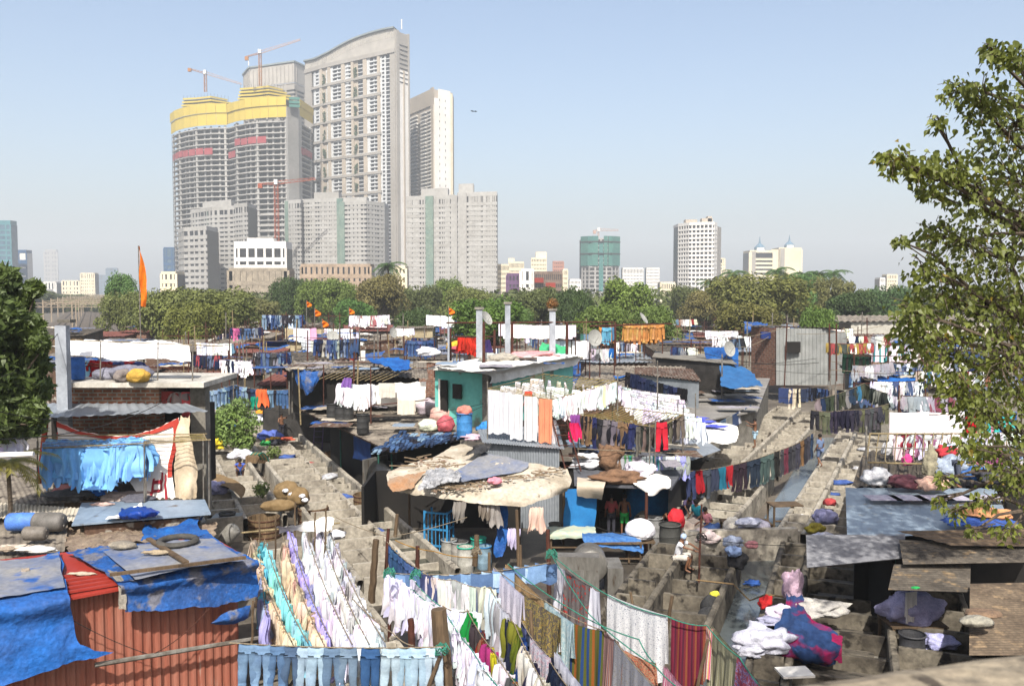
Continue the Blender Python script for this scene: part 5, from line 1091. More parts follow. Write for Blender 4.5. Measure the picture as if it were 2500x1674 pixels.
for (x, y1, y0_, lb) in ((925, 1235, 1078, 'green post at the eave of the dark laundry shed'), (957, 1240, 1100, 'second green post under the eave corner of the dark laundry shed'), (832, 1120, 1045, 'thin post midway along the laundry shed')):
 a = FE(x, y1, -.2); a.z = 0; c = FE(x, y0_, -.2); post(a, V((a.x, a.y, 2.9)), .045, M('green_paint', C('#2f6e60', .8), None, scale=3), lb, 'green_post', 'post')
def boxthing(name, label, cat, c, size, mat, rz=0, parts=()):
 c = V(c); root = thing(name, label, cat, c); m = MB(); m.box(c + V((0, 0, size[2] / 2)), size, rz=rz); m.build('body', mat, root)
 for (nm, off, sz, mt) in parts:
  m = MB(); mm = Matrix.Rotation(rz, 3, 'Z'); m.box(c + mm @ V(off), sz, rz=rz); m.build(nm, mt, root)
 return root
purple = M('purple_paint', C('#7a6496', .8), C('#66527c', .8), scale=3)
def ladder(label, a, b_, w_, n, mat, d=None):
 a, b_ = V(a), V(b_); root = thing('ladder', label, 'ladder', a); s = (d or V((1, 0, 0))) * (w_ / 2)
 for k in (-1, 1): m = MB(); m.bar(a + s * k, b_ + s * k, .05, .03); m.build('rail', mat, root)
 for i in range(n): p = a.lerp(b_, (i + .5) / n); m = MB(); m.bar(p - s, p + s, .03, .03); m.build('rung', mat, root)
p = G(775, 1100, 0); ladder('purple ladder leaning on the front of the dark laundry shed', (p.x, p.y, 0), (p.x + .05, p.y + .8, 3.0), .55, 9, purple)
e = (E1 - E0).normalized(); ea = math.atan2(e.y, e.x)
for (x, y, sz, mt, lb) in ((818, 1140, (.7, .7, 1.7), greymetal, 'plain steel cabinet standing in the laundry shed opening'), (847, 1165, (.6, .7, 1.9), steel, 'tall pale steel cabinet with blue foot by the laundry shed')):
 p = G(x, y, 0) + V((.9, .6, 0)); boxthing('steel_cabinet', lb, 'cabinet', p, sz, mt, ea, [('door', (0, -.36, 1), (.5, .03, 1.5), mt)])
surf('blue_curtain', [[FE(862, 1062, -.4), FE(905, 1078, -.4)], [FE(864, 1090, -.4), FE(905, 1105, -.4)], [FE(862, 1118, -.5), FE(908, 1130, -.5)]], M('curtain_blue', C('#1d55a8', .8), C('#153f80', .8), scale=2), 'blue cloth curtain hanging inside the laundry shed', 'curtain', 14, 6, .05, 3, raw=True)
p = G(905, 1232, 0) + V((.8, 0, 0)); root = thing('washing_machine', 'big round steel washing drum with square grey frame in the shed', 'washing machine', p); m = MB(); q = Matrix.Rotation(ea + .5, 3, 'Z') @ Matrix.Rotation(R(90), 3, 'Y')
m.lathe([(.75, -.65), (.8, -.6), (.8, .6), (.75, .65)], p + V((0, 0, 1.25)), 24, mat=q); m.build('drum', M('dark_steel', C('#7d7d7c', .6), C('#3b3b3a', .6), scale=2, rough=.3, metal=.8), root, smooth=True)
m = MB(); f = q @ V((0, 0, -.72)); m.box(p + V((0, 0, 1.1)) + f, (.12, 1.7, 2.1), rz=ea + .5); m.build('end_frame', greymetal, root); m = MB(); m.box(p + V((0, 0, .3)), (1.2, 1.2, .6), rz=ea + .5); m.build('base', greymetal, root)
for (x, y, s, lb) in ((645, 1312, 1.0, 'open wooden tub nearest the hanging whites'), (765, 1285, 1.0, 'hooped wooden tub in the middle of the three by the wash pens'), (896, 1248, .95, 'hooped wooden tub full of water right of the sacks'), (815, 1130, .8, 'wooden tub standing against the steel cabinets')):
 TUB.put(G(x, y, 0 if x < 900 else .0), U(0, 6), s, lb, 'tub')
for (x, y, rx, ry, rz_, c, lb) in ((700, 1200, .72, .5, .55, (.36, .27, .16), 'round brown sack stuffed with white cloth, left of the pair'), (728, 1212, .62, .5, .5, (.36, .27, .16), 'round brown sack stuffed with white cloth, right of the pair'), (680, 1228, .95, .42, .32, (.36, .28, .17), 'long brown sack lying in front of the two round ones')):
 q = G(x, y + 18, .95); blob('jute_sack', lb, 'sack', q, (rx * .75, ry * .75, rz_ * .8), c, .14, M('jute', C('#a58a62', .8), C('#8a7048', .8), scale=6, fine=.15), rz=.2)
for (x, y) in ((697, 1187), (712, 1196), (725, 1192), (738, 1200), (745, 1210)): blob('white_cloth', 'white cloth spilling from the top of the brown sacks', 'cloth', G(x, y + 14, 1.35), (.13, .1, .08), (.75, .75, .76), .3, group='white cloths on the sacks')
r = random.Random(9); root = thing('small_tree', 'small light green tree growing among the wash pens', 'tree', G(578, 1100, 0)); m = MB(); c = D(578, 1030, 49)
for (dx, dz, rr) in ((0, 0, 1.0), (-.7, .3, .7), (.6, -.1, .8), (.1, .8, .7), (-.3, -.8, .7), (.4, -1.0, .6), (-.9, -.5, .5)): leaves(m, c + V((dx, 0, dz)), rr, 520, .14, r, .9, .2)
o = m.build('crown', leaf_m, root); o.color = (.13, .19, .06, 1); m = MB()
for (dx, dz) in ((0, 0), (-.7, .3), (.6, -.1), (.2, .8)): m.tube([(c.x, c.y, 0), (c.x + dx * .3, c.y, 1.2), c + V((dx, 0, dz))], .05, 5, r2=.02)
m.build('trunk', bark, root)
for (x, y, lb) in ((637, 1205, 'small weed tuft growing from the pen wall left of the sacks'), (668, 1112, 'leafy weeds between the pen walls under the small tree')):
 m = MB(); leaves(m, G(x, y, 1.0) + V((0, 0, .2)), .4, 260, .12, r, .9, .1); o = m.build('weeds', leaf_m); o.color = (.12, .16, .05, 1); tag(o, lb, 'weeds')
for i, (x, y, rx, rz_, c, lb) in enumerate(((518, 1095, .7, .35, (.7, .55, .03), 'bright yellow cloth hanging over a pen wall'), (640, 1015, .5, .25, (.7, .3, .03), 'orange cloth heap on the far pens'), (620, 1035, .9, .35, (.7, .7, .75), 'white laundry pile on the far pens'), (660, 1072, .7, .3, (.1, .15, .45), 'blue and orange laundry pile on the pen corner'),
 (668, 1080, .4, .2, (.6, .35, .05), 'orange cloth in the pile on the pen corner'), (648, 1087, .3, .15, (.05, .4, .1), 'green cloth beside the pile on the pen corner'), (700, 1075, .4, .12, (.5, .1, .05), 'red cloth on a pen wall'), (590, 1118, .6, .25, (.65, .65, .68), 'pale wet laundry beside the squatting man'), (522, 1205, .6, .3, (.3, .3, .45), 'dark speckled cloth in a pen'),
 (555, 1050, .6, .4, (.03, .12, .3), 'blue drum shaped bundle left of the small tree'), (495, 1022, .8, .35, (.75, .72, .7), 'white laundry pile right of the tin awning'), (520, 1005, .5, .25, (.5, .15, .1), 'reddish cloth behind the white laundry pile'), (545, 985, .6, .3, (.6, .58, .55), 'pale heap left of the line of jeans'), (490, 1130, .3, .4, (.05, .08, .35), 'deep blue cloth beside the canvas drape'))):
 blob('laundry_pile', lb, 'laundry', G(x, y, .9), (rx, rx * .6, rz_), c, .45, seed=i + 11)
BARREL.put(G(540, 1330, 1.2), .3, .9, 'grey barrel tipped over beside the dusty tarpaulin', 'barrel', None, color=(.2, .19, .17), tilt=(R(20), R(35)))
boxthing('steel_box', 'shiny steel box with a tyre on top beside the pens', 'box', G(556, 1312, 0), (1.1, .9, .9), steel, .1)
b = MB(); tc_ = G(548, 1262, .98) + V((0, 0, 0)); tc_ = V((G(556, 1312, 0).x, G(556, 1312, 0).y, .98)); b.grid(lambda u, v: tc_ + V((math.cos(u * 6.2832) * (.28 + .06 * math.cos(v * 6.2832)), math.sin(u * 6.2832) * (.28 + .06 * math.cos(v * 6.2832)), .06 * math.sin(v * 6.2832))), 22, 6)
tag(b.build('tyre', rubber, smooth=True), 'small black tyre lying on the shiny steel box', 'tyre')
surf('hessian_mat', [[(478, 1150, 1.5), (560, 1165, 1.4), (600, 1195, 1.2)], [(485, 1175, 1.3), (550, 1190, 1.3), (592, 1215, 1.0)]], M('hessian', C('#a58a62', .8), C('#8a6f4a', .8), scale=4), 'brown hessian mat propped over the pens', 'mat', 14, 6, .08, 2)
boxthing('bamboo_basket', 'pale woven basket beside the planter in the pens', 'basket', G(628, 1128, .8), (1.1, .6, .35), tubm, .1)
for k in range(5): rope(sag(G(612 + k * 5, 1110, 1.4), G(640 + k * 4, 1125, .9), -.25), .035, M('hose_yellow', C('#c9b278', .8), None, scale=3) if k % 2 else ropegreen, label='bent hose looping over the planter edge', name='hose', group='hoses on the planter')
th = house('teal_house', 'teal painted rooftop house with white tarpaulin roof', 'house', [(1045, 902, 5.8), (1190, 912, 5.8), (1412, 872, 5.8), (1250, 864, 5.8)], M('wall_teal', (.15, .46, .40), (.10, .36, .31), scale=.6, fine=.1, col3=C('#6f7f74', .8), c3lo=.6, s3=.9), white_tarp, .35, wz=2.9, corr=0, thick=.12)
T0, T1 = G(1045, 902, 5.8), G(1190, 912, 5.8); tw_ = lambda x, y, off=-.3: WP(x, y, T0, T1, off)
for (x0, x1, ya, yb, nm, mt) in ((1106, 1126, 938, 972, 'window', dark), (1076, 1092, 928, 1000, 'door', dark), (1072, 1076, 925, 1000, 'door_frame', whitew), (1182, 1197, 912, 1050, 'corner_post', cement)):
 a, c = tw_(x0, yb), tw_(x1, ya); m = MB(); m.box((a + c) / 2, ((c - a).xy.length, .1 if nm != 'corner_post' else .3, c.z - a.z), rz=math.atan2((T1 - T0).y, (T1 - T0).x)); m.build(nm, mt, th)
T2 = G(1412, 872, 5.8)
surf('white_tarpaulin', [[G(1055, 895, 6.0), G(1150, 890, 6.1), G(1300, 868, 6.1), G(1400, 866, 6.0)], [G(1100, 902, 6.05), G(1180, 906, 6.1), G(1300, 885, 6.1), G(1410, 870, 6.0)], [WP(1192, 915, T1, T2, .15), WP(1240, 908, T1, T2, .15), WP(1330, 892, T1, T2, .15), WP(1416, 875, T1, T2, .15)], [WP(1196, 936, T1, T2, .25), WP(1245, 928, T1, T2, .25), WP(1330, 908, T1, T2, .25), WP(1408, 892, T1, T2, .2)]], white_tarp, 'white tarpaulin folded over the roof edge of the teal house', 'tarpaulin', 40, 18, .06, 1.8, raw=True)
for i, (x, y, rx, c, lb) in enumerate(((1225, 885, .9, (.35, .32, .26), 'grey brown sack on the white roof tarpaulin'), (1290, 872, 1.6, (.75, .3, .3), 'pink cloth spread on the white roof'), (1195, 885, .5, (.4, .42, .38), 'dull sack left of the pink cloth'), (1135, 862, .9, (.45, .08, .1), 'red patterned cloth pile behind the teal house'), (1112, 852, .6, (.7, .4, .03), 'yellow orange cloth pile behind the teal house'), (1045, 868, .6, (.75, .75, .75), 'white bundle on the grey roof left of the teal house'), (1165, 858, .7, (.3, .25, .2), 'brown sack beside the left chimney'))):
 blob('roof_bundle', lb, 'bundle', G(x, y, 6.0), (rx, rx * .5, .2 if i == 1 else .3), c, .3, seed=i + 2)
for (x0, x1, yt, yb, cx, lb, Y) in ((1163, 1178, 755, 872, 0, 'square grey chimney with a dish on it, left of the three', 50), (1233, 1246, 742, 862, 1, 'tallest plain chimney with flat cap in the middle', 52), (1341, 1356, 758, 862, 0, 'chimney with weeds on its cap, right of the three', 53)):
 a, c = D(x0, yb, Y), D(x1, yt, Y); root = thing('chimney', lb, 'chimney', V(((a.x + c.x) / 2, Y, a.z))); m = MB(); m.box(((a.x + c.x) / 2, Y, (a.z + c.z) / 2), (c.x - a.x, .34, c.z - a.z)); m.build('shaft', M('col_grey'), root)
 m = MB(); m.box(((a.x + c.x) / 2, Y, c.z + .06), ((c.x - a.x) * 1.5, .5, .12)); m.build('cap', cement, root)
m = MB(); leaves(m, D(1348, 742, 53), .38, 300, .1, r, 1, .1); o = m.build('dry_weeds', leaf_m); o.color = (.2, .1, .04, 1); tag(o, 'dry brown weeds growing on the right chimney cap', 'weeds')
def dish(label, p, rad, face, up=.0):
 p = V(p); root = thing('satellite_dish', label, 'satellite dish', p); m = MB(); f = V(face).normalized(); q = f.to_track_quat('Z', 'Y').to_matrix()
 m.lathe([(rad, rad * .25), (rad * .7, rad * .1), (rad * .3, .02), (0.01, 0)], p, 18, mat=q, capb=False, capt=False); m.build('reflector', M('dish_grey', C('#b4b4ae', .7), None, scale=2), root, smooth=True)
 m = MB(); m.tube([p, p - f * .15 + V((0, 0, -rad)), p + V((0, 0, -rad * 1.8))], .025, 5); m.build('mount', steelpole, root); m = MB(); m.tube([p - V((0, 0, rad * .8)), p + f * rad * .9], .012, 4); m.build('feed_arm', steelpole, root)
dish('dish on the left chimney facing left', D(1186, 778, 49.6), .42, (.8, -.5, .5)); dish('dish beside the orange trousers, tilted up', D(1569, 778, 70), .5, (.8, -.4, .6))
dish('dark dish on the red roofs right of the chimneys', D(1450, 825, 58), .55, (.6, -1, .2)); dish('grey dish in front of the blue tarpaulin wall', D(1778, 852, 62), .55, (.7, -1, .3)); dish('dish on the round post left of centre', D(812, 822, 66), .45, (.4, -1, .6)); dish('dish by the cream hut', D(958, 812, 75), .45, (.9, -.6, .3))
for i, (x, y, rx, rz_, c, lb) in enumerate(((1045, 1012, .65, .5, (.5, .42, .46), 'clear plastic bundle of clothes behind the others'), (1082, 1030, .7, .5, (.6, .35, .3), 'pinkish plastic bundle beside the blue drum'), (1048, 1050, .5, .32, (.7, .75, .6), 'white and green round bundle in front'), (1088, 1052, .42, .42, (.4, .08, .1), 'red striped bundle leaning on the blue drum'), (1200, 1062, .65, .35, (.04, .25, .6), 'bright blue cloth heap under the white towels'), (1160, 1072, .6, .12, (.65, .45, .5), 'pink patterned cloth spilling over the roof'), (1245, 1090, .3, .1, (.5, .3, .3), 'small pink rag at the edge of the tin box roof'))):
 blob('plastic_bundle', lb, 'bundle', G(x, y, 3.05), (rx, rx * .8, rz_), c, .15 if i < 4 else .4, plastic if i < 4 else None, seed=i + 5)
DRUM.put(G(1134, 1068, 3.05), 0, 1.25, 'big blue drum standing before the teal house', 'drum', None, color=(.05, .22, .5)); blob('drum_bundle', 'orange and pink cloth heaped in the big blue drum', 'cloth', G(1134, 1068, 3.05) + V((0, 0, 1.05)), (.36, .36, .25), (.6, .2, .15), .2)
for (x, y, s, lb) in ((812, 1030, 1.05, 'black drum leftmost on the shed roof'), (832, 1036, 1.0, 'black drum second from left on the shed roof'), (850, 1036, .95, 'black drum third from left, topped by a white cloth'), (886, 1058, 1.0, 'lone black drum near the red rail')):
 DRUM.put(G(x, y, 3.05), 0, s, lb, 'drum', 'black drums on the shed roof', color=(.035, .035, .035))
house('roof_stall', 'long low stall with bamboo roof behind the white clothes, left of the teal house', 'stall', [(700, 905, 5.2), (1045, 925, 5.0), (1040, 880, 5.2), (680, 880, 5.3)], dark, asbestos, .6, wz=2.9, corr=.3)
surf('hanging_blue_tarp', [[D(712, 900, 50), D(745, 905, 49.8), D(790, 905, 49.8)], [D(722, 930, 50), D(750, 935, 49.5), D(780, 930, 49.8)], [D(738, 950, 50), D(750, 965, 49.5), D(768, 950, 49.8)]], tarp_worn, 'blue tarpaulin hanging in a bag shape below the long stall roof', 'tarpaulin', 18, 14, .12, 2, raw=True)
surf('blue_roof_cloth', [[D(895, 872, 52), D(960, 876, 52), D(1000, 880, 52)], [D(905, 885, 50), D(960, 895, 50), D(1000, 890, 50)], [D(940, 895, 49), D(970, 905, 49), D(1005, 895, 49)]], tarp, 'bright blue tarpaulin bunched on the long stall roof', 'tarpaulin', 20, 12, .15, 1.6, raw=True)
for k in range(12): post(D(780 + k * 14, 925 + k * .5, 47.5), D(850 + k * 15, 895, 51), .03, bamboo, 'bamboo pole lying in the slanted bundle over the long stall', 'bamboo_pole', 'bamboo', 'bamboo poles over the long stall')
surf('white_sheet_back', [[D(895, 938, 47), D(960, 936, 47), D(1040, 930, 47)], [D(895, 965, 46.9), D(960, 970, 46.9), D(1040, 962, 46.9)], [D(900, 985, 47), D(960, 992, 47), D(1035, 982, 47)]], white_tarp, 'white sheets hanging in a long row left of the teal house', 'sheet', 40, 8, .08, 2, raw=True)
garment('sheet', 1, D(945, 935, 46.4), 0, (.85, 1, .75), (.6, .56, .48), 'hanging_towel', 'beige towel in front of the long white sheets', 'towel'); garment('sheet', 1, D(992, 976, 46), 0, (.9, 1, .75), (.66, .6, .5), 'hanging_towel', 'cream towel below the long white sheets', 'towel')
hang(sag(D(830, 935, 46.6), D(905, 938, 46.6), .05), ['rag'], [WH], 12, 'in the bright bunch left of the long white sheets', near=1, size=1.35, ang_j=.8)
hang(sag(D(835, 945, 46), D(885, 948, 46), .05), ['rag'], [WH], 7, 'in the bright bunch left of the long white sheets', near=1, size=1.35, ang_j=.8)
garment('rag', 1, D(848, 922, 46.2), 0, 1, (.3, .15, .5), 'hanging_garment', 'purple printed garment above the white bunch', 'garment')
for (a, c, lb) in (((905, 895), (905, 1040), 'post before the long white sheets'), ((906, 990), (906, 1045), 'short red post of the roof rail'), ((790, 890), (792, 990), 'post of the window frame under the blue tarpaulin')): post(D(a[0], c[1], 46.2), D(a[0], a[1], 46.2), .03, rustpole, lb, 'pole', 'pole')
post(D(905, 990, 46.2), D(1045, 976, 46.2), .03, rustpole, 'red rail across the dark opening of the long stall', 'rail', 'rail')
jl = sag(D(490, 955, 50), D(570, 938, 51), .1) + sag(D(570, 938, 51), D(705, 950, 50), .15)[1:]
rope(jl, .015, ropegrey, label='sagging rope carrying the long line of jeans'); hang(jl, ['jeans'], DEN, 24, 'in the long line beyond the small green tree', size=1.0, ang_j=.1)
garment('rag', 1, D(639, 950, 50), 0, 1.3, (.7, .15, .05), 'hanging_garment', 'orange garment in the middle of the line of jeans', 'garment'); garment('rag', 1, D(622, 968, 50), 0, .9, (.02, .4, .25), 'hanging_garment', 'green garment in the line of jeans', 'garment')
poles([(D(x, 1010, 50), D(x, 930, 50)) for x in (492, 570, 706)], .04, steelpole, 'pole holding up the line of jeans', grp='poles of the line of jeans')
K0, K1, K2, K3 = G(1178, 1080, 3.5), G(1378, 1096, 3.5), G(1362, 1035, 3.6), G(1165, 1048, 3.6)
kb = thing('tin_box_room', 'ribbed tin room under the towel rack with pale corrugated roof', 'hut', ((K0 + K1) / 2).xy.to_3d()); m = MB(); m.corr(K0, K1, K2, K3, .12, .018); m.build('roof', tin, kb)
m = MB(); i_ = V((.15, .3, 0)); m.corr(K0 + i_, K1 + V((-.2, .3, 0)), V((K1.x - .2, K1.y + .3, 0)), V((K0.x + .15, K0.y + .3, 0)), .12, .02); m.build('front_wall', tin, kb)
m = MB(); m.corr(K1 + V((-.2, .3, 0)), K2 + V((-.2, -.3, -.1)), V((K2.x - .2, K2.y - .3, 0)), V((K1.x - .2, K1.y + .3, 0)), .12, .02); m.build('side_wall', tin, kb)
def grid_rack(label, c4, nr, mat, nm='drying_rack', base=None, pm=None):       # four corners (FL, FR, BR, BL): a flat grid of ropes on poles
 A, B, Cc, Dd = [V(q) for q in c4]; root = thing(nm, label, 'drying rack', V((A.x, A.y, base if base is not None else A.z - 2)))
 for i, (p, q) in enumerate(((A, B), (B, Cc), (Cc, Dd), (Dd, A))): m = MB(); m.tube(sag(p, q, .03), .022, 5); m.build('edge_bar', bamboo, root)
 m_ = MB()
 for i in range(nr):
  t = (i + .5) / nr; m = MB(); m.tube(sag(A.lerp(B, t), Dd.lerp(Cc, t), .12), .014, 4); m.build('rope', mat, root)
 for p in (A, B, Cc, Dd): m = MB(); m.tube([p + V((0, 0, .3)), V((p.x, p.y, base if base is not None else p.z - 2))], .03, 6); m.build('post', pm or steelpole, root)
 return root
rk = [D(1190, 948, 38.2), D(1345, 975, 36.8), D(1508, 930, 40), D(1325, 912, 45)]
grid_rack('rack of yellow ropes over the tin box room, carrying towels and whites', rk, 15, ropeyellow, base=3.5)
for i, (x, c, dr) in enumerate(((1207, (.62, .62, .64), 1.85), (1236, (.62, .62, .64), 1.75), (1262, (.66, .66, .66), 1.9), (1297, (.64, .63, .62), 1.85), (1332, (.7, .26, .14), 1.8))):
 p = rk[0].lerp(rk[1], (x - 1190) / 155); garment('sheet', 1, p - V((0, .02, .02)), math.atan2((rk[1] - rk[0]).y, (rk[1] - rk[0]).x), (.6, .8, dr), c, 'hanging_towel', ['leftmost white towel on the towel rack', 'second white towel on the towel rack', 'third white towel, whitest of the rack', 'fourth white towel next to the orange one', 'long orange towel on the towel rack'][i], 'towel')
p = rk[0].lerp(rk[1], .96); garment('sheet', 1, p - V((-.1, -.3, .9)), 0, (.5, .7, 1.0), (.7, .66, .66), 'hanging_towel', 'short pale towel right of the orange one', 'towel')
hang([rk[1] + V((.1, .1, 0)), rk[2]], ['rag'], [WH, WH, (.75, .68, .68)], 14, 'on the right edge of the towel rack', near=1, size=1.15, ang_j=.6); garment('sheet', 1, rk[1].lerp(rk[2], .72), .3, (.5, .7, .95), (.75, .75, .4), 'hanging_towel', 'pale yellow towel on the right edge of the towel rack', 'towel')
for t in (.2, .45, .7): hang([rk[0].lerp(rk[3], t), rk[1].lerp(rk[2], t)], ['rag'], [WH, WH, OW], 8, 'inside the towel rack', size=.9, ang_j=.9)
garment('rag', 1, D(1290, 955, 38), 0, .8, (.6, .08, .05), 'hanging_garment', 'red garment glimpsed inside the towel rack', 'garment')
for k in range(7):
 a, c = D(1500 + k * 12, 938 + k * 9, 50 - k * 1.7), D(1662 + k * 9, 965 + k * 11, 46 - k * 1.3); pts = sag(a, c, .1); rope(pts, .012, ropegrey, label='rope in the field of white shirts', group='ropes of the white shirt field')
 hang(pts, ['rag'], [WH, WH, (.72, .72, .8)], 11, 'in the dazzling field of whites right of the towel rack', near=1, size=1.15, ang_j=.9)
for (x, y0_, y1) in ((1605, 880, 1010), (1655, 975, 1070), (1500, 920, 1000), (1698, 960, 1060)): post(D(x, y1, 42), D(x, y0_, 42), .035, steelpole, 'pole standing in the field of white shirts', 'pole', 'pole', 'poles of the white shirt field')
hang(sag(D(1525, 905, 50), D(1680, 950, 46), .1), ['rag', 'jeans'], [NV, BK, NV], 14, 'in the dark line behind the white shirt field', size=1.1)
rk2 = [D(1412, 1012, 37.5), D(1600, 1042, 36), D(1668, 1012, 38), D(1495, 990, 41)]
grid_rack('rack of yellow ropes carrying dark trousers above the work shed', rk2, 17, ropeyellow, base=2.6)
DK_ = [(.02, .025, .08), (.02, .02, .025), (.03, .03, .1), (.025, .025, .03), (.16, .1, .06), (.12, .12, .13)]
hang([rk2[0], rk2[0].lerp(rk2[1], .78)], ['jeans', 'rag'], DK_, 16, 'on the front of the dark trouser rack', near=1, size=1.15, ang_j=.5); hang([rk2[1] - V((.8, -.1, 0)), rk2[2]], ['jeans', 'rag'], [BK, (.02, .02, .02), (.2, .2, .2), (.03, .03, .03), (.12, .1, .09)], 10, 'at the right end of the dark trouser rack', near=1, size=1.15, ang_j=.5)
garment('jeans', 1, D(1616, 1030, 36), .2, 1.15, (.5, .02, .04), 'hanging_trousers', 'single red trousers among the black ones', 'trousers'); garment('rag', 1, D(1404, 1012, 37), 0, .9, (.35, .1, .4), 'hanging_garment', 'purple garment at the left corner of the dark rack', 'garment'); garment('rag', 1, D(1402, 1032, 36.9), 0, 1.0, (.6, .02, .1), 'hanging_garment', 'crimson garment below the purple one', 'garment')
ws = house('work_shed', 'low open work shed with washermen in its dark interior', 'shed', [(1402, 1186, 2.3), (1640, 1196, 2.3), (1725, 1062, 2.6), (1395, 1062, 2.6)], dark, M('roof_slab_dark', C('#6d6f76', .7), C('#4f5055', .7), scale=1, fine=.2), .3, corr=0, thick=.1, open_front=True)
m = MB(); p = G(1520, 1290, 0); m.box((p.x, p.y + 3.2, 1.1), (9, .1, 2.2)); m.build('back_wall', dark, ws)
surf('blue_curtain', [[D(1382, 1192, 34.5), D(1420, 1194, 34.5), D(1458, 1198, 34.5)], [D(1378, 1240, 34.4), D(1416, 1242, 34.3), D(1456, 1244, 34.4)], [D(1374, 1288, 34.3), D(1412, 1292, 34.2), D(1452, 1288, 34.3)]], M('sheet_blue', C('#2a8ad0', .85), C('#2478bd', .85), scale=1.5, fine=.1, bump=.4, bscale=4), 'bright blue plastic sheet hanging left of the work shed opening', 'curtain', 14, 10, .04, 2, raw=True)
post(G(1577, 1345, 0), V((G(1577, 1345, 0).x, G(1577, 1345, 0).y, 2.25)), .07, rustpole, 'rusty square post in front of the work shed', 'rusty_post', 'post')
root = thing('blue_drum_machine', 'big blue drum of a machine in the shade at the right of the work shed', 'machine', G(1590, 1300, 0)); m = MB(); p = G(1590, 1300, 0) + V((0, .8, 1.05)); m.lathe([(1.0, -.6), (1.02, 0), (1.0, .6)], p, 26, mat=Matrix.Rotation(R(90), 3, 'X')); m.build('drum', M('drum_blue', C('#1c86cc', .85), None, scale=2), root, smooth=True)
for i, (x, y, w2, d2, c, lb) in enumerate(((1440, 1160, 1.0, .55, None, ''),)): pass
surf('draped_towel', [[(1410, 1165, 2.55), (1480, 1168, 2.55)], [(1408, 1183, 2.5), (1475, 1188, 2.5)], [D(1410, 1212, 33.9), D(1470, 1220, 33.9)]], M('cloth_beige', C('#cfc0ac', .85), C('#bdae9a', .85), scale=3, fine=.08, bump=.4), 'beige towel draped over the left front edge of the work shed roof', 'towel', 14, 10, .03, 3)
surf('white_cloth_drape', [[(1560, 1160, 2.55), (1600, 1155, 2.6), (1640, 1168, 2.5)], [(1545, 1180, 2.5), (1595, 1180, 2.5), (1635, 1190, 2.45)], [D(1560, 1190, 34), D(1592, 1212, 33.8), D(1615, 1195, 34)]], white_tarp, 'white cloth draped in a point over the work shed roof edge', 'cloth', 16, 10, .05, 3)
blob('cloth_heap', 'big brown heap of clothes on the work shed roof', 'laundry', G(1492, 1145, 2.5), (.6, .5, .62), (.16, .09, .05), .3, seed=3); blob('cloth_heap', 'lower brown heap spilling over the work shed roof edge', 'laundry', G(1505, 1178, 2.45), (.85, .4, .25), (.18, .1, .055), .45, seed=8)
for i, (x, y, rx, c, lb) in enumerate(((1440, 1140, .7, (.78, .78, .78), 'white cloth pile left of the brown heap'), (1460, 1120, .6, (.06, .08, .14), 'dark jeans pile behind the brown heap'), (1560, 1160, .6, (.65, .6, .65), 'pale pile in the middle of the work shed roof'))): blob('cloth_pile', lb, 'laundry', G(x, y, 2.5), (rx, .5, .3), c, .4, seed=i + 20)
pr = sag(D(1510, 1108, 36.5), D(1680, 1112, 37), .05); rope(pr, .012, ropegrey, label='rope with printed cloths above the work shed')
hang(pr, ['rag', 'sheet'], [(.5, .45, .5), (.35, .35, .7), (.15, .35, .15), (.7, .7, .7), (.05, .4, .4), (.5, .48, .48), (.55, .5, .52)], 13, 'among prints above the work shed', near=1, size=1.15, drop=.85, wsheet=.4)
ladder('dark metal ladder right of the tin box room', G(1400, 1150, 2.6) , G(1400, 1150, 2.6) + V((-.5, 1.2, 1.9)), .6, 5, rustpole)
post(D(1586, 1170, 35.5), D(1586, 1035, 35.5), .03, steelpole, 'thin steel pole in front of the dark trouser rack', 'pole', 'pole'); post(D(1408, 1095, 36), D(1690, 1108, 36.5), .02, ropegrey, 'long rail over the clothes of the work shed roof', 'rail', 'rail')
surf('canvas_canopy', [[(948, 1150, 3.1), (1050, 1118, 3.4), (1130, 1085, 3.6), (1210, 1128, 3.5), (1300, 1132, 3.4), (1385, 1146, 3.2)], [(944, 1172, 2.95), (1035, 1160, 3.1), (1125, 1150, 3.2), (1215, 1165, 3.15), (1310, 1165, 3.1), (1393, 1168, 2.95)],
 [(955, 1188, 2.8), (1030, 1188, 2.86), (1115, 1192, 2.9), (1200, 1200, 2.86), (1290, 1203, 2.8), (1390, 1186, 2.78)], [(968, 1200, 2.6), (1050, 1212, 2.6), (1130, 1224, 2.58), (1210, 1232, 2.55), (1285, 1234, 2.52), (1382, 1200, 2.55)]], canvas_m, 'large dirty canvas canopy sagging over the yard, littered with sticks', 'canopy', 80, 40, .05, 1.3)
surf('blue_groundsheet', [[(1180, 1104, 3.62), (1240, 1116, 3.6), (1292, 1130, 3.5)], [(1130, 1140, 3.42), (1200, 1148, 3.35), (1270, 1150, 3.3)], [(1085, 1165, 3.25), (1120, 1178, 3.15), (1150, 1172, 3.2)]], tarp_dusty, 'dusty blue sheet lying on the middle of the canvas canopy', 'tarpaulin', 22, 16, .05, 2)
surf('silver_plastic', [[(1040, 1150, 3.35), (1080, 1145, 3.4), (1125, 1158, 3.4)], [(1030, 1175, 3.2), (1075, 1165, 3.3), (1120, 1172, 3.3)], [(1015, 1195, 3.0), (1050, 1190, 3.1), (1085, 1180, 3.15)]], M('silver', C('#c4c4c6', .75), C('#6e6e70', .75), scale=6, rough=.35, bump=1, bscale=6), 'crinkled silver grey plastic on the left of the canopy', 'plastic sheet', 22, 14, .12, 4)
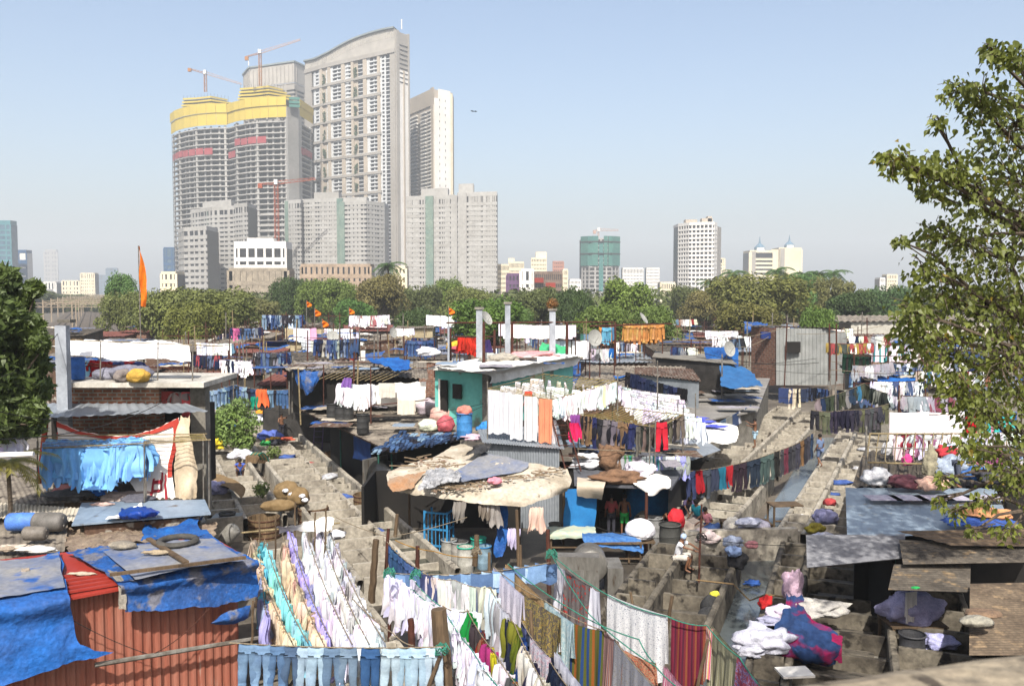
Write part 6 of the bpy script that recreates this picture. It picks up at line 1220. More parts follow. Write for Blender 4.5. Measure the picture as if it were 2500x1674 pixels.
surf('orange_edge_tarp', [[(950, 1168, 3.1), (990, 1160, 3.2), (1040, 1150, 3.25)], [(948, 1185, 2.95), (985, 1180, 3.0), (1020, 1172, 3.05)], [(962, 1200, 2.75), (990, 1196, 2.8), (1012, 1190, 2.85)]], M('tarp_brown', C('#a8937e', .8), C('#bf8a5e', .8), scale=2, fine=.2), 'brownish tarpaulin with orange hem at the left tip of the canopy', 'tarpaulin', 18, 10, .05, 3)
surf('dark_plastic', [[(1145, 1100, 3.75), (1180, 1082, 3.8), (1200, 1085, 3.75)], [(1128, 1112, 3.6), (1165, 1108, 3.68), (1192, 1108, 3.65)]], blacktarp, 'dark grey plastic crumpled at the back of the canopy', 'plastic sheet', 14, 8, .12, 4)
lt = {0: MB(), 1: MB(), 2: MB()}
for i in range(230):
 t = rng.random(); x = lerp(1050, 1380, t); y = lerp(1195, 1142, t) + U(-14, 14) if rng.random() < .75 else U(1115, 1140); x = x if y > 1141 else U(1010, 1120); p = G(x, y, 3.28 - (y - 1140) * .005); a = U(0, 3.14)
 if i % 3 == 0: L_ = U(.3, 1.4); lt[0].bar(p, p + V((math.cos(a) * L_, math.sin(a) * L_ * .4, U(0, .08))), .03, .03)
 else: lt[1 + i % 2].box(p, (U(.04, .15), U(.04, .1), U(.02, .06)), rz=a)
for k, (c, nm) in enumerate((((.22, .16, .1), 'sticks'), ((.5, .46, .4), 'scraps'), ((.26, .17, .12), 'rags'))): o = lt[k].build('litter_' + nm, litter_m); o.color = (*c, 1); tag(o, ['loose sticks strewn over the canvas canopy', 'pale scraps strewn over the canvas canopy', 'brown rags strewn over the canvas canopy'][k], None, None, 'stuff')
blob('pink_bag', 'pink plastic bag on the canvas canopy', 'bag', G(1208, 1180, 3.1), (.25, .2, .12), (.7, .25, .3), .3)
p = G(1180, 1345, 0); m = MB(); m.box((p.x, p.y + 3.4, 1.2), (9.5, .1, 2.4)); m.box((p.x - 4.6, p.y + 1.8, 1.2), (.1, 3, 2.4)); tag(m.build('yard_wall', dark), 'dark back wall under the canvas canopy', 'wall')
for (x, y, c, rc, s, lb) in ((1097, 1378, (.3, .29, .26), (.3, .33, .35), 1.0, 'grey drum leftmost under the canopy edge'), (1122, 1384, (.33, .31, .28), (.3, .3, .3), 1.02, 'grey drum second from left under the canopy edge'), (1137, 1396, (.4, .39, .35), (.02, .4, .28), 1.0, 'pale drum with green rim at the front'), (1168, 1372, (.05, .3, .25), (.02, .45, .3), .98, 'green drum behind the pale one with green rim'), (1182, 1388, (.2, .3, .38), (.02, .2, .5), .9, 'blue rimmed drum right of the pale drum'),
 (1048, 1330, (.3, .3, .29), None, .8, 'open grey drum behind the blue frame'), (1020, 1280, (.15, .15, .15), None, 1.1, 'dark drum in the shade under the canopy'), (1355, 1325, (.12, .12, .11), None, .85, 'dark drum left of the bed with striped quilt'), (1597, 1325, (.25, .25, .25), None, 1.1, 'grey drum behind the rusty square post'), (1635, 1360, (.06, .06, .055), None, 1.35, 'big black drum beside the man in white')):
 DRUM.put(G(x, y, 0), 0, s, lb, 'drum', None, color=c, partcolors={'rim': rc or c})
root = thing('cage_cabinet', 'light blue metal frame cabinet standing by the grey drums', 'cabinet', G(1065, 1372, 0)); p = G(1065, 1372, 0); bl = M('frame_blue', C('#3fa0d8', .85), C('#2f86c0', .85), scale=3)
for (dx, dy) in ((-.42, 0), (.42, -.3), (.6, .35), (-.2, .5)): m = MB(); m.box(p + V((dx, dy, .95)), (.07, .07, 1.9)); m.build('upright', bl, root)
for z in (.1, .65, 1.25, 1.85): m = MB(); m.bar(p + V((-.42, 0, z)), p + V((.42, -.3, z)), .06, .06); m.bar(p + V((.42, -.3, z)), p + V((.6, .35, z)), .06, .06); m.build('cross_bar', bl, root)
for k in range(6): q = p + V((-.42 + k * .14, -.05 * k, 0)); m = MB(); m.box(q + V((0, 0, .95)), (.03, .03, 1.75)); m.build('bar', bl, root)
m = MB(); m.box(p + V((.5, .03, .95)), (.03, .6, 1.7)); m.build('side_panel', M('panel_blue', C('#2a6fa8', .8), None, scale=2), root)
BARREL.put(G(1030, 1348, 0), .4, .85, 'grey jerrycan beside the blue frame cabinet', 'can', None, color=(.22, .21, .2));
surf('blue_strip', [[D(1222, 1228, 31.5), D(1240, 1230, 31.5)], [D(1212, 1290, 31.2), D(1240, 1295, 31.3)], [D(1205, 1345, 31), D(1236, 1330, 31.1)], [D(1210, 1362, 31), D(1225, 1360, 31)]], tarp, 'twisted bright blue tarpaulin strip hanging from the canopy', 'tarpaulin', 8, 14, .07, 3, raw=True)
for (x, y, s, c, lb) in ((1122, 1225, .9, (.35, .32, .28), 'grey rag hanging at the canopy edge'), (1185, 1220, .9, (.3, .25, .2), 'brown rag hanging beside the blue strip'), (1205, 1232, 1.0, (.5, .46, .42), 'pale rag just left of the blue strip'), (1310, 1238, 1.15, (.7, .5, .4), 'pale pink shirt hanging under the canopy corner'), (1255, 1290, .9, (.5, .45, .6), 'lilac cloth on the bent wooden post')): garment('rag', 1, D(x, y, 30.6), 0, s, c, 'hanging_rag', lb, 'rag')
for (x, lb) in ((1000, 'left'), (1268, 'middle'), (1375, 'right')): p = G(x, 1330, 0); post(p, V((p.x, p.y, 2.9)), .05, wood, f'{lb} wooden post propping the canvas canopy', 'wooden_post', 'post')
p = G(1420, 1470, 0); root = thing('extractor_machine', 'grey metal machine with flat front and round tank behind it', 'machine', p); m = MB(); m.box(p + V((-.1, .3, .72)), (1.35, .5, 1.44), rz=-.08); m.build('front_box', greymetal, root)
for k in range(3): m = MB(); m.box(p + V((-.52 + k * .42, .03, .55)), (.36, .03, .95), rz=-.08); m.build('door_panel', greymetal, root)
m = MB(); m.lathe([(.5, -.5), (.55, -.45), (.55, .45), (.5, .5)], p + V((.35, 1.1, .95)), 26, mat=Matrix.Rotation(R(90), 3, 'X')); m.build('tank', greymetal, root, smooth=True); m = MB(); m.box(p + V((1.1, .9, .5)), (.5, 1.2, 1.0)); m.build('side_box', greymetal, root)
def table(label, c, sx, sy, h, mat, rz=0, top=None):
 c = V(c); root = thing('wooden_table', label, 'table', c); mm = Matrix.Rotation(rz, 3, 'Z'); m = MB(); m.box(c + V((0, 0, h)), (sx, sy, .05), rz=rz); m.build('table_top', top or mat, root)
 for (a, b_) in ((-1, -1), (1, -1), (1, 1), (-1, 1)): m = MB(); m.box(c + mm @ V((a * (sx / 2 - .06), b_ * (sy / 2 - .06), h / 2 - .015)), (.07, .07, h - .03), rz=rz); m.build('leg', mat, root)
 m = MB(); m.bar(c + mm @ V((-sx / 2 + .06, -sy / 2 + .06, h * .35)), c + mm @ V((sx / 2 - .06, -sy / 2 + .06, h * .35)), .04, .05); m.build('stretcher', mat, root)
p = G(1395, 1345, 0); table('wooden bed frame with striped quilt by the blue curtain', p, 1.7, .9, .75, wood); surf('quilt', [[p + V((-.9, .5, .82)), p + V((.9, .5, .82))], [p + V((-.95, -.45, .84)), p + V((.9, -.45, .84))], [p + V((-.95, -.55, .6)), p + V((.9, -.52, .68))]], M('quilt_green', C('#a8c4b8', .8), C('#cfc7a8', .8), scale=6, fine=.1), 'pale green striped quilt on the wooden bed frame', 'quilt', 16, 10, .05, 4, raw=True)
p = G(1500, 1375, 0); surf('blue_checked_cloth', [[p + V((-1.1, .5, .95)), p + V((.8, .6, .95))], [p + V((-1.2, -.1, 1.0)), p + V((.9, -.1, 1.0))], [p + V((-1.1, -.4, .85)), p + V((1.0, -.5, .5))]], M('cloth_check', C('#2f6fbf', .8), C('#5f93cc', .8), scale=9, fine=.1), 'blue checked cloth hanging over the table behind the machine', 'cloth', 18, 12, .06, 3, raw=True); table('table under the blue checked cloth', p, 1.9, .9, .85, wood)
p = G(1562, 1370, 0); table('rough wooden stand carrying the white round bundle', p, 1.0, .8, .8, wood); blob('white_bundle', 'big round white bundle on the wooden stand', 'bundle', p + V((0, 0, .83)), (.55, .5, .42), (.78, .76, .76), .05)
for i, (x, y, z, rx, rz_, c, lb) in enumerate(((1651, 1275, .9, .38, .42, (.6, .02, .03), 'bright red bundle beside the crouching washerman'), (1680, 1310, .2, .75, .5, (.6, .5, .4), 'beige sack heap behind the red bundle'), (1725, 1310, .75, .6, .28, (.55, .45, .42), 'pinkish grey bundle before the man in pink'), (1788, 1290, .8, .42, .36, (.66, .62, .52), 'cream bundle tied on top, left of the grey one'), (1838, 1292, .8, .72, .36, (.4, .38, .44), 'wide lilac grey bundle on the bench'), (1825, 1270, 1.3, .5, .16, (.5, .52, .6), 'pale folded cloth on the lilac grey bundle'),
 (1790, 1320, .9, .4, .2, (.4, .45, .55), 'wet grey blue cloths under the bundles'), (1835, 1325, 1.2, .25, .14, (.6, .25, .25), 'small pink cloth on the tall cross wall'), (1990, 1290, .9, .42, .22, (.3, .25, .03), 'mustard bundle on the shaded pens'), (2010, 1315, .9, .5, .22, (.65, .65, .72), 'white bundle below the mustard one'), (1800, 1375, .9, .35, .35, (.012, .012, .014), 'black cloths heaped on the corner of the pens'), (1792, 1345, 1.35, .28, .2, (.2, .28, .45), 'blue plastic bag on the black cloths'),
 (2015, 1265, 1.0, .55, .3, (.25, .25, .4), 'dark blue laundry pile on the right pens'), (1740, 1310, .5, .4, .4, (.05, .1, .25), 'dark blue bucket shape behind the man in pink'))):
 blob('cloth_bundle', lb, 'bundle', G(x, y + 12, z), (rx * .85, rx * .65, rz_), c, .12 if i in (0, 3, 4) else .28, seed=i + 40)
p = G(1825, 1325, 0); table('low wooden bench carrying the big bundles', p + V((0, .3, 0)), 1.9, .9, .75, wood); p = G(1915, 1285, 0); table('weathered wooden table on the water channel wall', p, 1.3, .8, .95, wood, .1)
sheetroof([(1672, 1130, 2.55), (1760, 1098, 2.55), (1707, 1064, 2.7), (1640, 1092, 2.7)], tin, 'light grey sheet canopy right of the work shed', .3, amp=.006)
post(G(1690, 1180, 0), G(1690, 1180, 0) + V((0, 0, 2.5)), .05, wood, 'post under the light grey sheet canopy', 'wooden_post', 'post')
surf('canvas_roof', [[(1665, 1040, 2.9), (1740, 1030, 2.9), (1800, 1040, 2.8)], [(1690, 1062, 2.8), (1750, 1062, 2.8), (1803, 1058, 2.7)], [(1715, 1078, 2.65), (1765, 1085, 2.6), (1800, 1078, 2.5)]], white_tarp, 'creased white canvas roof left of the far wash pens', 'canvas', 24, 12, .08, 2)
for (x, y) in ((1715, 1030), (1745, 1042), (1700, 1022)): blob('blue_cloth', 'violet blue cloth spread on the white canvas roof', 'cloth', G(x, y, 2.95), (.6, .3, .05), (.08, .1, .5), .5, group='violet blue cloths on the canvas roof')
house('grey_slab_house', 'low house with wide grey roof carrying folded jeans at its edge', 'house', [(1690, 1035, 2.7), (1850, 1005, 2.7), (1880, 925, 2.9), (1620, 925, 2.9)], cement, M('slab_grey', C('#9a9690', .75), C('#7c7872', .75), scale=1, fine=.2), .3, corr=0, thick=.08)
for k in range(30):
 t = k / 29; p = G(lerp(1758, 1848, t), lerp(1035, 985, t), 2.75); garment('sheet', 0, p + V((0, 0, .12)), 1.2, (.35, .8, .7), [(.2, .3, .45), (.5, .5, .45), (.1, .15, .3), (.6, .6, .62)][(k // 5) % 4], 'folded_trousers', 'trousers hung side by side on the edge rail of the grey slab roof', 'trousers', 'trousers on the slab roof rail')
for i in range(64):
 ar = [(650, 1030, 884, 902, 5.45), (1640, 1850, 935, 1000, 3.02), (745, 930, 985, 1040, 3.22), (1420, 1690, 1070, 1135, 2.82), (1050, 1380, 868, 900, 6.15)][i % 5]
 if i % 5 == 4 and i > 30: continue
 v = rng.random(); p = G(lerp(ar[0], ar[1], rng.random()) + (v * 60 if i % 5 == 2 else 0), lerp(ar[2], ar[3], v), ar[4] + i * .002); k = i % 6; w_, d_ = U(.4, 1.5), U(.4, 1.1); m = MB()
 m.grid(lambda u, v: p + V(((u - .5) * w_ * 1.6, (v - .5) * d_ * 1.6, .03 + .1 * max(0, noise.noise(p + V((u * 4, v * 4, 0)))))), 8, 6); q = m.build('roof_scrap', [rust, tinblue, tarp_worn, canvas_m, asbdark, bundle_m][k], smooth=k > 1, at=p); q.color = (.3, .28, .3, 1)
 tag(q, ['rusty sheet', 'pale tin sheet', 'worn blue plastic', 'dirty canvas piece', 'dark board', 'grey rag'][k] + ' lying on ' + ['the long stall roof', 'the grey slab roof', 'the dark shed roof', 'the work shed roof', 'the white roof of the teal house'][i % 5], 'scrap', 'scraps lying on the rooftops')
house('black_tarp_house', 'house walled in black tarpaulin with grey slab roof', 'house', [(1592, 872, 5.1), (1800, 890, 5.0), (1770, 868, 5.1), (1600, 858, 5.1)], blacktarp, cement, .2, wz=2.2, corr=0)
house('shutter_shed', 'small shed with grey ribbed shutter and rusty panel', 'shed', [(1548, 912, 4.6), (1712, 930, 4.5), (1690, 900, 4.6), (1550, 895, 4.7)], tin, rust, .2, wz=2.2, corr=.25)
surf('slanted_blue_cloth', [[D(1755, 893, 60), D(1800, 895, 60), D(1830, 905, 60)], [D(1760, 920, 57), D(1805, 925, 57), D(1850, 925, 57)], [D(1760, 945, 54), D(1810, 948, 54), D(1862, 945, 54)]], M('cloth_blue', C('#3a7fbf', .8), C('#2f6aa5', .8), scale=1.5, fine=.1, bump=.5), 'slanted blue cloth tent right of the black tarpaulin house', 'tent', 20, 14, .12, 1.5, raw=True)
surf('blue_wall_tarp', [[D(1718, 847, 63), D(1760, 848, 63), D(1802, 848, 63)], [D(1722, 870, 63), D(1760, 872, 63), D(1803, 872, 63)], [D(1730, 885, 63), D(1765, 897, 63), D(1803, 900, 63)]], tarp, 'bright blue tarpaulin wall above the black tarpaulin house', 'tarpaulin', 14, 10, .06, 2, raw=True)
bt = thing('tin_tower_hut', 'tall pale ribbed tin hut with small square window and brick side', 'hut', D(1960, 905, 80))
def wallq(nm, mt, x0, x1, yt0, yt1, yb0, yb1, Y0, Y1, par, corr=.3):
 m = MB(); a, b_, c, d = D(x0, yb0, Y0), D(x1, yb1, Y1), D(x1, yt1, Y1), D(x0, yt0, Y0)
 if corr: m.corr(a, b_, c, d, corr, corr * .15)
 else: m.quad(a, b_, c, d)
 m.build(nm, mt, par)
wallq('front_wall', M('tin_pale', C('#a9aba8', .7), C('#8f918e', .7), scale=.8, rough=.5, metal=.1, fine=.1), 1895, 2022, 800, 803, 940, 940, 80, 79, bt); wallq('side_wall', M('tin_pale'), 2022, 2066, 803, 812, 940, 935, 79, 86, bt)
wallq('brick_side', brickfar, 1834, 1895, 797, 800, 940, 940, 84, 80.2, bt, 0); m = MB(); m.box(D(1936, 847, 79.3), (1.25, .3, .95)); m.build('window', dark, bt); m = MB(); m.box(D(1872, 818, 81.2), (1.1, .4, .6)); m.build('blue_window', M('window_cloth', C('#1d3f8f', .8), None, scale=1), bt)
m = MB(); m.corr(D(1828, 796, 83), D(2028, 800, 78.5), D(2070, 806, 87), D(1870, 793, 90), .4, .05); m.build('roof', asbdark, bt)
ww = thing('white_warehouse', 'long low whitewashed warehouse wall in front of the right trees', 'warehouse', D(2200, 800, 125)); m = MB(); a, c = D(1998, 800, 125), D(2420, 800, 118); m.quad(V((a.x, a.y, 0)), V((c.x, c.y, 0)), D(2420, 783, 118), D(1998, 785, 125)); m.build('wall', M('wall_old_white', C('#c8c4b8', .8), C('#b0aca0', .8), scale=.5, fine=.15), ww)
m = MB(); m.corr(D(1990, 785, 124.6), D(2430, 783, 117.6), D(2430, 768, 135), D(2030, 770, 140), .8, .08); m.build('roof', asbestos, ww)
for x in (2055, 2180): m = MB(); m.box(D(x, 794, 123), (2.0, 1.4, .8)); m.build('window', dark, ww)
surf('blue_lean_cloth', [[D(1818, 788, 88), D(1850, 785, 88), D(1875, 790, 88)], [D(1815, 800, 87), D(1850, 800, 87), D(1870, 802, 87)], [D(1818, 815, 87), D(1835, 812, 87), D(1850, 806, 87)]], tarp_worn, 'pale blue tarpaulin bunched on the roof left of the tin hut', 'tarpaulin', 12, 8, .2, 1.5, raw=True)
def patt(name, kind, cols, sc=12, rough=.9):
 if name in _M: return _M[name]
 m = bpy.data.materials.new(name); _M[name] = m; m.use_nodes = True; nt = m.node_tree; N = nt.nodes; L = nt.links; N.clear()
 out = N.new('ShaderNodeOutputMaterial'); bs = N.new('ShaderNodeBsdfPrincipled'); bs.inputs['Roughness'].default_value = rough; bs.inputs['Specular IOR Level'].default_value = .1
 uv = N.new('ShaderNodeUVMap'); r = N.new('ShaderNodeValToRGB'); e = r.color_ramp; e.interpolation = 'CONSTANT' if kind != 'soft' else 'LINEAR'
 for i, c in enumerate(cols):
  el = e.elements[i] if i < 2 else e.elements.new(i / len(cols)); el.position = i / len(cols); el.color = (*c, 1)
 if kind in ('dots', 'soft'):
  t = N.new('ShaderNodeTexVoronoi'); t.inputs['Scale'].default_value = sc; t.feature = 'F1'; L.new(uv.outputs[0], t.inputs['Vector']); mt = N.new('ShaderNodeMath'); mt.operation = 'MULTIPLY'; mt.inputs[1].default_value = 1.5
  L.new(t.outputs['Distance'], mt.inputs[0]); L.new(mt.outputs[0], r.inputs[0])
 elif kind == 'mottle':
  t = N.new('ShaderNodeTexNoise'); t.inputs['Scale'].default_value = sc; t.inputs['Detail'].default_value = 3; L.new(uv.outputs[0], t.inputs['Vector']); mt = N.new('ShaderNodeMapRange'); mt.inputs['From Min'].default_value = .3; mt.inputs['From Max'].default_value = .7
  L.new(t.outputs['Fac'], mt.inputs['Value']); L.new(mt.outputs[0], r.inputs[0])
 else:
  sx = N.new('ShaderNodeSeparateXYZ'); L.new(uv.outputs[0], sx.inputs[0]); mt = N.new('ShaderNodeMath'); mt.operation = 'MULTIPLY'; mt.inputs[1].default_value = sc; L.new(sx.outputs[0 if kind == 'vstripe' else 1], mt.inputs[0])
  fr = N.new('ShaderNodeMath'); fr.operation = 'FRACT'; L.new(mt.outputs[0], fr.inputs[0]); L.new(fr.outputs[0], r.inputs[0])
 n = N.new('ShaderNodeTexNoise'); n.inputs['Scale'].default_value = 60; L.new(uv.outputs[0], n.inputs['Vector']); mr = N.new('ShaderNodeMapRange'); mr.inputs['To Min'].default_value = .75; mr.inputs['To Max'].default_value = 1.15; L.new(n.outputs['Fac'], mr.inputs['Value'])
 vm = N.new('ShaderNodeVectorMath'); vm.operation = 'MULTIPLY'; L.new(r.outputs[0], vm.inputs[0]); L.new(mr.outputs[0], vm.inputs[1]); L.new(vm.outputs[0], bs.inputs['Base Color'])
 tl = N.new('ShaderNodeBsdfTranslucent'); L.new(vm.outputs[0], tl.inputs[0]); ms = N.new('ShaderNodeMixShader'); ms.inputs[0].default_value = .18; L.new(bs.outputs[0], ms.inputs[1]); L.new(tl.outputs[0], ms.inputs[2]); L.new(ms.outputs[0], out.inputs[0])
 return m
def drape(name, a, b_, drop, mat, label, cat='sheet', nu=44, nv=16, amp=.05, back=.75, fq=11, lean=0.0, color=None, seed=None, group=None):
 a, b_ = V(a), V(b_); d = b_ - a; n = V((d.y, -d.x, 0)).normalized(); ph = U(0, 6) if seed is None else seed; L_ = d.length; m = MB(); uvs = []
 def fn(u, v, sd):
  e = 4 * .04 * u * (1 - u); pl = math.sin(u * fq * L_ + ph + v * 1.2) * amp + math.sin(u * fq * 2.3 * L_ + ph * 2 - v * 2) * amp * .5
  dr = drop * (1 if sd < 0 else back) * v * (1 + .05 * math.sin(u * 7 + ph)); p = a + d * (u + lean * v / L_) - V((0, 0, e + dr)) + n * ((.02 + .06 * v) * (1 if sd < 0 else -1) + pl * (.12 + v)); return p
 for sd in (-1, 1):
  m.grid(lambda u, v: fn(u, v, sd), nu, nv)
  for j in range(nv + 1):
   for i in range(nu + 1): uvs.append((i / nu * L_, j / nv * drop))
 o = m.build(name, mat, at=a, smooth=True); me = o.data; ul = me.uv_layers.new(name='UVMap'); vi = [0] * len(me.loops); me.loops.foreach_get('vertex_index', vi)
 ul.data.foreach_set('uv', [c for i in vi for c in uvs[i]])
 if color: o.color = (*color, 1)
 return tag(o, label, cat, group)
ZR = 2.35
rp_ = lambda pts, m, lb, r=.012: rope(pts, r, m, label=lb)
J = sag(G(560, 1568, 2.4), G(1082, 1578, 2.35), .06, 12); rp_(J, ropegrey, 'rope holding the nearest row of faded jeans', .016)
jc = [(.12, .2, .33), (.14, .23, .38), (.07, .13, .25), (.06, .1, .18), (.28, .38, .5), (.3, .42, .55), (.1, .16, .26), (.13, .19, .28), (.03, .08, .2), (.32, .42, .52), (.26, .38, .5), (.3, .42, .55), (.36, .46, .58)]
for x, c, lb in zip((606, 640, 676, 712, 745, 775, 812, 850, 905, 955, 988, 1022, 1056), jc, ('leftmost faded jeans, half behind the red shed corner', 'light jeans second from the left in the front row', 'dark blue jeans leg beside the light pair', 'worn grey blue jeans with dark hem in the front row', 'pale jeans before the peach cloth', 'very pale jeans left of the grey pair', 'grey blue jeans with bleached thigh', 'faded steel blue jeans in the middle of the front row', 'darkest blue jeans in the front row', 'wide pale jeans right of the darkest pair', 'narrow pale jeans with worn knees', 'pale jeans second from the right', 'rightmost pale jeans beside the thick trunk post')):
 p, d = at_path(J, (x - 560) / 522); garment('jeans', 1, p, U(-.12, .12), (1.0, 1, U(.86, 1.0)), c, 'hanging_jeans', lb, 'jeans')
sets = [((612, 1312), (712, 1565), [(.72, .6, .42), (.7, .58, .4), (.74, .63, .46)], 'on the cream rope nearest the red shed', 1.15), ((646, 1316), (752, 1568), [(.32, .72, .76), (.26, .66, .7)], 'on the turquoise rope', 1.1), ((690, 1306), (788, 1566), [(.76, .58, .4), (.74, .55, .38), (.78, .64, .48)], 'on the peach rope', 1.15),
  ((704, 1288), (806, 1556), [(.5, .47, .85), (.45, .43, .8)], 'on the lilac rope', 1.2), ((742, 1284), (860, 1572), [WH, (.75, .74, .84)], 'on the first white rope', 1.3), ((776, 1278), (902, 1572), [WH], 'on the second white rope', 1.35), ((802, 1290), (940, 1566), [WH, WH, (.74, .74, .8)], 'on the third white rope', 1.3), ((632, 1318), (650, 1500), [(.15, .6, .68), (.4, .45, .7)], 'low behind the red shed corner', 1.2)]
for (a, c, cols, wh, sz) in sets:
 pts = sag(G(a[0], a[1], 2.75), G(c[0], c[1], 2.4), .25, 10); rp_(pts, ropegrey, 'rope with the garments ' + wh, .014)
 hang(pts, ['rag'], cols, 21 if len(wh) != 30 else 12, wh, near=1, size=sz, ang_j=.45, jit=.15)
surf('white_cloth_bundle', [[G(675, 1285, 2.9), G(740, 1278, 2.95), G(800, 1262, 3.1), G(815, 1262, 3.1)], [G(680, 1300, 2.6), G(740, 1296, 2.7), G(790, 1300, 2.8), G(812, 1295, 2.8)]], white_tarp, 'white cloth thrown over the far ends of the uniform ropes', 'cloth', 20, 8, .07, 3, raw=True)
far = sag(G(590, 1300, 2.7), G(830, 1276, 2.8), .02); post(far[0], far[-1], .03, bamboo, 'cross bar carrying the far ends of the uniform ropes', 'bamboo_bar', 'bamboo')
for (x, y0_, y1, lb) in ((634, 1258, 1400, 'stick leftmost among the uniform ropes'), (674, 1255, 1380, 'stick second among the uniform ropes'), (721, 1225, 1380, 'forked stick in the middle of the uniform ropes'), (770, 1250, 1410, 'leaning stick before the white ropes'), (796, 1240, 1420, 'dark stick standing at the first white rope'), (618, 1465, 1570, 'pole at the corner of the red shed')):
 q = G(x, (y0_ + y1) / 2, 2.6); post(D(x - 4, y1, q.y), D(x, y0_, q.y), .028, wood, lb, 'stick', 'stick', wob=.02)
for (x0, y0_, x1, y1, Y, r_, mt, lb) in ((918, 1316, 907, 1470, 26, .11, wood, 'thick weathered trunk post with rope wound round it'), (1072, 1486, 1086, 1700, 19, .2, wood, 'thickest brown trunk post at the front of the yard'), (948, 1400, 951, 1580, 23, .05, rustpole, 'brown square post with green rope knots'), (1020, 1332, 1018, 1410, 26, .07, rustpole, 'short rusty post behind the denim row'),
 (1003, 1510, 1006, 1600, 21, .09, rustpole, 'rusty iron post before the dark pit'), (948, 1290, 942, 1400, 27, .06, rustpole, 'reddish post beside the blue denim row'), (1262, 1244, 1268, 1430, 27, .06, wood, 'tall knotty post at the middle of the yard'), (1270, 1330, 1275, 1520, 24, .045, wood, 'bent grey pole among the printed sheets'), (1338, 1292, 1340, 1450, 25.5, .07, rustpole, 'rusty upright post before the grey machine'),
 (1194, 1348, 1194, 1440, 25, .05, wood, 'pale pole beside the denim heap'), (1165, 1305, 1160, 1380, 27, .09, wood, 'stubby post wrapped with sacking'), (1540, 1445, 1562, 1600, 21.5, .04, wood, 'dark pole leaning before the white printed sheet'), (1641, 1454, 1612, 1650, 20.5, .05, wood, 'slanted pale pole left of the maroon sheet'), (1476, 1458, 1486, 1540, 22, .03, steelpole, 'thin pole left of the white printed sheet'),
 (1713, 1230, 1706, 1420, 27.5, .035, rustpole, 'thin iron pole with coiled wire before the man in white'), (970, 1255, 965, 1310, 31, .07, wood, 'short stake on the wash pen wall'), (1296, 1490, 1300, 1600, 20, .05, wood, 'grey stake among the white shirts'), (1075, 1600, 1040, 1690, 18.5, .05, wood, 'slanted stick at the foot of the trunk post'), (1728, 1560, 1700, 1690, 18.5, .04, wood, 'slanted stick before the maroon sheet')):
 post(D(x1, y1, Y), D(x0, y0_, Y), r_, mt, lb, 'wooden_post' if mt is wood else 'iron_post', 'post', wob=.015 if r_ > .08 else .008)
for (x, y, z, mt, lb) in ((949, 1398, 2.9, ropegreen, 'tangle of green rope on the brown square post'), (1015, 1402, 2.9, ropegreen, 'tangle of green rope on the rusty post'), (1345, 1352, 3.1, ropegreen, 'green rope knot on the rusty upright post'), (1712, 1310, 2.6, wire, 'coiled black wire on the thin iron pole'), (1078, 1585, 2.3, ropegreen, 'green rope wound on the trunk post'), (1163, 1345, 2.6, ropegrey, 'sacking wound round the stubby post')):
 c = G(x, y, z); m = MB(); m.tube([c + V((.16 * math.cos(k * .9) * U(.6, 1.1), .16 * math.sin(k * .9), .1 * math.sin(k * 1.7))) for k in range(34)], .012, 4); tag(m.build('rope_knot', mt, at=c), lb, 'rope')
pts = sag(G(945, 1322, 2.6), G(1030, 1392, 2.5), .1); rp_(pts, ropegrey, 'rope of the short dark denim row'); hang(pts, ['jeans'], [(.03, .07, .18), (.04, .09, .2), (.06, .12, .25)], 9, 'in the short dark row by the reddish post', near=1, size=.95, ang_j=.3)
pts = sag(G(950, 1398, 2.5), G(1345, 1372, 2.7), .15); rp_(pts, ropegrey, 'rope under the row of folded denim')
for k in range(15): p, d = at_path(pts, (k + .5) / 15); drape('folded_jeans', p - V((.28, U(-.1, .1), 0)), p + V((.3, U(-.1, .1), U(-.05, .05))), U(.28, .5), denim, ['faded', 'mid blue', 'dark blue'][k % 3] + ' jeans folded over the rope behind the printed sheets', 'jeans', 12, 6, .04, 1.0, color=[(.2, .28, .4), (.1, .17, .3), (.05, .09, .18)][k % 3], group='folded jeans behind the printed sheets')
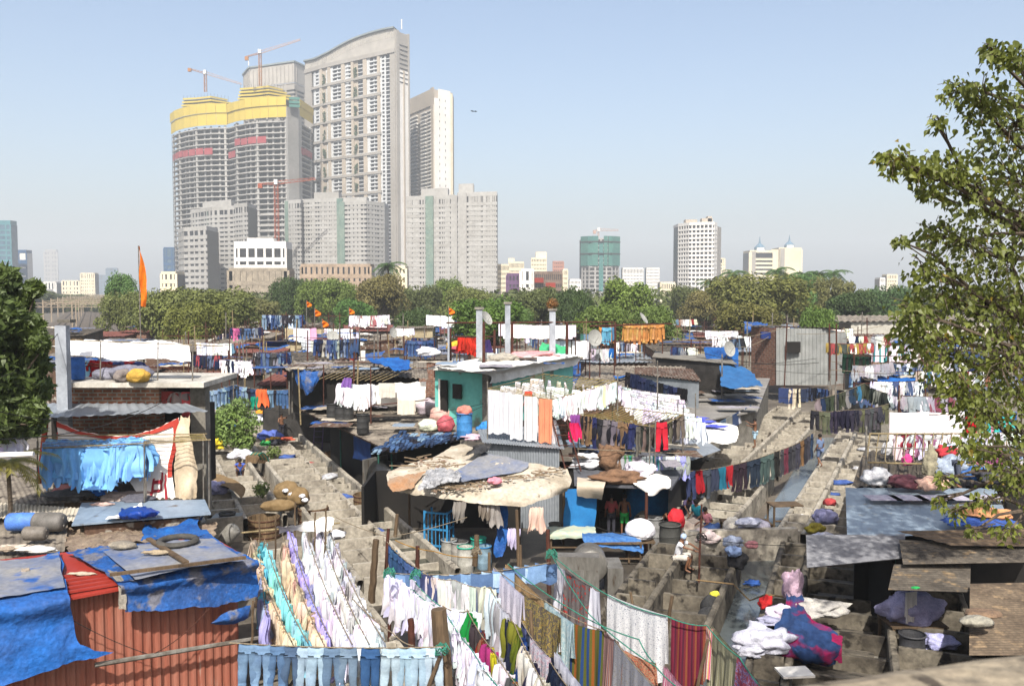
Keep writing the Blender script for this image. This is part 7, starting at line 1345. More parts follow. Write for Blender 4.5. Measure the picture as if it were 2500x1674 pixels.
lines = [
([(955, 1400, 2.6), (1010, 1440, 2.35), (1078, 1483, 2.45)], ['rag'], [(.66, .66, .76), (.7, .7, .78)], 19, 'in the ribbon like row by the trunk post', 1.45, .2),
([(1003, 1405, 2.6), (1075, 1478, 2.45)], ['sheet'], [(.66, .66, .74), (.72, .72, .78)], 6, 'just behind the ribbon like row', 1, .1),
([(1030, 1395, 2.6), (1110, 1415, 2.5), (1200, 1433, 2.55)], ['sheet', 'rag'], [(.6, .56, .45), (.66, .66, .7), (.6, .6, .6), (.08, .12, .25), (.6, .58, .52)], 12, 'on the middle rope below the folded denim', 1.2, .2),
([(1080, 1478, 2.5), (1145, 1490, 2.45)], ['rag'], [(.7, .7, .76)], 5, 'at the knot of the trunk post', 1.3, .2),
([(1082, 1482, 2.5), (1150, 1582, 2.3), (1240, 1700, 2.3)], ['rag', 'shirt'], [(.7, .7, .8), (.74, .74, .82)], 18, 'on the long near rope right of the trunk post', 1.2, .4),
([(1140, 1487, 2.5), (1207, 1590, 2.3), (1290, 1700, 2.3)], ['rag'], [(.02, .35, .08), (.1, .08, .09), (.12, .1, .1), (.5, .05, .03), (.3, .15, .08), (.5, .05, .25), (.6, .5, .03), (.65, .65, .7), (.6, .6, .66), (.05, .25, .1), (.1, .1, .12), (.55, .2, .05), (.65, .65, .68)], 13, 'on the colourful dress rope', 1.4, .3),
([(1196, 1432, 2.55), (1256, 1522, 2.35), (1345, 1700, 2.3)], ['rag'], [(.6, .62, .75), (.5, .5, .52), (.52, .5, .48), (.03, .04, .08), (.25, .3, .04), (.22, .28, .03), (.03, .1, .35), (.6, .6, .5), (.62, .6, .58), (.05, .05, .1), (.66, .66, .6), (.6, .62, .5), (.5, .5, .35)], 13, 'on the rope with the olive green shirt', 1.6, .25),
([(1272, 1512, 2.45), (1330, 1590, 2.3), (1410, 1700, 2.3)], ['rag', 'jeans'], [(.02, .03, .07), (.03, .04, .08), (.02, .02, .03), (.05, .06, .12)], 13, 'on the dark rope between the white and printed sheets', 1.2, .3)]
for (ps, kd, cols, n, wh, sz, aj) in lines:
 W_ = [G(*q) for q in ps]; pts = []
 for a, c in zip(W_[:-1], W_[1:]): pts += sag(a, c, .08)[(1 if pts else 0):]
 rp_(pts, ropegreen if 'near rope' in wh or 'ribbon' in wh else ropegrey, 'rope of the garments ' + wh, .014)
 hang(pts, kd, cols, n, wh, near=1, size=sz, ang_j=aj, drop=1.1, wsheet=.45)
PL, RD = (.62, .6, .66), (.4, .06, .05)
sheets = [
((1206, 1384), (1278, 1455), 1.3, patt('print_lilac', 'dots', [(.3, .28, .4), (.64, .6, .7), (.66, .63, .72)], 22), 'white sheet with lilac sprigs, first of the printed sheets'),
((1236, 1376), (1330, 1468), 1.15, patt('print_ochre', 'mottle', [(.18, .1, .05), (.45, .26, .1), (.5, .36, .2), (.15, .2, .15)], 34), 'ochre patterned sheet behind the lilac sprigged one'),
((1330, 1464), (1400, 1522), 1.2, patt('print_teal', 'mottle', [(.35, .5, .55), (.5, .6, .62)], 14), 'pale turquoise sheet at the middle of the printed rope'),
((1270, 1442), (1368, 1508), 1.35, patt('print_autumn', 'dots', [(.45, .12, .04), (.1, .14, .08), (.42, .3, .08), (.12, .1, .08)], 18), 'orange brown and green printed sheet left of the small lilac towel'),
((1356, 1372), (1378, 1392), 1.6, None, 'white edge sheet left of the red flowered one'), ((1380, 1388), (1444, 1432), 1.45, patt('print_redflower', 'dots', [(.5, .05, .04), (.38, .06, .05), (.13, .11, .11), (.16, .14, .14)], 9), 'dark grey sheet covered with red flowers'), ((1444, 1432), (1462, 1444), 1.5, None, 'narrow white sheet right of the red flowered one'),
((1484, 1450), (1628, 1502), 1.75, patt('print_white', 'mottle', [(.28, .3, .34), (.6, .6, .62), (.64, .64, .64), (.45, .46, .5), (.66, .66, .66)], 16), 'big white sheet with fine grey print'),
((1640, 1508), (1724, 1524), 1.55, patt('print_maroon', 'vstripe', [(.12, .012, .03), (.15, .02, .04), (.07, .015, .03), (.14, .02, .03), (.2, .06, .03)], 5), 'maroon striped sheet with dark patterned border'),
((1724, 1524), (1742, 1534), 1.3, patt('print_pink', 'vstripe', [(.6, .35, .15), (.55, .08, .2), (.62, .6, .5)], 14), 'narrow pink and cream striped scarf'),
((1738, 1526), (1806, 1602), 1.5, patt('print_olive', 'vstripe', [(.42, .4, .24), (.1, .1, .07), (.5, .48, .34), (.2, .19, .12)], 15), 'olive and black thin striped sheet'),
((1802, 1602), (1872, 1690), 1.3, patt('print_purple', 'dots', [(.5, .1, .2), (.15, .08, .3), (.4, .3, .45), (.35, .08, .12)], 16), 'purple and pink flowered sheet at the right end of the yard'),
((1388, 1516), (1476, 1540), 1.7, patt('print_bluegreen', 'vstripe', [(.08, .09, .02), (.02, .05, .16), (.1, .1, .025), (.25, .08, .02), (.09, .09, .03), (.07, .08, .02), (.02, .05, .15)], 2.2), 'olive sheet with blue and orange wavy bands'),
((1476, 1540), (1508, 1565), 1.5, patt('print_redstripe', 'vstripe', [(.24, .08, .05), (.34, .27, .24), (.2, .05, .04), (.2, .18, .2)], 12), 'red and grey pinstriped sheet left of the grey dotted one'),
((1500, 1560), (1612, 1690), 1.7, patt('print_dotgrey', 'dots', [(.5, .42, .15), (.16, .16, .2), (.36, .35, .36), (.3, .3, .33)], 20), 'grey sheet with tiny dots on the diagonal rope'),
((1524, 1586), (1600, 1618), 1.1, patt('print_brick', 'mottle', [(.35, .05, .03), (.45, .25, .15), (.2, .1, .08)], 30), 'brick red striped sheet behind the slanted pole'),
((1356, 1590), (1440, 1700), 1.5, None, 'plain white sheet on the diagonal rope near the bottom edge'), ((1296, 1556), (1342, 1606), 1.2, patt('print_rose', 'mottle', [(.55, .35, .42), (.62, .58, .62), (.4, .4, .5)], 14), 'faded rose printed sheet before the dark rope'),
((1366, 1502), (1388, 1518), .75, None, 'small lilac white towel between printed sheets'), ((1622, 1622), (1690, 1700), .9, patt('print_candy', 'vstripe', [(.6, .2, .3), (.66, .55, .58), (.5, .1, .2)], 14), 'pink candy striped sheet at the bottom edge'),
((1215, 1470), (1240, 1500), 1.3, None, 'plain white sheet just before the olive green shirt')]
for i, (a, c, dr, mt, lb) in enumerate(sheets):
 z = 2.45 if a[1] < 1500 else 2.35; drape('hanging_sheet' if dr > 1 else 'hanging_towel', G(*a, z), G(*c, z), dr * .9, mt or cloth, lb, 'sheet', color=(.7, .7, .76) if mt is None else None, amp=.04 if mt else .05, seed=i * 1.3)
for (ps, lb, mt) in (([(1346, 1352, 2.75), (1484, 1452, 2.46), (1630, 1504, 2.46), (1726, 1526, 2.4), (1806, 1604, 2.38), (1880, 1700, 2.36)], 'long green rope carrying the printed sheets along the right', ropegreen), ([(1346, 1352, 2.8), (1440, 1500, 2.6), (1600, 1625, 2.4), (1690, 1700, 2.4)], 'loose green rope crossing before the red flowered sheet', ropegreen), ([(1240, 1376, 2.6), (1400, 1490, 2.5), (1560, 1560, 2.5), (1600, 1620, 2.4)], 'second loose green rope crossing the printed sheets', ropegreen),
 ([(1206, 1384, 2.5), (1330, 1466, 2.46), (1476, 1540, 2.36)], 'rope carrying the ochre and autumn sheets', ropegrey), ([(1500, 1560, 2.36), (1612, 1690, 2.36)], 'beige rope of the grey dotted sheet', ropegrey), ([(860, 1460, 2.4), (960, 1545, 2.35), (1010, 1575, 2.3)], 'pair of ropes coming down to the jeans row', ropegrey), ([(965, 1318, 2.4), (1060, 1345, 2.35), (1165, 1360, 2.4)], 'orange rope behind the denim row', M('rope_orange', C('#c48f2f'), None, scale=9)), ([(820, 1262, 2.3), (950, 1310, 2.0), (1140, 1262, 2.6)], 'grey cable swinging before the drums', ropegrey)):
 W_ = [G(*q) for q in ps]; pts = []
 for a, c in zip(W_[:-1], W_[1:]): pts += sag(a, c, .06)[(1 if pts else 0):]
 rp_(pts, mt, lb, .014)
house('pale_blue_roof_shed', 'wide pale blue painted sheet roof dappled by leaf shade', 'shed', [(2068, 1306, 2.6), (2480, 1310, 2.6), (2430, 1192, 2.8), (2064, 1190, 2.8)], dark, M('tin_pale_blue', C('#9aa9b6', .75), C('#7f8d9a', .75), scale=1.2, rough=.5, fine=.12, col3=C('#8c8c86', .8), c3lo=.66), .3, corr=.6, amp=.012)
bl_ = MB();
for k in range(5): x = 2130 + k * 62; p0, p1 = G(x, 1222, 2.9), G(x + 50, 1207, 2.9); bl_.box((p0 + p1) / 2, ((p1 - p0).x, .75, .02))
tag(bl_.build('panel_strip', M('panel_print', C('#9a8fa0', .8), C('#c8c4cc', .8), scale=6)), 'row of faded printed panels let into the pale blue roof', 'panel strip')
sheetroof([(1970, 1386, 2.5), (2208, 1362, 2.5), (2210, 1304, 2.6), (1968, 1306, 2.6)], M('corr_greyblue', C('#8f8f92', .75), C('#6b6b70', .75), scale=1, fine=.25), 'grey corrugated sheet with leaf shade over the dark pens', .13, amp=.02, rib='y', name='tin_canopy', cat='canopy')
sheetroof([(2168, 1440, 2.35), (2368, 1446, 2.35), (2370, 1378, 2.5), (2182, 1378, 2.5)], asbdark, 'brown weathered sheet over the black doorway', .13, amp=.02, rib='y', name='tin_sheet')
sheetroof([(2205, 1378, 2.62), (2560, 1372, 2.7), (2560, 1330, 2.8), (2195, 1318, 2.7)], asbdark, 'dark weathered sheets covered with leaf litter', .16, amp=.02, rib='y')
sheetroof([(2330, 1332, 2.85), (2560, 1334, 2.85), (2560, 1290, 2.95), (2190, 1296, 2.85)], wood, 'dark planks lying above the leaf littered sheets', .3, amp=.012, rib='y')
house('corner_shack', 'weathered corrugated roof in the lower right corner above the parapet', 'shack', [(2366, 1600, 2.3), (2620, 1600, 2.3), (2600, 1420, 2.5), (2368, 1425, 2.5)], dark, M('asb_warm', C('#84735f', .75), C('#5a4c3e', .75), scale=1.2, fine=.35, col3=C('#9b8468', .8)), .1, corr=.13, amp=.018, rib='y')
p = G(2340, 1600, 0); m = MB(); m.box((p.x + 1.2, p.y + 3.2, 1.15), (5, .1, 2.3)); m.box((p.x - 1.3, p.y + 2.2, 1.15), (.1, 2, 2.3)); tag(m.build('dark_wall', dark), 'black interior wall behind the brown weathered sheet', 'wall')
m = MB(); a = G(2180, 1530, 0); m.box((a.x, a.y + .8, 1.15), (.08, 1.6, 2.3)); tag(m.build('green_wall', M('green_board', C('#2f7a5c', .8), None, scale=2)), 'narrow dark green board wall beside the lilac laundry', 'wall')
p = G(2225, 1600, 0); table('dark table heaped with lilac laundry under the brown sheet', p, 1.5, 1.0, .95, wood); blob('lilac_heap', 'lilac white laundry heaped on the dark table', 'laundry', p + V((0, 0, .97)), (.8, .5, .45), (.34, .32, .46), .35, seed=4); garment('sheet', 1, p + V((-.25, -.45, 1.9)), .3, (.35, .5, .8), (.6, .56, .5), 'hanging_cloth', 'cream and black cloth thrown on the stick by the lilac heap', 'cloth')
blob('lilac_pile', 'small lilac shirt pile by the bucket above the parapet', 'laundry', G(2290, 1582, .6), (.45, .3, .2), (.4, .4, .62), .4, seed=9); DRUM.put(G(2225, 1640, 0), 0, 1.1, 'dark drum in the shade beside the lilac shirt pile', 'drum', None, color=(.05, .05, .055))
W2_ = [(1915, 1475, 1.1), (1960, 1480, 1.15), (2000, 1500, 1.1)]
blk = patt('print_blanket', 'mottle', [(.03, .06, .18), (.04, .09, .24), (.3, .01, .1), (.05, .1, .25)], 2.2)
o = surf('blue_blanket', [[(1925, 1440, 1.5), (1945, 1440, 1.5), (1962, 1450, 1.45)], [(1912, 1500, 1.2), (1950, 1495, 1.3), (1975, 1505, 1.2)], [(1880, 1555, 1.1), (1945, 1545, 1.25), (2040, 1548, 1.1)], [(1900, 1590, .95), (1960, 1600, 1.0), (2045, 1590, .95)], [(1920, 1605, .6), (1975, 1615, .6), (2040, 1620, .6)]], blk, 'blue and magenta blanket spread over the shaded pens', 'blanket', 36, 30, .12, 2.2)
o.data.materials.clear(); o.data.materials.append(M('blanket', C('#24406f', .8), C('#31548c', .8), scale=2, fine=.15, bump=.8, bscale=5, col3=C('#a01458', .8), c3lo=.58, s3=1.3))
surf('magenta_blanket_end', [[(2032, 1548, 1.12), (2056, 1550, 1.1)], [(2030, 1575, 1.0), (2056, 1580, 1.0)], [(2026, 1612, .7), (2056, 1618, .7)]], M('magenta', C('#b0125a', .8), None, scale=2, bump=.6), 'magenta end of the blanket hanging to the right', 'blanket', 8, 12, .06, 3)
for i, (x, y, z, rx, rz_, c, lb) in enumerate(((1935, 1460, 1.2, .25, .5, (.5, .35, .42), 'pink white towel standing above the blanket'), (1905, 1500, 1.0, .4, .2, (.6, .52, .6), 'pale pink cloth left of the blanket'), (2000, 1490, 1.0, .75, .22, (.42, .4, .36), 'grey white laundry heap behind the blanket'), (1868, 1478, 1.05, .18, .22, (.55, .02, .02), 'small red cloth on the pen wall'), (1885, 1512, 1.0, .4, .08, (.35, .35, .45), 'striped grey towel below the red cloth'), (1870, 1580, .95, .65, .35, (.5, .5, .56), 'large pale grey laundry heap left of the white board'),
 (1836, 1590, .9, .4, .18, (.45, .45, .5), 'smaller grey cloth spilling towards the water channel'), (1838, 1420, .1, .25, .1, (.05, .15, .5), 'blue mop head in the water channel'), (1745, 1448, .9, .15, .1, (.6, .55, .05), 'yellow plastic container on the pen wall'), (1735, 1495, .4, .3, .35, (.03, .03, .03), 'black water can in the pens'), (1728, 1516, .3, .28, .3, (.035, .035, .035), 'second black water can in front of the first'), (2235, 1428, 2.9, .1, .03, (.02, .35, .08), 'green plastic bottle on the weathered roof'), (2385, 1518, 2.6, .35, .12, (.3, .28, .22), 'crumpled pale plastic on the corner roof'), (2400, 1495, 2.7, .4, .08, (.2, .13, .08), 'brown bark pieces on the corner roof'))):
 blob('laundry_heap' if i < 7 else ['mop_head', 'yellow_can', 'black_can', 'black_can', 'bottle', 'plastic_scrap', 'bark_heap'][i - 7], lb, 'laundry' if i < 7 else ['mop', 'can', 'can', 'can', 'bottle', 'plastic', 'bark'][i - 7], G(x, y + 8, z), (rx, rx * .6, rz_), c, .38 if i < 8 else .12, seed=i + 60)
m = MB(); m.box(G(1940, 1640, 1.0), (.75, .55, .05), rz=.1); tag(m.build('white_board', whitew), 'white board lying on the pen wall above the parapet', 'board')
rope([G(1700, 1415, 1.1), G(1790, 1425, 1.15), G(1830, 1465, .2), G(1870, 1450, 1.1), G(1925, 1458, 1.1)], .025, M('hose_tan', C('#a88a5f', .8), None, scale=3), label='tan hose lying across the water channel', name='hose')
rr = [D(2115, 1128, 33.5), D(2560, 1134, 33), D(2540, 1054, 37), D(2124, 1058, 37.5)]
root = thing('bamboo_rack', 'bamboo drying rack with curved cross bars on the right above the pale blue roof', 'drying rack', (rr[0].x, rr[0].y, 2.6))
for p_, q_ in ((0, 1), (3, 2), (0, 3)): m = MB(); m.tube(sag(rr[p_], rr[q_], .04), .035, 6); m.build('long_bar', bamboo, root)
m = MB(); m.tube(sag(rr[0].lerp(rr[3], .5), rr[1].lerp(rr[2], .5), .06), .025, 5); m.build('long_bar', steelpole, root)
for i in range(19): t = i / 18; m = MB(); a, c = rr[0].lerp(rr[1], t), rr[3].lerp(rr[2], t * .97); m.tube([a.lerp(c, k / 6) - V((.14 * math.sin(k / 6 * 3.14) * (.4 + t), 0, .35 * math.sin(k / 6 * 3.14))) for k in range(7)], .024, 5); m.build('cross_bar', bamboo, root)
for (x, y1, yt, Y, lb) in ((2115, 1322, 1040, 33.4, 'pale post at the left end of the bamboo rack'), (2268, 1180, 1075, 34, 'rusty post under the bamboo rack'), (2500, 1200, 1060, 34, 'post of the bamboo rack near the branches'), (2195, 1080, 940, 44, 'red rusty post behind the bamboo rack'), (2040, 1050, 930, 48, 'grey post under the rope of dark laundry')):
 post(D(x, y1, Y), D(x, yt, Y), .045, rustpole if 'rust' in lb else steelpole, lb, 'post', 'post')
pts = sag(D(2168, 1008, 41), D(2560, 1000, 40), .12); rp_(pts, ropegrey, 'rope of the wide white sheets on the right')
for i, (x0, x1, dr, mt, c, lb) in enumerate(((2172, 2268, 1.5, patt('print_palewhite', 'mottle', [(.6, .62, .7), (.74, .74, .74), (.7, .6, .62), (.76, .76, .74)], 7), None, 'white printed bedsheet leftmost behind the bamboo rack'), (2268, 2355, 1.4, patt('print_palewhite', '', []), None, 'second white printed bedsheet behind the bamboo rack'), (2358, 2384, 1.5, None, (.45, .01, .02), 'deep red cloth beside the striped turquoise one'), (2390, 2482, 1.3, patt('print_turq', 'vstripe', [(.04, .42, .38), (.05, .45, .4), (.03, .12, .4), (.04, .4, .36), (.5, .2, .3)], 1.6), None, 'turquoise striped sheet under the near branches'))):
 drape('hanging_sheet', D(x0, 1006, 40.8), D(x1, 1004, 40.5), dr, mt or cloth, lb, 'sheet', 26, 8, .05, color=c)
hang(sag(D(2180, 1058, 37.5), D(2500, 1054, 37), .05), ['rag', 'sheet', 'shirt'], [WH, (.6, .62, .7), (.7, .66, .66), (.2, .3, .5), (.45, .05, .08), (.65, .65, .68), (.5, .2, .35)], 20, 'on the back bar of the bamboo rack', near=1, size=1.2, drop=1.1, wsheet=.5); hang(sag(D(2300, 1080, 36), D(2520, 1085, 36), .1), ['rag', 'jeans'], [WH, (.3, .4, .6), (.1, .15, .3), (.4, .1, .3), (.7, .7, .74)], 14, 'inside the bamboo rack by the branches', near=1, size=1.2)
for i, (x, y, z, rx, rz_, c, lb) in enumerate(((2140, 1180, 2.9, .7, .45, (.55, .55, .55), 'pale shirt pile with blue ring at the rack post'), (2165, 1110, 3.0, .3, .4, (.5, .5, .5), 'white bucket like bundle under the rack'), (2270, 1165, 2.9, .35, .8, (.3, .27, .18), 'tall sacking bundle by the rusty post'), (2215, 1190, 2.9, .9, .3, (.12, .04, .05), 'dark maroon laundry under the rack'), (2275, 1195, 2.9, .8, .35, (.6, .38, .28), 'salmon cloth heap under the bamboo rack'), (2320, 1165, 2.9, .9, .6, (.3, .35, .42), 'big grey blue bundle under the rack'), (2380, 1170, 2.9, .7, .35, (.05, .15, .4), 'blue laundry under the branches'), (2310, 1120, 3.2, .6, .4, (.4, .03, .04), 'red laundry behind the grey blue bundle'), (2440, 1180, 2.9, 1.1, .45, (.05, .05, .06), 'black laundry heap under the branches'), (2400, 1262, 2.9, 1.1, .22, (.6, .28, .12), 'orange tarpaulin folds on the pale blue roof'), (2390, 1275, 2.85, 1.4, .1, (.04, .1, .35), 'blue tarpaulin under the orange folds'), (2215, 1135, 3.0, .3, .3, (.5, .05, .2), 'magenta cloth under the rack'), (2490, 1155, 3.0, .9, .4, (.35, .33, .36), 'grey bundles at the right edge under the rack'))):
 blob('rack_bundle', lb, 'laundry', G(x, y, z), (rx * .72, rx * .5, rz_ * .75), c, .35, seed=i + 90)
house('right_back_room', 'dark low room behind the bundles under the bamboo rack', 'hut', [(2080, 1188, 2.6), (2560, 1188, 2.6), (2560, 1100, 2.8), (2110, 1100, 2.8)], dark, asbdark, .2, corr=.3)
pts = sag(D(1680, 1150, 37.5), D(1905, 1098, 42), .18) + sag(D(1905, 1098, 42), D(1990, 1052, 46), .12)[1:]; rp_(pts, ropegrey, 'beige rope carrying the long row of dark trousers', .018)
tc2 = [(.03, .04, .1), (.45, .02, .03), (.05, .06, .08), (.05, .06, .1), (.03, .2, .3), (.5, .03, .04), (.03, .02, .03), (.03, .02, .03), (.02, .03, .05), (.02, .03, .05), (.05, .08, .08), (.06, .09, .09), (.02, .02, .02), (.05, .05, .06), (.12, .03, .05), (.04, .04, .05), (.05, .05, .06), (.04, .04, .06), (.14, .08, .04), (.03, .03, .04), (.05, .05, .07), (.03, .05, .1)]
for i, c in enumerate(tc2):
 p, d = at_path(pts, (i + .4) / 22.3); kd = 'rag' if i in (1, 3, 4, 5) else 'jeans'; garment(kd, 1, p, math.atan2(d.y, d.x) + U(-.2, .2), 1.25, c, 'hanging_trousers' if kd == 'jeans' else 'hanging_shirt', ('bright red shirt' if i in (1, 5) else ('blue and green shirt' if i == 4 else (cname(c) + ' trousers'))) + (' left of the turquoise man on the beige rope' if i < 6 else ' in the long row on the beige rope'), 'trousers' if kd == 'jeans' else 'shirt', 'clothes on the beige rope')
crossing = [((1990, 975, 48), (2110, 935, 52), (2170, 960, 50), ['rag'], [(.05, .06, .05), (.06, .05, .06), (.05, .2, .35), (.3, .28, .26), (.03, .05, .1), (.08, .09, .06)], 16, 'on the grey rope crossing the right wash pens'), ((1980, 1000, 46), (2070, 1000, 45), (2170, 985, 46), ['rag', 'jeans'], [(.06, .06, .07), (.03, .03, .05), (.09, .1, .06), (.02, .02, .03)], 15, 'on the lower rope crossing the right wash pens'),
((2090, 950, 55), (2180, 960, 54), (2250, 985, 53), ['rag'], [(.55, .55, .6), (.4, .42, .5), (.5, .4, .45), (.1, .15, .3)], 13, 'on the rope right of the crossing ropes'), ((1905, 945, 62), (1990, 945, 62), (2080, 950, 60), ['jeans', 'sheet', 'rag'], [(.04, .06, .12), (.5, .44, .38), (.05, .08, .2), (.42, .5, .42), (.35, .28, .2), (.02, .02, .03)], 17, 'under the far roof beyond the wash pens'), ((2075, 905, 62), (2150, 900, 62), (2230, 905, 61), ['jeans', 'rag'], [(.05, .1, .25), (.2, .3, .45), (.5, .55, .65), (.04, .08, .2)], 22, 'in the red framed rack on the right'),
((2080, 890, 60), (2140, 888, 60), (2180, 880, 60), ['rag'], [(.6, .65, .72), (.5, .5, .52)], 9, 'at the top of the red framed rack'), ((2170, 885, 64), (2230, 885, 64), (2290, 890, 63), ['jeans', 'rag'], [(.1, .16, .3), (.45, .5, .6), (.05, .08, .15)], 18, 'in the far part of the red framed rack')]
for (a, b__, c, kd, cols, n, wh) in crossing:
 pts = sag(D(*a), D(*b__), .1) + sag(D(*b__), D(*c), .1)[1:]; rp_(pts, ropegrey, 'rope of the laundry ' + wh, .015); hang(pts, kd, cols, n, wh, near=1 if a[2] < 50 else 0, size=1.15, drop=1.0, wsheet=.6)
for i, x in enumerate((2025, 2042, 2085, 2168, 2262)): post(D(x, 975 if i > 1 else 930, 60), D(x, 850 if i > 1 else 790, 60), .06, rustpole, f'{["first","second","third","fourth","fifth"][i]} red rusty post from the left in the framed rack', 'rusty_post', 'post')
for y in (868, 905, 935): post(D(2082, y, 60), D(2300, y + 3, 60), .03, rustpole, f'{ {868: "top", 905: "middle", 935: "bottom"}[y]} red rail of the framed rack', 'rail', 'rail')
def rack(x0, x1, y, Y, kd, cols, n, wh, drop=1.0, size=1.1, legs=2.6, pl=None, top=.0, rows=1, wsheet=.6):
 a, c = D(x0, y, Y), D(x1, y + U(-2, 3), Y + U(-1, 1)); m = MB()
 for t in (0, .5, 1): q = a.lerp(c, t); m.tube([(q.x, q.y, q.z + top), (q.x, q.y, q.z - legs)], .04, 5)
 pts = sag(a, c, .06); m.tube(pts, .02, 4); tag(m.build('clothes_rack', pl or rustpole, at=a), 'poles of the ' + wh, 'clothes rack', 'clothes racks over the rooftops')
 for k in range(rows): hang([p + V((0, k * .7, 0)) for p in pts], kd, cols, n, 'on the ' + wh, size=size, drop=drop, ang_j=.4, wsheet=wsheet)
BL_ = [(.03, .06, .16), (.06, .1, .22), (.02, .03, .08), (.16, .22, .32), (.3, .3, .32), (.04, .04, .05)]; WM = [WH, WH, (.6, .62, .68), (.65, .6, .55)]
for a in ((1122, 1168, 822, 54, ['rag'], [(.6, .04, .02)], 7, 'rooftop rack of bright red shirts by the left chimney', 1, 1.3), (1172, 1192, 826, 54, ['rag'], [(.08, .06, .2)], 4, 'rooftop rack of violet shirts by the left chimney', 1, 1.2), (1222, 1405, 790, 57, ['sheet'], [WH, (.76, .7, .72)], 16, 'rooftop rack of whites behind the chimneys', .8, 1), (1468, 1500, 798, 68, ['jeans', 'rag'], [(.4, .18, .05), (.1, .3, .5)], 6, 'short rooftop rack left of the orange trousers', 1, 1.2), (1528, 1618, 790, 68, ['jeans'], [(.42, .2, .06), (.36, .17, .05), (.45, .24, .09)], 15, 'rooftop rack of orange brown trousers', 1, 1.35),
(640, 738, 768, 92, ['jeans', 'rag'], BL_ + [(.4, .5, .6)], 16, 'rooftop rack of blue clothes beside the pink sheets', 1, 1.3), (855, 945, 770, 86, ['rag'], WM + [(.5, .2, .2)], 18, 'rooftop rack of whites under the round trees', 1, 1.3), (770, 870, 828, 63, ['jeans', 'rag'], BL_, 18, 'rooftop rack of denim by the round post', 1, 1.2), (992, 1060, 830, 61, ['jeans'], BL_[:2], 9, 'rooftop rack of jeans below the cream hut', 1, 1.1), (540, 620, 878, 58, ['rag', 'jeans'], WM + BL_, 15, 'rooftop rack of mixed clothes above the line of jeans', 1, 1),
(470, 540, 865, 60, ['rag'], BL_ + [(.5, .1, .1)], 13, 'rooftop rack right of the long white sheets', 1, 1.1), (480, 560, 835, 68, ['rag', 'sheet'], WM, 13, 'rooftop rack of pale clothes behind the long white sheets', 1, 1), (1745, 1812, 822, 74, ['rag'], WM + BL_, 14, 'rooftop rack of small clothes left of the brick side', .9, 1.2), (1800, 1830, 818, 76, ['rag'], WM, 5, 'short rooftop rack touching the brick side', .9, 1.2), (1350, 1440, 830, 58, ['sheet'], [WH, WH, (.5, .6, .7)], 7, 'rooftop rack of white sheets by the dark dish', 1.1, 1),
(2028, 2132, 838, 64, ['rag'], [WH, (.5, .4, .1), (.5, .1, .1), (.1, .12, .1)], 18, 'rooftop rack of small mixed clothes right of the tin hut', .8, 1), (2062, 2122, 862, 62, ['jeans'], [(.01, .03, .02), (.02, .02, .02)], 12, 'rooftop rack of black trousers right of the tin hut', 1, 1.2), (2120, 2240, 842, 66, ['rag', 'sheet'], [WH, WH, (.7, .6, .7), (.1, .4, .4)], 16, 'rooftop rack of dazzling whites by the near branches', 1.1, 1.2), (1040, 1110, 768, 112, ['sheet'], [WH], 7, 'far rooftop rack of white sheets among the trees', 1.4, 1.3), (1640, 1700, 845, 66, ['rag'], BL_ + WM, 10, 'rooftop rack between red roofs and the blue tarpaulin wall', .9, 1),
(560, 640, 800, 82, ['rag', 'jeans'], BL_ + [(.5, .12, .3)], 14, 'rooftop rack left of the blue canopy', 1, 1), (620, 700, 860, 57, ['jeans', 'rag'], BL_, 15, 'rooftop rack of blues over the long stall', 1, 1.2), (720, 770, 800, 84, ['sheet'], [(.7, .4, .5), WH], 4, 'rooftop rack of pink sheets left of the round post', 1.2, 1), (960, 1010, 800, 90, ['rag'], WM, 8, 'rooftop rack behind the cream hut', .9, 1), (1430, 1500, 850, 60, ['rag'], [(.02, .15, .5), (.6, .6, .6), (.1, .1, .1)], 9, 'rooftop rack before the red roofs', .9, 1)):
 rack(*a[:8], drop=a[8], size=a[9], rows=2 if a[6] > 14 else 1)
for i in range(110):
 x = U(430, 2300) if i % 3 else U(430, 1050); Y = U(46 if x > 640 else 58, 120); p = D(x, 800, Y)
 if 1000 < x < 1750 and Y < 60: continue
 z1 = U(4.6, 7.6); m = MB(); m.tube([(p.x, Y, 2.5), (p.x + U(-.15, .15), Y, z1)], .03 + Y * .0003, 5); k = rng.randrange(3)
 if k == 0: m.tube([(p.x - U(.5, 2), Y, z1 - .4), (p.x + U(.5, 2), Y, z1 - U(.2, .6))], .025, 4)
 tag(m.build('thin_pole', [rustpole, bamboo, steelpole][k], at=(p.x, Y, 2.5)), ['rusty pole with a crossbar', 'pale bamboo pole', 'grey thin pole'][k] + ' standing among the ' + ('rooftops left of the teal house' if x < 1050 else ('rooftops behind the teal house' if x < 1700 else 'rooftops on the right')), 'pole', 'thin poles among the rooftops')
for i in range(26):
 x = U(430, 2150); Y = U(52, 95); a = D(x, 800, Y); z = U(4.5, 6.5); c = V((a.x + U(4, 12), Y + U(-3, 6), z + U(-1, 1))); rope(sag((a.x, Y, z), c, U(.2, .7)), .014 + Y * .0001, wire if i % 2 else ropegrey, 'wire_line', ('dark' if i % 2 else 'pale') + ' line strung over the ' + ('left' if x < 1050 else ('middle' if x < 1650 else 'right')) + ' rooftops', 'lines strung over the rooftops')
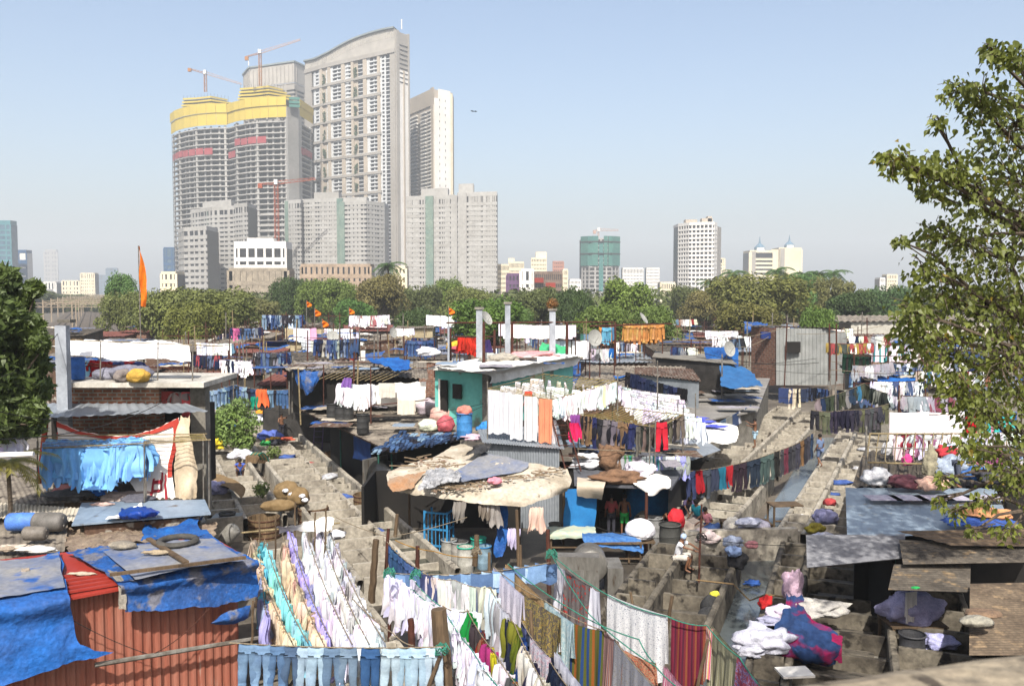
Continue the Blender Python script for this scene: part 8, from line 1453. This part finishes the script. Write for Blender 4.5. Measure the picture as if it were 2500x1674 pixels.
for a in ((2130, 2260, 930, 52, ['rag', 'jeans'], [(.1, .15, .3), (.5, .55, .6), (.05, .06, .1), (.6, .6, .62)], 17, 'rooftop rack below the red framed rack'), (2240, 2420, 905, 56, ['rag', 'sheet'], MIX, 20, 'rooftop rack behind the near branches'), (2200, 2400, 965, 47, ['rag'], [WH, (.5, .5, .55), (.3, .1, .15), (.1, .12, .2)], 20, 'rooftop rack above the wide white sheets'), (2250, 2450, 850, 70, ['rag'], WM + BL_, 16, 'rooftop rack far behind the near branches')): rack(*a, drop=1.0, size=1.1)
zones = ['far left rooftops', 'rooftops left of the teal house', 'rooftops behind the teal house', 'rooftops before the pale airy tree', 'rooftops before the tin hut', 'rooftops on the far right']
for i in range(24):
 x = U(440, 2300); Y = U(58, 135); y = 712 + (9.8 - U(4.6, 6.2)) * F / Y * 1.0; w2 = U(2, 4) * F / Y; z = zones[min(5, int((x - 440) / 315))]
 if 1180 < x < 1700 and Y < 62 or 1800 < x < 2200 and Y < 78: continue
 rack(x, x + w2, y, Y, rng.choice([['rag'], ['jeans'], ['rag', 'jeans'], ['sheet', 'rag']]), rng.choice([BL_, WM, MIX, WM + BL_]), int(w2 / F * Y / .38), ['low', 'small', 'high', 'crowded'][i % 4] + ' rooftop rack over the ' + z, size=1.15, drop=1.0)
for (a, c, lb) in (((1090, 788), (1500, 786), 'long rusty beam passing behind the chimneys'), ((1110, 822), (1210, 822), 'rusty beam over the bright red shirts'), ((1440, 796), (1640, 790), 'thin rail above the orange brown trousers')): post(D(*a, 51), D(*c, 54), .05, rustpole, lb, 'beam', 'beam')
for (x, yt, yb, Y, lb) in ((1095, 795, 905, 51, 'white square post left of the chimneys'), (1100, 800, 880, 52, 'rusty post beside the white square one'), (1181, 790, 905, 47, 'dark rusty post in front of the left chimney'), (1250, 790, 865, 52, 'rusty post beside the tallest chimney'), (1384, 788, 865, 51, 'rusty post right of the chimneys'), (1502, 786, 890, 50, 'tall rusty post behind the white shirt field'), (1207, 805, 862, 56, 'reddish post behind the bright red shirts'), (826, 845, 890, 64, 'round grey concrete post with dish')): post(D(x, yb, Y), D(x, yt, Y), .09 if 'white' not in lb else .07, rustpole if 'rust' in lb or 'red' in lb else M('col_grey'), lb, 'post', 'post')
for (x, yt, Y, h_, lb) in ((748, 733, 100, .7, 'small orange flag on a leaning stick left of the bright green trees'), (768, 752, 88, .75, 'orange flag just below the leaning one'), (786, 778, 80, .7, 'orange flag lowest over the rooftops'), (852, 750, 95, .7, 'orange flag at the left of the whites under the trees'), (1095, 748, 90, .75, 'orange flag left of the big lush tree'), (338, 600, 62, 4.1, 'tall narrow orange pennant on a high pole above the left trees')):
 root = thing('orange_flag', lb, 'flag', D(x, yt, Y) - V((0, 0, 4))); p = D(x, yt, Y); m = MB(); m.tube([p - V((0, 0, h_ + (5.5 if h_ > 2 else 2))), p], .04, 5); m.build('flagpole', steelpole, root); m = MB(); w2 = h_ * (.075 if h_ > 2 else .5)
 def fl(u, v): tp = (v ** .8 if v < .55 else .62) * (1 - max(0, v - .8) * 2); return p + V((.04 + u * w2 * 2.6 * tp, .12 * math.sin(u * 5 + v * 9), -v * h_ + (-.1 * u)))
 m.grid(fl, 8, 18); m.build('pennant', M('saffron', (.75, .2, .008), (.6, .12, .006), scale=3, fine=.05, trans=.3), root, smooth=True)
house('cream_hut', 'small cream hut with grey roof among the rooftops', 'hut', [(965, 802, 5.0), (1060, 800, 5.0), (1066, 788, 5.3), (975, 790, 5.3)], M('plaster_cream'), asbestos, .3, corr=.3)
surf('boat_tarp', [[(625, 838, 4.6), (665, 832, 4.8), (705, 828, 4.8)], [(635, 850, 4.2), (670, 846, 4.0), (700, 840, 4.2)], [(650, 856, 4.5), (680, 852, 4.5), (708, 842, 4.7)]], tarp, 'bright blue tarpaulin hollowed like a boat on a pale rim', 'tarpaulin', 18, 10, .05, 1.5)
surf('blue_ridge_tarp', [[(700, 862, 4.6), (760, 852, 4.8), (800, 845, 4.7)], [(690, 872, 4.2), (750, 865, 4.5), (810, 856, 4.5)]], tarp, 'bright blue tarpaulin strip right of the boat shaped one', 'tarpaulin', 16, 6, .12, 1.5)
surf('blue_roof_sheet', [[(860, 870, 4.4), (900, 862, 4.4), (940, 858, 4.5)], [(825, 888, 4.0), (880, 884, 4.1), (925, 876, 4.2)]], tarp_worn, 'faded blue sheet on the roof left of the long bamboo poles', 'tarpaulin', 16, 6, .1, 1.5)
surf('green_cloth', [[D(1322, 838, 56), D(1350, 842, 56), D(1385, 846, 56)], [D(1318, 862, 55.5), D(1350, 862, 55.5), D(1385, 862, 55.5)]], M('cloth_green', (.04, .32, .14), None, scale=2, bump=.5), 'bright green cloth hanging between the chimneys', 'cloth', 14, 6, .12, 2, raw=True)
b = MB(); c = D(1156, 272, 60)
b.add([c, c + V((.14, .1, .06)), c + V((.25, .15, .01)), c + V((.1, .18, -.01))], [(0, 1, 2, 3)]); b.add([c, c + V((-.1, .1, .08)), c + V((-.21, .1, .05)), c + V((-.07, .2, .0))], [(0, 1, 2, 3)]); b.lathe([(.01, -.1), (.025, -.04), (.03, .01), (.015, .06), (.005, .1)], c, 8, mat=Matrix.Rotation(R(80), 3, 'X'))
tag(b.build('bird', wire, at=c), 'dark bird gliding in the sky right of the towers', 'bird')
for i in range(22):
 L_ = i % 2; dd = U(30, 56); p = (lineL(dd, U(.8, 3.0)) if L_ else V((9.9 + .46 * (dd - 33.2) + U(.4, 2.8), dd, 0))); blob('soaking_cloth', ('pale', 'blue', 'red', 'dark', 'white')[i % 5] + ' cloth soaking in the ' + ('left sunlit' if L_ else 'right stepped') + ' wash pens', 'cloth', p + V((0, 0, .35 if i % 3 else .88)), (U(.25, .5), U(.2, .35), U(.08, .2)), [(.45, .45, .45), (.05, .1, .3), (.4, .05, .05), (.04, .04, .05), (.75, .75, .75)][i % 5], .4, seed=i, n=14, group='cloths soaking in the pens')
def skinmesh(name, J, E, rad, mat, parent, color=None, sub=1):
 ks = list(J); me = bpy.data.meshes.new(name); me.from_pydata([J[k] for k in ks], [(ks.index(a), ks.index(b_)) for a, b_ in E], []); o = bpy.data.objects.new(name, me); COL.objects.link(o)
 md = o.modifiers.new('s', 'SKIN');
 if not me.skin_vertices: me.skin_vertices.new()
 for i, k in enumerate(ks): r_ = rad[k]; me.skin_vertices[0].data[i].radius = r_ if isinstance(r_, tuple) else (r_, r_)
 me.skin_vertices[0].data[0].use_root = True; sb_ = o.modifiers.new('u', 'SUBSURF'); sb_.levels = sb_.render_levels = sub
 dg = bpy.context.evaluated_depsgraph_get(); nm = bpy.data.meshes.new_from_object(o.evaluated_get(dg)); bpy.data.objects.remove(o); nm.materials.clear(); nm.materials.append(mat); nm.polygons.foreach_set('use_smooth', [True] * len(nm.polygons))
 q = bpy.data.objects.new(name, nm); COL.objects.link(q); q.parent = parent
 if color: q.color = (*color, 1)
 return q
skinm = M('skin', (.16, .075, .04), (.13, .06, .032), scale=6, rough=.5, fine=.08); hairm = M('hair', (.01, .008, .007), None, scale=20); clothp = M('worn_cloth', obj=True, col2=(.75, .75, .78), scale=7, fine=.1, bump=.6, bscale=12)
def person(label, foot, ang, pose, shirt=None, pants=(.05, .06, .1), cap=None, lungi=None, h=1.0, short=False):
 root = thing('person', label, 'person', foot); root.rotation_euler.z = ang; root.scale = (h,) * 3
 J = {'pel': (0, 0, .93), 'bel': (0, .0, 1.1), 'che': (0, 0, 1.28), 'nec': (0, 0, 1.44), 'hea': (0, -.02, 1.56), 'top': (0, -.02, 1.66)}
 for s, n in ((-1, 'l'), (1, 'r')):
  J.update({n + 'sh': (s * .17, 0, 1.38), n + 'el': (s * .23, .03, 1.1), n + 'wr': (s * .23, -.1, .88), n + 'hi': (s * .09, 0, .88), n + 'kn': (s * .1, -.03, .49), n + 'an': (s * .1, .02, .09), n + 'to': (s * .11, -.15, .04)})
 up = ['bel', 'che', 'nec', 'hea', 'top', 'lsh', 'rsh', 'lel', 'rel', 'lwr', 'rwr']
 def lean(a, y=0, z=0, keys=up):
  c_, s_ = math.cos(a), math.sin(a)
  for k in keys: x, yy, zz = J[k]; zz -= .93; J[k] = (x, yy * c_ - zz * s_ + y, yy * s_ + zz * c_ + .93 + z)
 if pose == 'bend': lean(.9); J['lwr'] = (-.15, -.75, .85); J['rwr'] = (.15, -.72, .82); J['lel'] = (-.22, -.55, 1.05); J['rel'] = (.22, -.5, 1.05)
 if pose == 'lean': lean(.3); J['lwr'] = (-.16, -.5, .98); J['rwr'] = (.18, -.46, .95)
 if pose == 'reach': J['rel'] = (.26, -.2, 1.38); J['rwr'] = (.2, -.42, 1.5); J['lwr'] = (-.1, -.4, 1.25); J['lel'] = (-.25, -.15, 1.15)
 if pose == 'walk': J['lkn'] = (-.1, -.18, .5); J['lan'] = (-.1, -.14, .1); J['lto'] = (-.1, -.3, .04); J['ran'] = (.1, .24, .14); J['rto'] = (.1, .1, .04)
 if pose in ('sit', 'squat'):
  dz = -.48 if pose == 'sit' else -.68
  lean(.28, 0, 0);
  for k in ['pel', 'lhi', 'rhi'] + up: J[k] = (J[k][0], J[k][1] + .12, J[k][2] + dz)
  for s, n in ((-1, 'l'), (1, 'r')): J[n + 'kn'] = (s * .16, -.32, .5); J[n + 'an'] = (s * .14, -.2 if pose == 'sit' else -.02, .09); J[n + 'to'] = (s * .16, -.38 if pose == 'sit' else -.22, .04); J[n + 'wr'] = (s * .12, -.5, .72 + (dz + .5)); J[n + 'el'] = (s * .25, -.22, .82 + (dz + .48))
 E = [('pel', 'bel'), ('bel', 'che'), ('che', 'nec'), ('nec', 'hea'), ('hea', 'top')]; rd = {'pel': (.13, .1), 'bel': (.12, .09), 'che': (.15, .1), 'nec': .055, 'hea': (.08, .095), 'top': (.055, .07)}
 for n in 'lr':
  E += [('che', n + 'sh'), (n + 'sh', n + 'el'), (n + 'el', n + 'wr'), ('pel', n + 'hi'), (n + 'hi', n + 'kn'), (n + 'kn', n + 'an'), (n + 'an', n + 'to')]; rd.update({n + 'sh': .055, n + 'el': .04, n + 'wr': .026, n + 'hi': .085, n + 'kn': .055, n + 'an': .036, n + 'to': (.03, .022)})
  w_, e_ = V(J[n + 'wr']), V(J[n + 'el']); d = (w_ - e_).normalized(); sd = d.cross(V((0, 1, .2))).normalized(); pm = w_ + d * .07; J[n + 'pa'] = tuple(pm); rd[n + 'pa'] = (.03, .016); E.append((n + 'wr', n + 'pa'))
  for q in range(4): f = n + 'f%d' % q; J[f] = tuple(pm + d * (.075 - .008 * abs(q - 1.4)) + sd * (q - 1.5) * .022 + V((0, 0, -.02))); rd[f] = .008; E.append((n + 'pa', f))
  J[n + 'th'] = tuple(w_ + d * .06 + sd * -.06); rd[n + 'th'] = .009; E.append((n + 'wr', n + 'th'))
 hd = V(J['hea']); hn = (V(J['top']) - V(J['nec'])).normalized(); fw = V((0, -1, 0)); fw = (fw - hn * fw.dot(hn)).normalized(); J['nose'] = tuple(hd + fw * .1 - hn * .01); rd['nose'] = .012; E.append(('hea', 'nose'))
 skinmesh('body', J, E, rd, skinm, root)
 if cap is None or True:
  m = MB(); q = hn.to_track_quat('Z', 'Y').to_matrix(); c_ = hd + hn * .02 - fw * .012; m.lathe([(.093, -.03), (.1, .02), (.092, .07), (.06, .112), (.01, .128)], c_, 12, mat=q, capt=False); o = m.build('cap' if cap else 'hair', clothp if cap else hairm, smooth=True); o.parent = root
  if cap: o.color = (*cap, 1)
 m = MB()
 for s in (-1, 1): m.box(hd + fw * .088 + V((s * .03, 0, 0)) + hn * .012, (.022, .012, .01))
 m.build('eyes', hairm).parent = root; m = MB(); m.box(hd + fw * .088 - hn * .045, (.045, .01, .012)); m.build('mouth', M('lips', (.12, .03, .025), None)).parent = root
 m = MB()
 for s in (-1, 1): m.box(hd + V((s * .088, 0, 0)), (.016, .03, .05))
 m.build('ears', skinm).parent = root
 if shirt:
  K = ['pel', 'bel', 'che', 'nec', 'lsh', 'rsh', 'lel', 'rel']; J2 = {k: J[k] for k in K}; J2['nec'] = tuple(V(J['che']).lerp(V(J['nec']), .75))
  if short:
   for n in 'lr': J2[n + 'el'] = tuple(V(J[n + 'sh']).lerp(V(J[n + 'el']), .75))
  skinmesh('shirt', J2, [('pel', 'bel'), ('bel', 'che'), ('che', 'nec'), ('che', 'lsh'), ('che', 'rsh'), ('lsh', 'lel'), ('rsh', 'rel')], {'pel': (.165, .14), 'bel': (.15, .125), 'che': (.17, .125), 'nec': .075, 'lsh': .08, 'rsh': .08, 'lel': .062, 'rel': .062}, clothp, root, shirt)
 pc = lungi or pants; J3 = {k: J[k] for k in ('pel', 'lhi', 'rhi', 'lkn', 'rkn')}; E3 = [('pel', 'lhi'), ('pel', 'rhi'), ('lhi', 'lkn'), ('rhi', 'rkn')]; r3 = {'pel': (.15, .12), 'lhi': .11, 'rhi': .11, 'lkn': .085 if not lungi else .13, 'rkn': .085 if not lungi else .13}
 if not short and not lungi:
  for n in 'lr': J3[n + 'an'] = tuple(V(J[n + 'kn']).lerp(V(J[n + 'an']), .85)); E3.append((n + 'kn', n + 'an')); r3[n + 'an'] = .06
 skinmesh('lungi' if lungi else ('shorts' if short else 'trousers'), J3, E3, r3, clothp, root, pc)
 return root
person('man in white shirt and pale blue headscarf sitting on the pen wall', G(1662, 1392, .6), R(60), 'sit', (.66, .66, .68), cap=(.35, .45, .6), lungi=(.5, .46, .4), h=1.05, short=True)
person('standing man in turquoise shirt turned towards the red bundle', G(1704, 1318, .1), R(-40), 'lean', (.02, .28, .36), (.03, .03, .05))
person('young man in pink shirt behind the grey bundles', G(1730, 1335, .1), R(-60), 'lean', (.62, .25, .28), (.03, .04, .1), h=.95, short=True)
person('washerman leaning down over the red bundle', G(1615, 1320, 0), R(40), 'bend', None, (.04, .04, .05), h=.95)
person('man in dark purple shirt bending behind the red bundle', G(1672, 1290, .2), R(10), 'bend', (.09, .07, .14), (.04, .04, .06))
person('man in dull red shirt seen from behind inside the work shed', G(1492, 1308, 0), R(180), 'stand', (.3, .06, .06), (.03, .03, .04))
person('shirtless man in green shorts inside the work shed', G(1524, 1308, 0), R(170), 'stand', None, (.02, .3, .06), short=True)
person('man in plum shirt sorting clothes on the work shed roof', D(1536, 1122, 37.5), R(-70), 'lean', (.25, .1, .17), (.2, .26, .36))
person('shirtless man in pale blue shorts standing on a pen wall', G(1843, 1093, .95), R(-110), 'reach', None, (.35, .5, .6), short=True)
person('man in denim jacket stepping along the wall beyond the dark trousers', G(2001, 1140, .95), R(-150), 'walk', (.12, .17, .28), (.1, .14, .24), short=True)
person('man in blue shirt squatting in the left pens', G(586, 1165, .5), R(20), 'squat', (.05, .1, .4), (.05, .06, .1), short=True)
person('shirtless man in dark trousers on the far left pens', G(688, 1072, .3), R(30), 'reach', None, (.02, .02, .03)); person('man in striped shirt bending over white laundry on the far pens', G(660, 1035, .9), R(-60), 'lean', (.5, .52, .58), (.04, .05, .12), short=True)
person('man in dark clothes crouching by the blue laundry on the right pens', G(2098, 1275, .9), R(70), 'squat', (.03, .03, .05), (.03, .03, .04)); person('man in pale shirt bending among the bundles under the bamboo rack', G(2335, 1190, 2.9), R(80), 'bend', (.35, .4, .45), (.06, .07, .1)); person('bare chested man leaning over the pens far up the left row', G(600, 1062, .3), R(-20), 'bend', None, (.1, .1, .14))
def peepal(mb, p, dn, nm, s):
 dn = dn.normalized(); t = dn.cross(nm).normalized(); f = t.cross(dn).normalized() * .12 * s
 pts = [p, p + t * .42 * s + dn * .12 * s + f, p + t * .46 * s + dn * .42 * s + f, p + t * .16 * s + dn * .85 * s, p + dn * 1.25 * s, p - t * .16 * s + dn * .85 * s, p - t * .46 * s + dn * .42 * s + f, p - t * .42 * s + dn * .12 * s + f]
 m = p + dn * .5 * s - f * .6; mb.add(pts + [m], [(0, 1, 2, 8), (8, 2, 3, 4), (8, 4, 5, 6), (0, 8, 6, 7)])
r = random.Random(77); root = thing('leafy_tree', 'big leafy tree reaching in from the right edge close to the camera', 'tree', (7.6, 10.5, 0)); lf, yl, br = MB(), MB(), MB()
lobes = [(2425, 130, 32, 9), (2470, 140, 40, 9), (2330, 220, 34, 9.5), (2395, 250, 60, 9.5), (2470, 300, 90, 10), (2290, 300, 22, 9.5), (2180, 395, 40, 9), (2245, 415, 45, 9.3), (2310, 420, 55, 9.6), (2360, 460, 70, 10), (2450, 430, 110, 10.5), (2265, 470, 25, 9.6), (2280, 570, 40, 10), (2350, 590, 80, 10.3), (2450, 610, 110, 11), (2200, 590, 18, 9.5), (2255, 660, 45, 10), (2300, 720, 70, 10.5), (2400, 740, 110, 11), (2480, 760, 100, 11.5),
(2235, 760, 50, 10), (2240, 820, 60, 10.3), (2310, 860, 90, 10.6), (2430, 880, 120, 11), (2500, 940, 100, 11.5), (2330, 950, 50, 10.5), (2390, 1000, 60, 10.5), (2480, 1040, 90, 11), (2300, 1170, 22, 10), (2360, 1090, 40, 10), (2420, 1110, 50, 10.4), (2480, 1170, 60, 10.5), (2330, 1250, 24, 10), (2400, 1225, 28, 10), (2290, 1225, 16, 10), (2460, 1300, 30, 10.2), (2370, 1300, 16, 10), (2560, 500, 150, 12), (2580, 800, 160, 12.5), (2580, 250, 110, 11), (2600, 1100, 120, 12)]
hub = [D(2640, 1150, 12), D(2620, 850, 12), D(2600, 600, 12), D(2600, 350, 11.5)]
br.tube([(7.6, 11.5, 0), (7.4, 11.8, 4), hub[0], hub[1], hub[2], hub[3]], .22, 8, r2=.08)
for (x, y, rp, Y) in lobes:
 c = D(x, y, Y); rad = rp * Y / F; h0 = min(hub, key=lambda q: abs(q.z - c.z + .6)); md = h0.lerp(c, .5) + V((U(-.2, .2), U(-.3, .3), U(-.3, .15))); br.tube([h0, h0.lerp(md, .5) + V((0, U(-.2, .2), U(-.1, .1))), md, md.lerp(c, .6) + V((0, 0, U(-.05, .12))), c], .045, 5, r2=.008, cap=False)
 nt_ = max(6, int(rp / 4))
 for k in range(nt_):
  d = rdir(r); e = c + V((d.x * rad, d.y * rad * 1.3, d.z * rad)) * U(.8, 1.35); br.tube([c.lerp(md, r.random() * .4), c.lerp(e, .5) + V((0, 0, .04)), e], .008, 4, r2=.003, cap=False)
 n = int(rp * rp * (.042 if rp > 60 else .075) * (.75 if y > 1000 else 1)) + 6
 for k in range(n):
  d = rdir(r); q = r.random() ** .5 * (1.35 if r.random() < .2 else 1); p = c + V((d.x * rad * q, d.y * rad * q * 1.4, d.z * rad * q)) * 1.05
  peepal(yl if r.random() < .015 else lf, p, V((d.x * .6 + r.uniform(-.5, .5), r.uniform(-.5, .5), -.75 + r.uniform(-.3, .5))), V((r.uniform(-1, 1), -1 + r.uniform(0, 1.3), r.uniform(-.3, 1.2))), r.uniform(.032, .08))
for k in range(26000):  # unseen leaves added out of view to shade the lower right
 p = V((U(5.6, 14), U(12, 18), U(14, 21)))
 if (p.x / p.y < .62 and p.z < 10.4 + .335 * p.y) or noise.noise(p * .6) < .05: continue
 peepal(lf, p, V((U(-1, 1), U(-1, 1), -.6)), V((U(-1, 1), U(-1, 1), 1)), U(.12, .2))
br.build('branches', bark, root); o = lf.build('foliage', leaf_near, root); o.color = (.12, .145, .035, 1); o = yl.build('yellow_leaves', leaf_near, root); o.color = (.2, .15, .03, 1)
root = thing('dark_leafy_tree', 'dark bushy tree at the left edge beside the concrete column', 'tree', (-14, 26, 0)); m, b = MB(), MB(); b.tube([(-16.5, 26.5, 0), (-15.5, 26.5, 5), (-14.5, 26, 9)], .25, 7, r2=.1)
for (x, y, rp) in ((35, 678, 42), (108, 700, 24), (75, 735, 34), (15, 770, 70), (85, 800, 50), (30, 850, 80), (105, 880, 45), (60, 940, 75), (125, 940, 32), (20, 1010, 70), (90, 1020, 50), (-40, 900, 110), (110, 1000, 32), (-30, 740, 70), (120, 830, 28)):
 c = D(x - 26, y + 6, 26 + U(-1, 1)); rad = rp * 26 / F * .95; leaves(m, c, rad, int(rp * 24), .15, r, 1, .15, k=2.2, up=-.2); b.tube([(-15.4, 26.5, min(c.z - .5, 6)), c - V((0, 0, rad))], .05, 5, r2=.02)
b.build('trunk', bark, root); o = m.build('crown', leaf_near, root); o.color = (.075, .11, .035, 1)
pp = PALM.put(D(5, 1120, 27).xy.to_3d(), 1.0, (.42, .42, .33), 'low yellow green palm under the dark left tree', 'palm', None, color=(.22, .2, .05))
b = MB(); a, c = G(1780, 1674, 9.2), G(2560, 1568, 9.2); d = (c - a).normalized(); n = V((d.y, -d.x, 0)); a = a - d * .5; c = c + d * 1
def pf(u, v): prof = [(.0, -.5), (.0, -.03), (-.012, -.008), (-.04, 0), (-.42, 0), (-.42, -.5)]; q = prof[round(v * 5)]; p = a.lerp(c, u) - n * q[0]; return p + V((0, 0, q[1] + .004 * noise.noise(p * 9)))
b.grid(pf, 60, 5); tag(b.build('parapet', M('stone_parapet', C('#b5a890', .75), C('#8f8270', .75), scale=5, fine=.3, bump=.6, col3=C('#4f463c', .8), c3lo=.6)), 'rough stone parapet of the bridge blurred in the lower right corner', 'parapet')
for nm in [o.name for o in COL.objects if o.type == 'EMPTY' and not o.get('label')]:
 e_ = bpy.data.objects[nm]
 for q in [q for q in COL.objects if q.parent == e_]: bpy.data.objects.remove(q)
 bpy.data.objects.remove(e_)
for (p0, p1, s_, lb) in ((D(0, 920, 24), D(150, 800, 31), .3, 'thick cable sloping up to the concrete column'), (D(0, 1072, 20), D(440, 955, 33), .4, 'black wire crossing in front of the tin awning'), (D(-20, 1000, 22), D(340, 1002, 30), .3, 'thin wire passing the awning'), (D(600, 990, 40), D(1180, 985, 44), .6, 'wire sagging in front of the line of jeans'), (D(860, 1045, 38), D(1190, 985, 42), .5, 'black wire across the shed roof'), (D(1455, 1285, 32), D(1720, 1300, 30), .3, 'black cable from the bed to the coiled wire pole'), (D(1712, 1315, 28), D(2120, 1325, 30), .15, 'black cable along the tall cross wall'), (D(1600, 900, 50), D(2100, 960, 48), .8, 'wire hanging over the grey slab roof'), (D(1700, 870, 60), D(2300, 900, 50), .7, 'long thin wire over the right rooftops')): rope(sag(p0, p1, s_, 14), .012, wire, 'cable', lb)
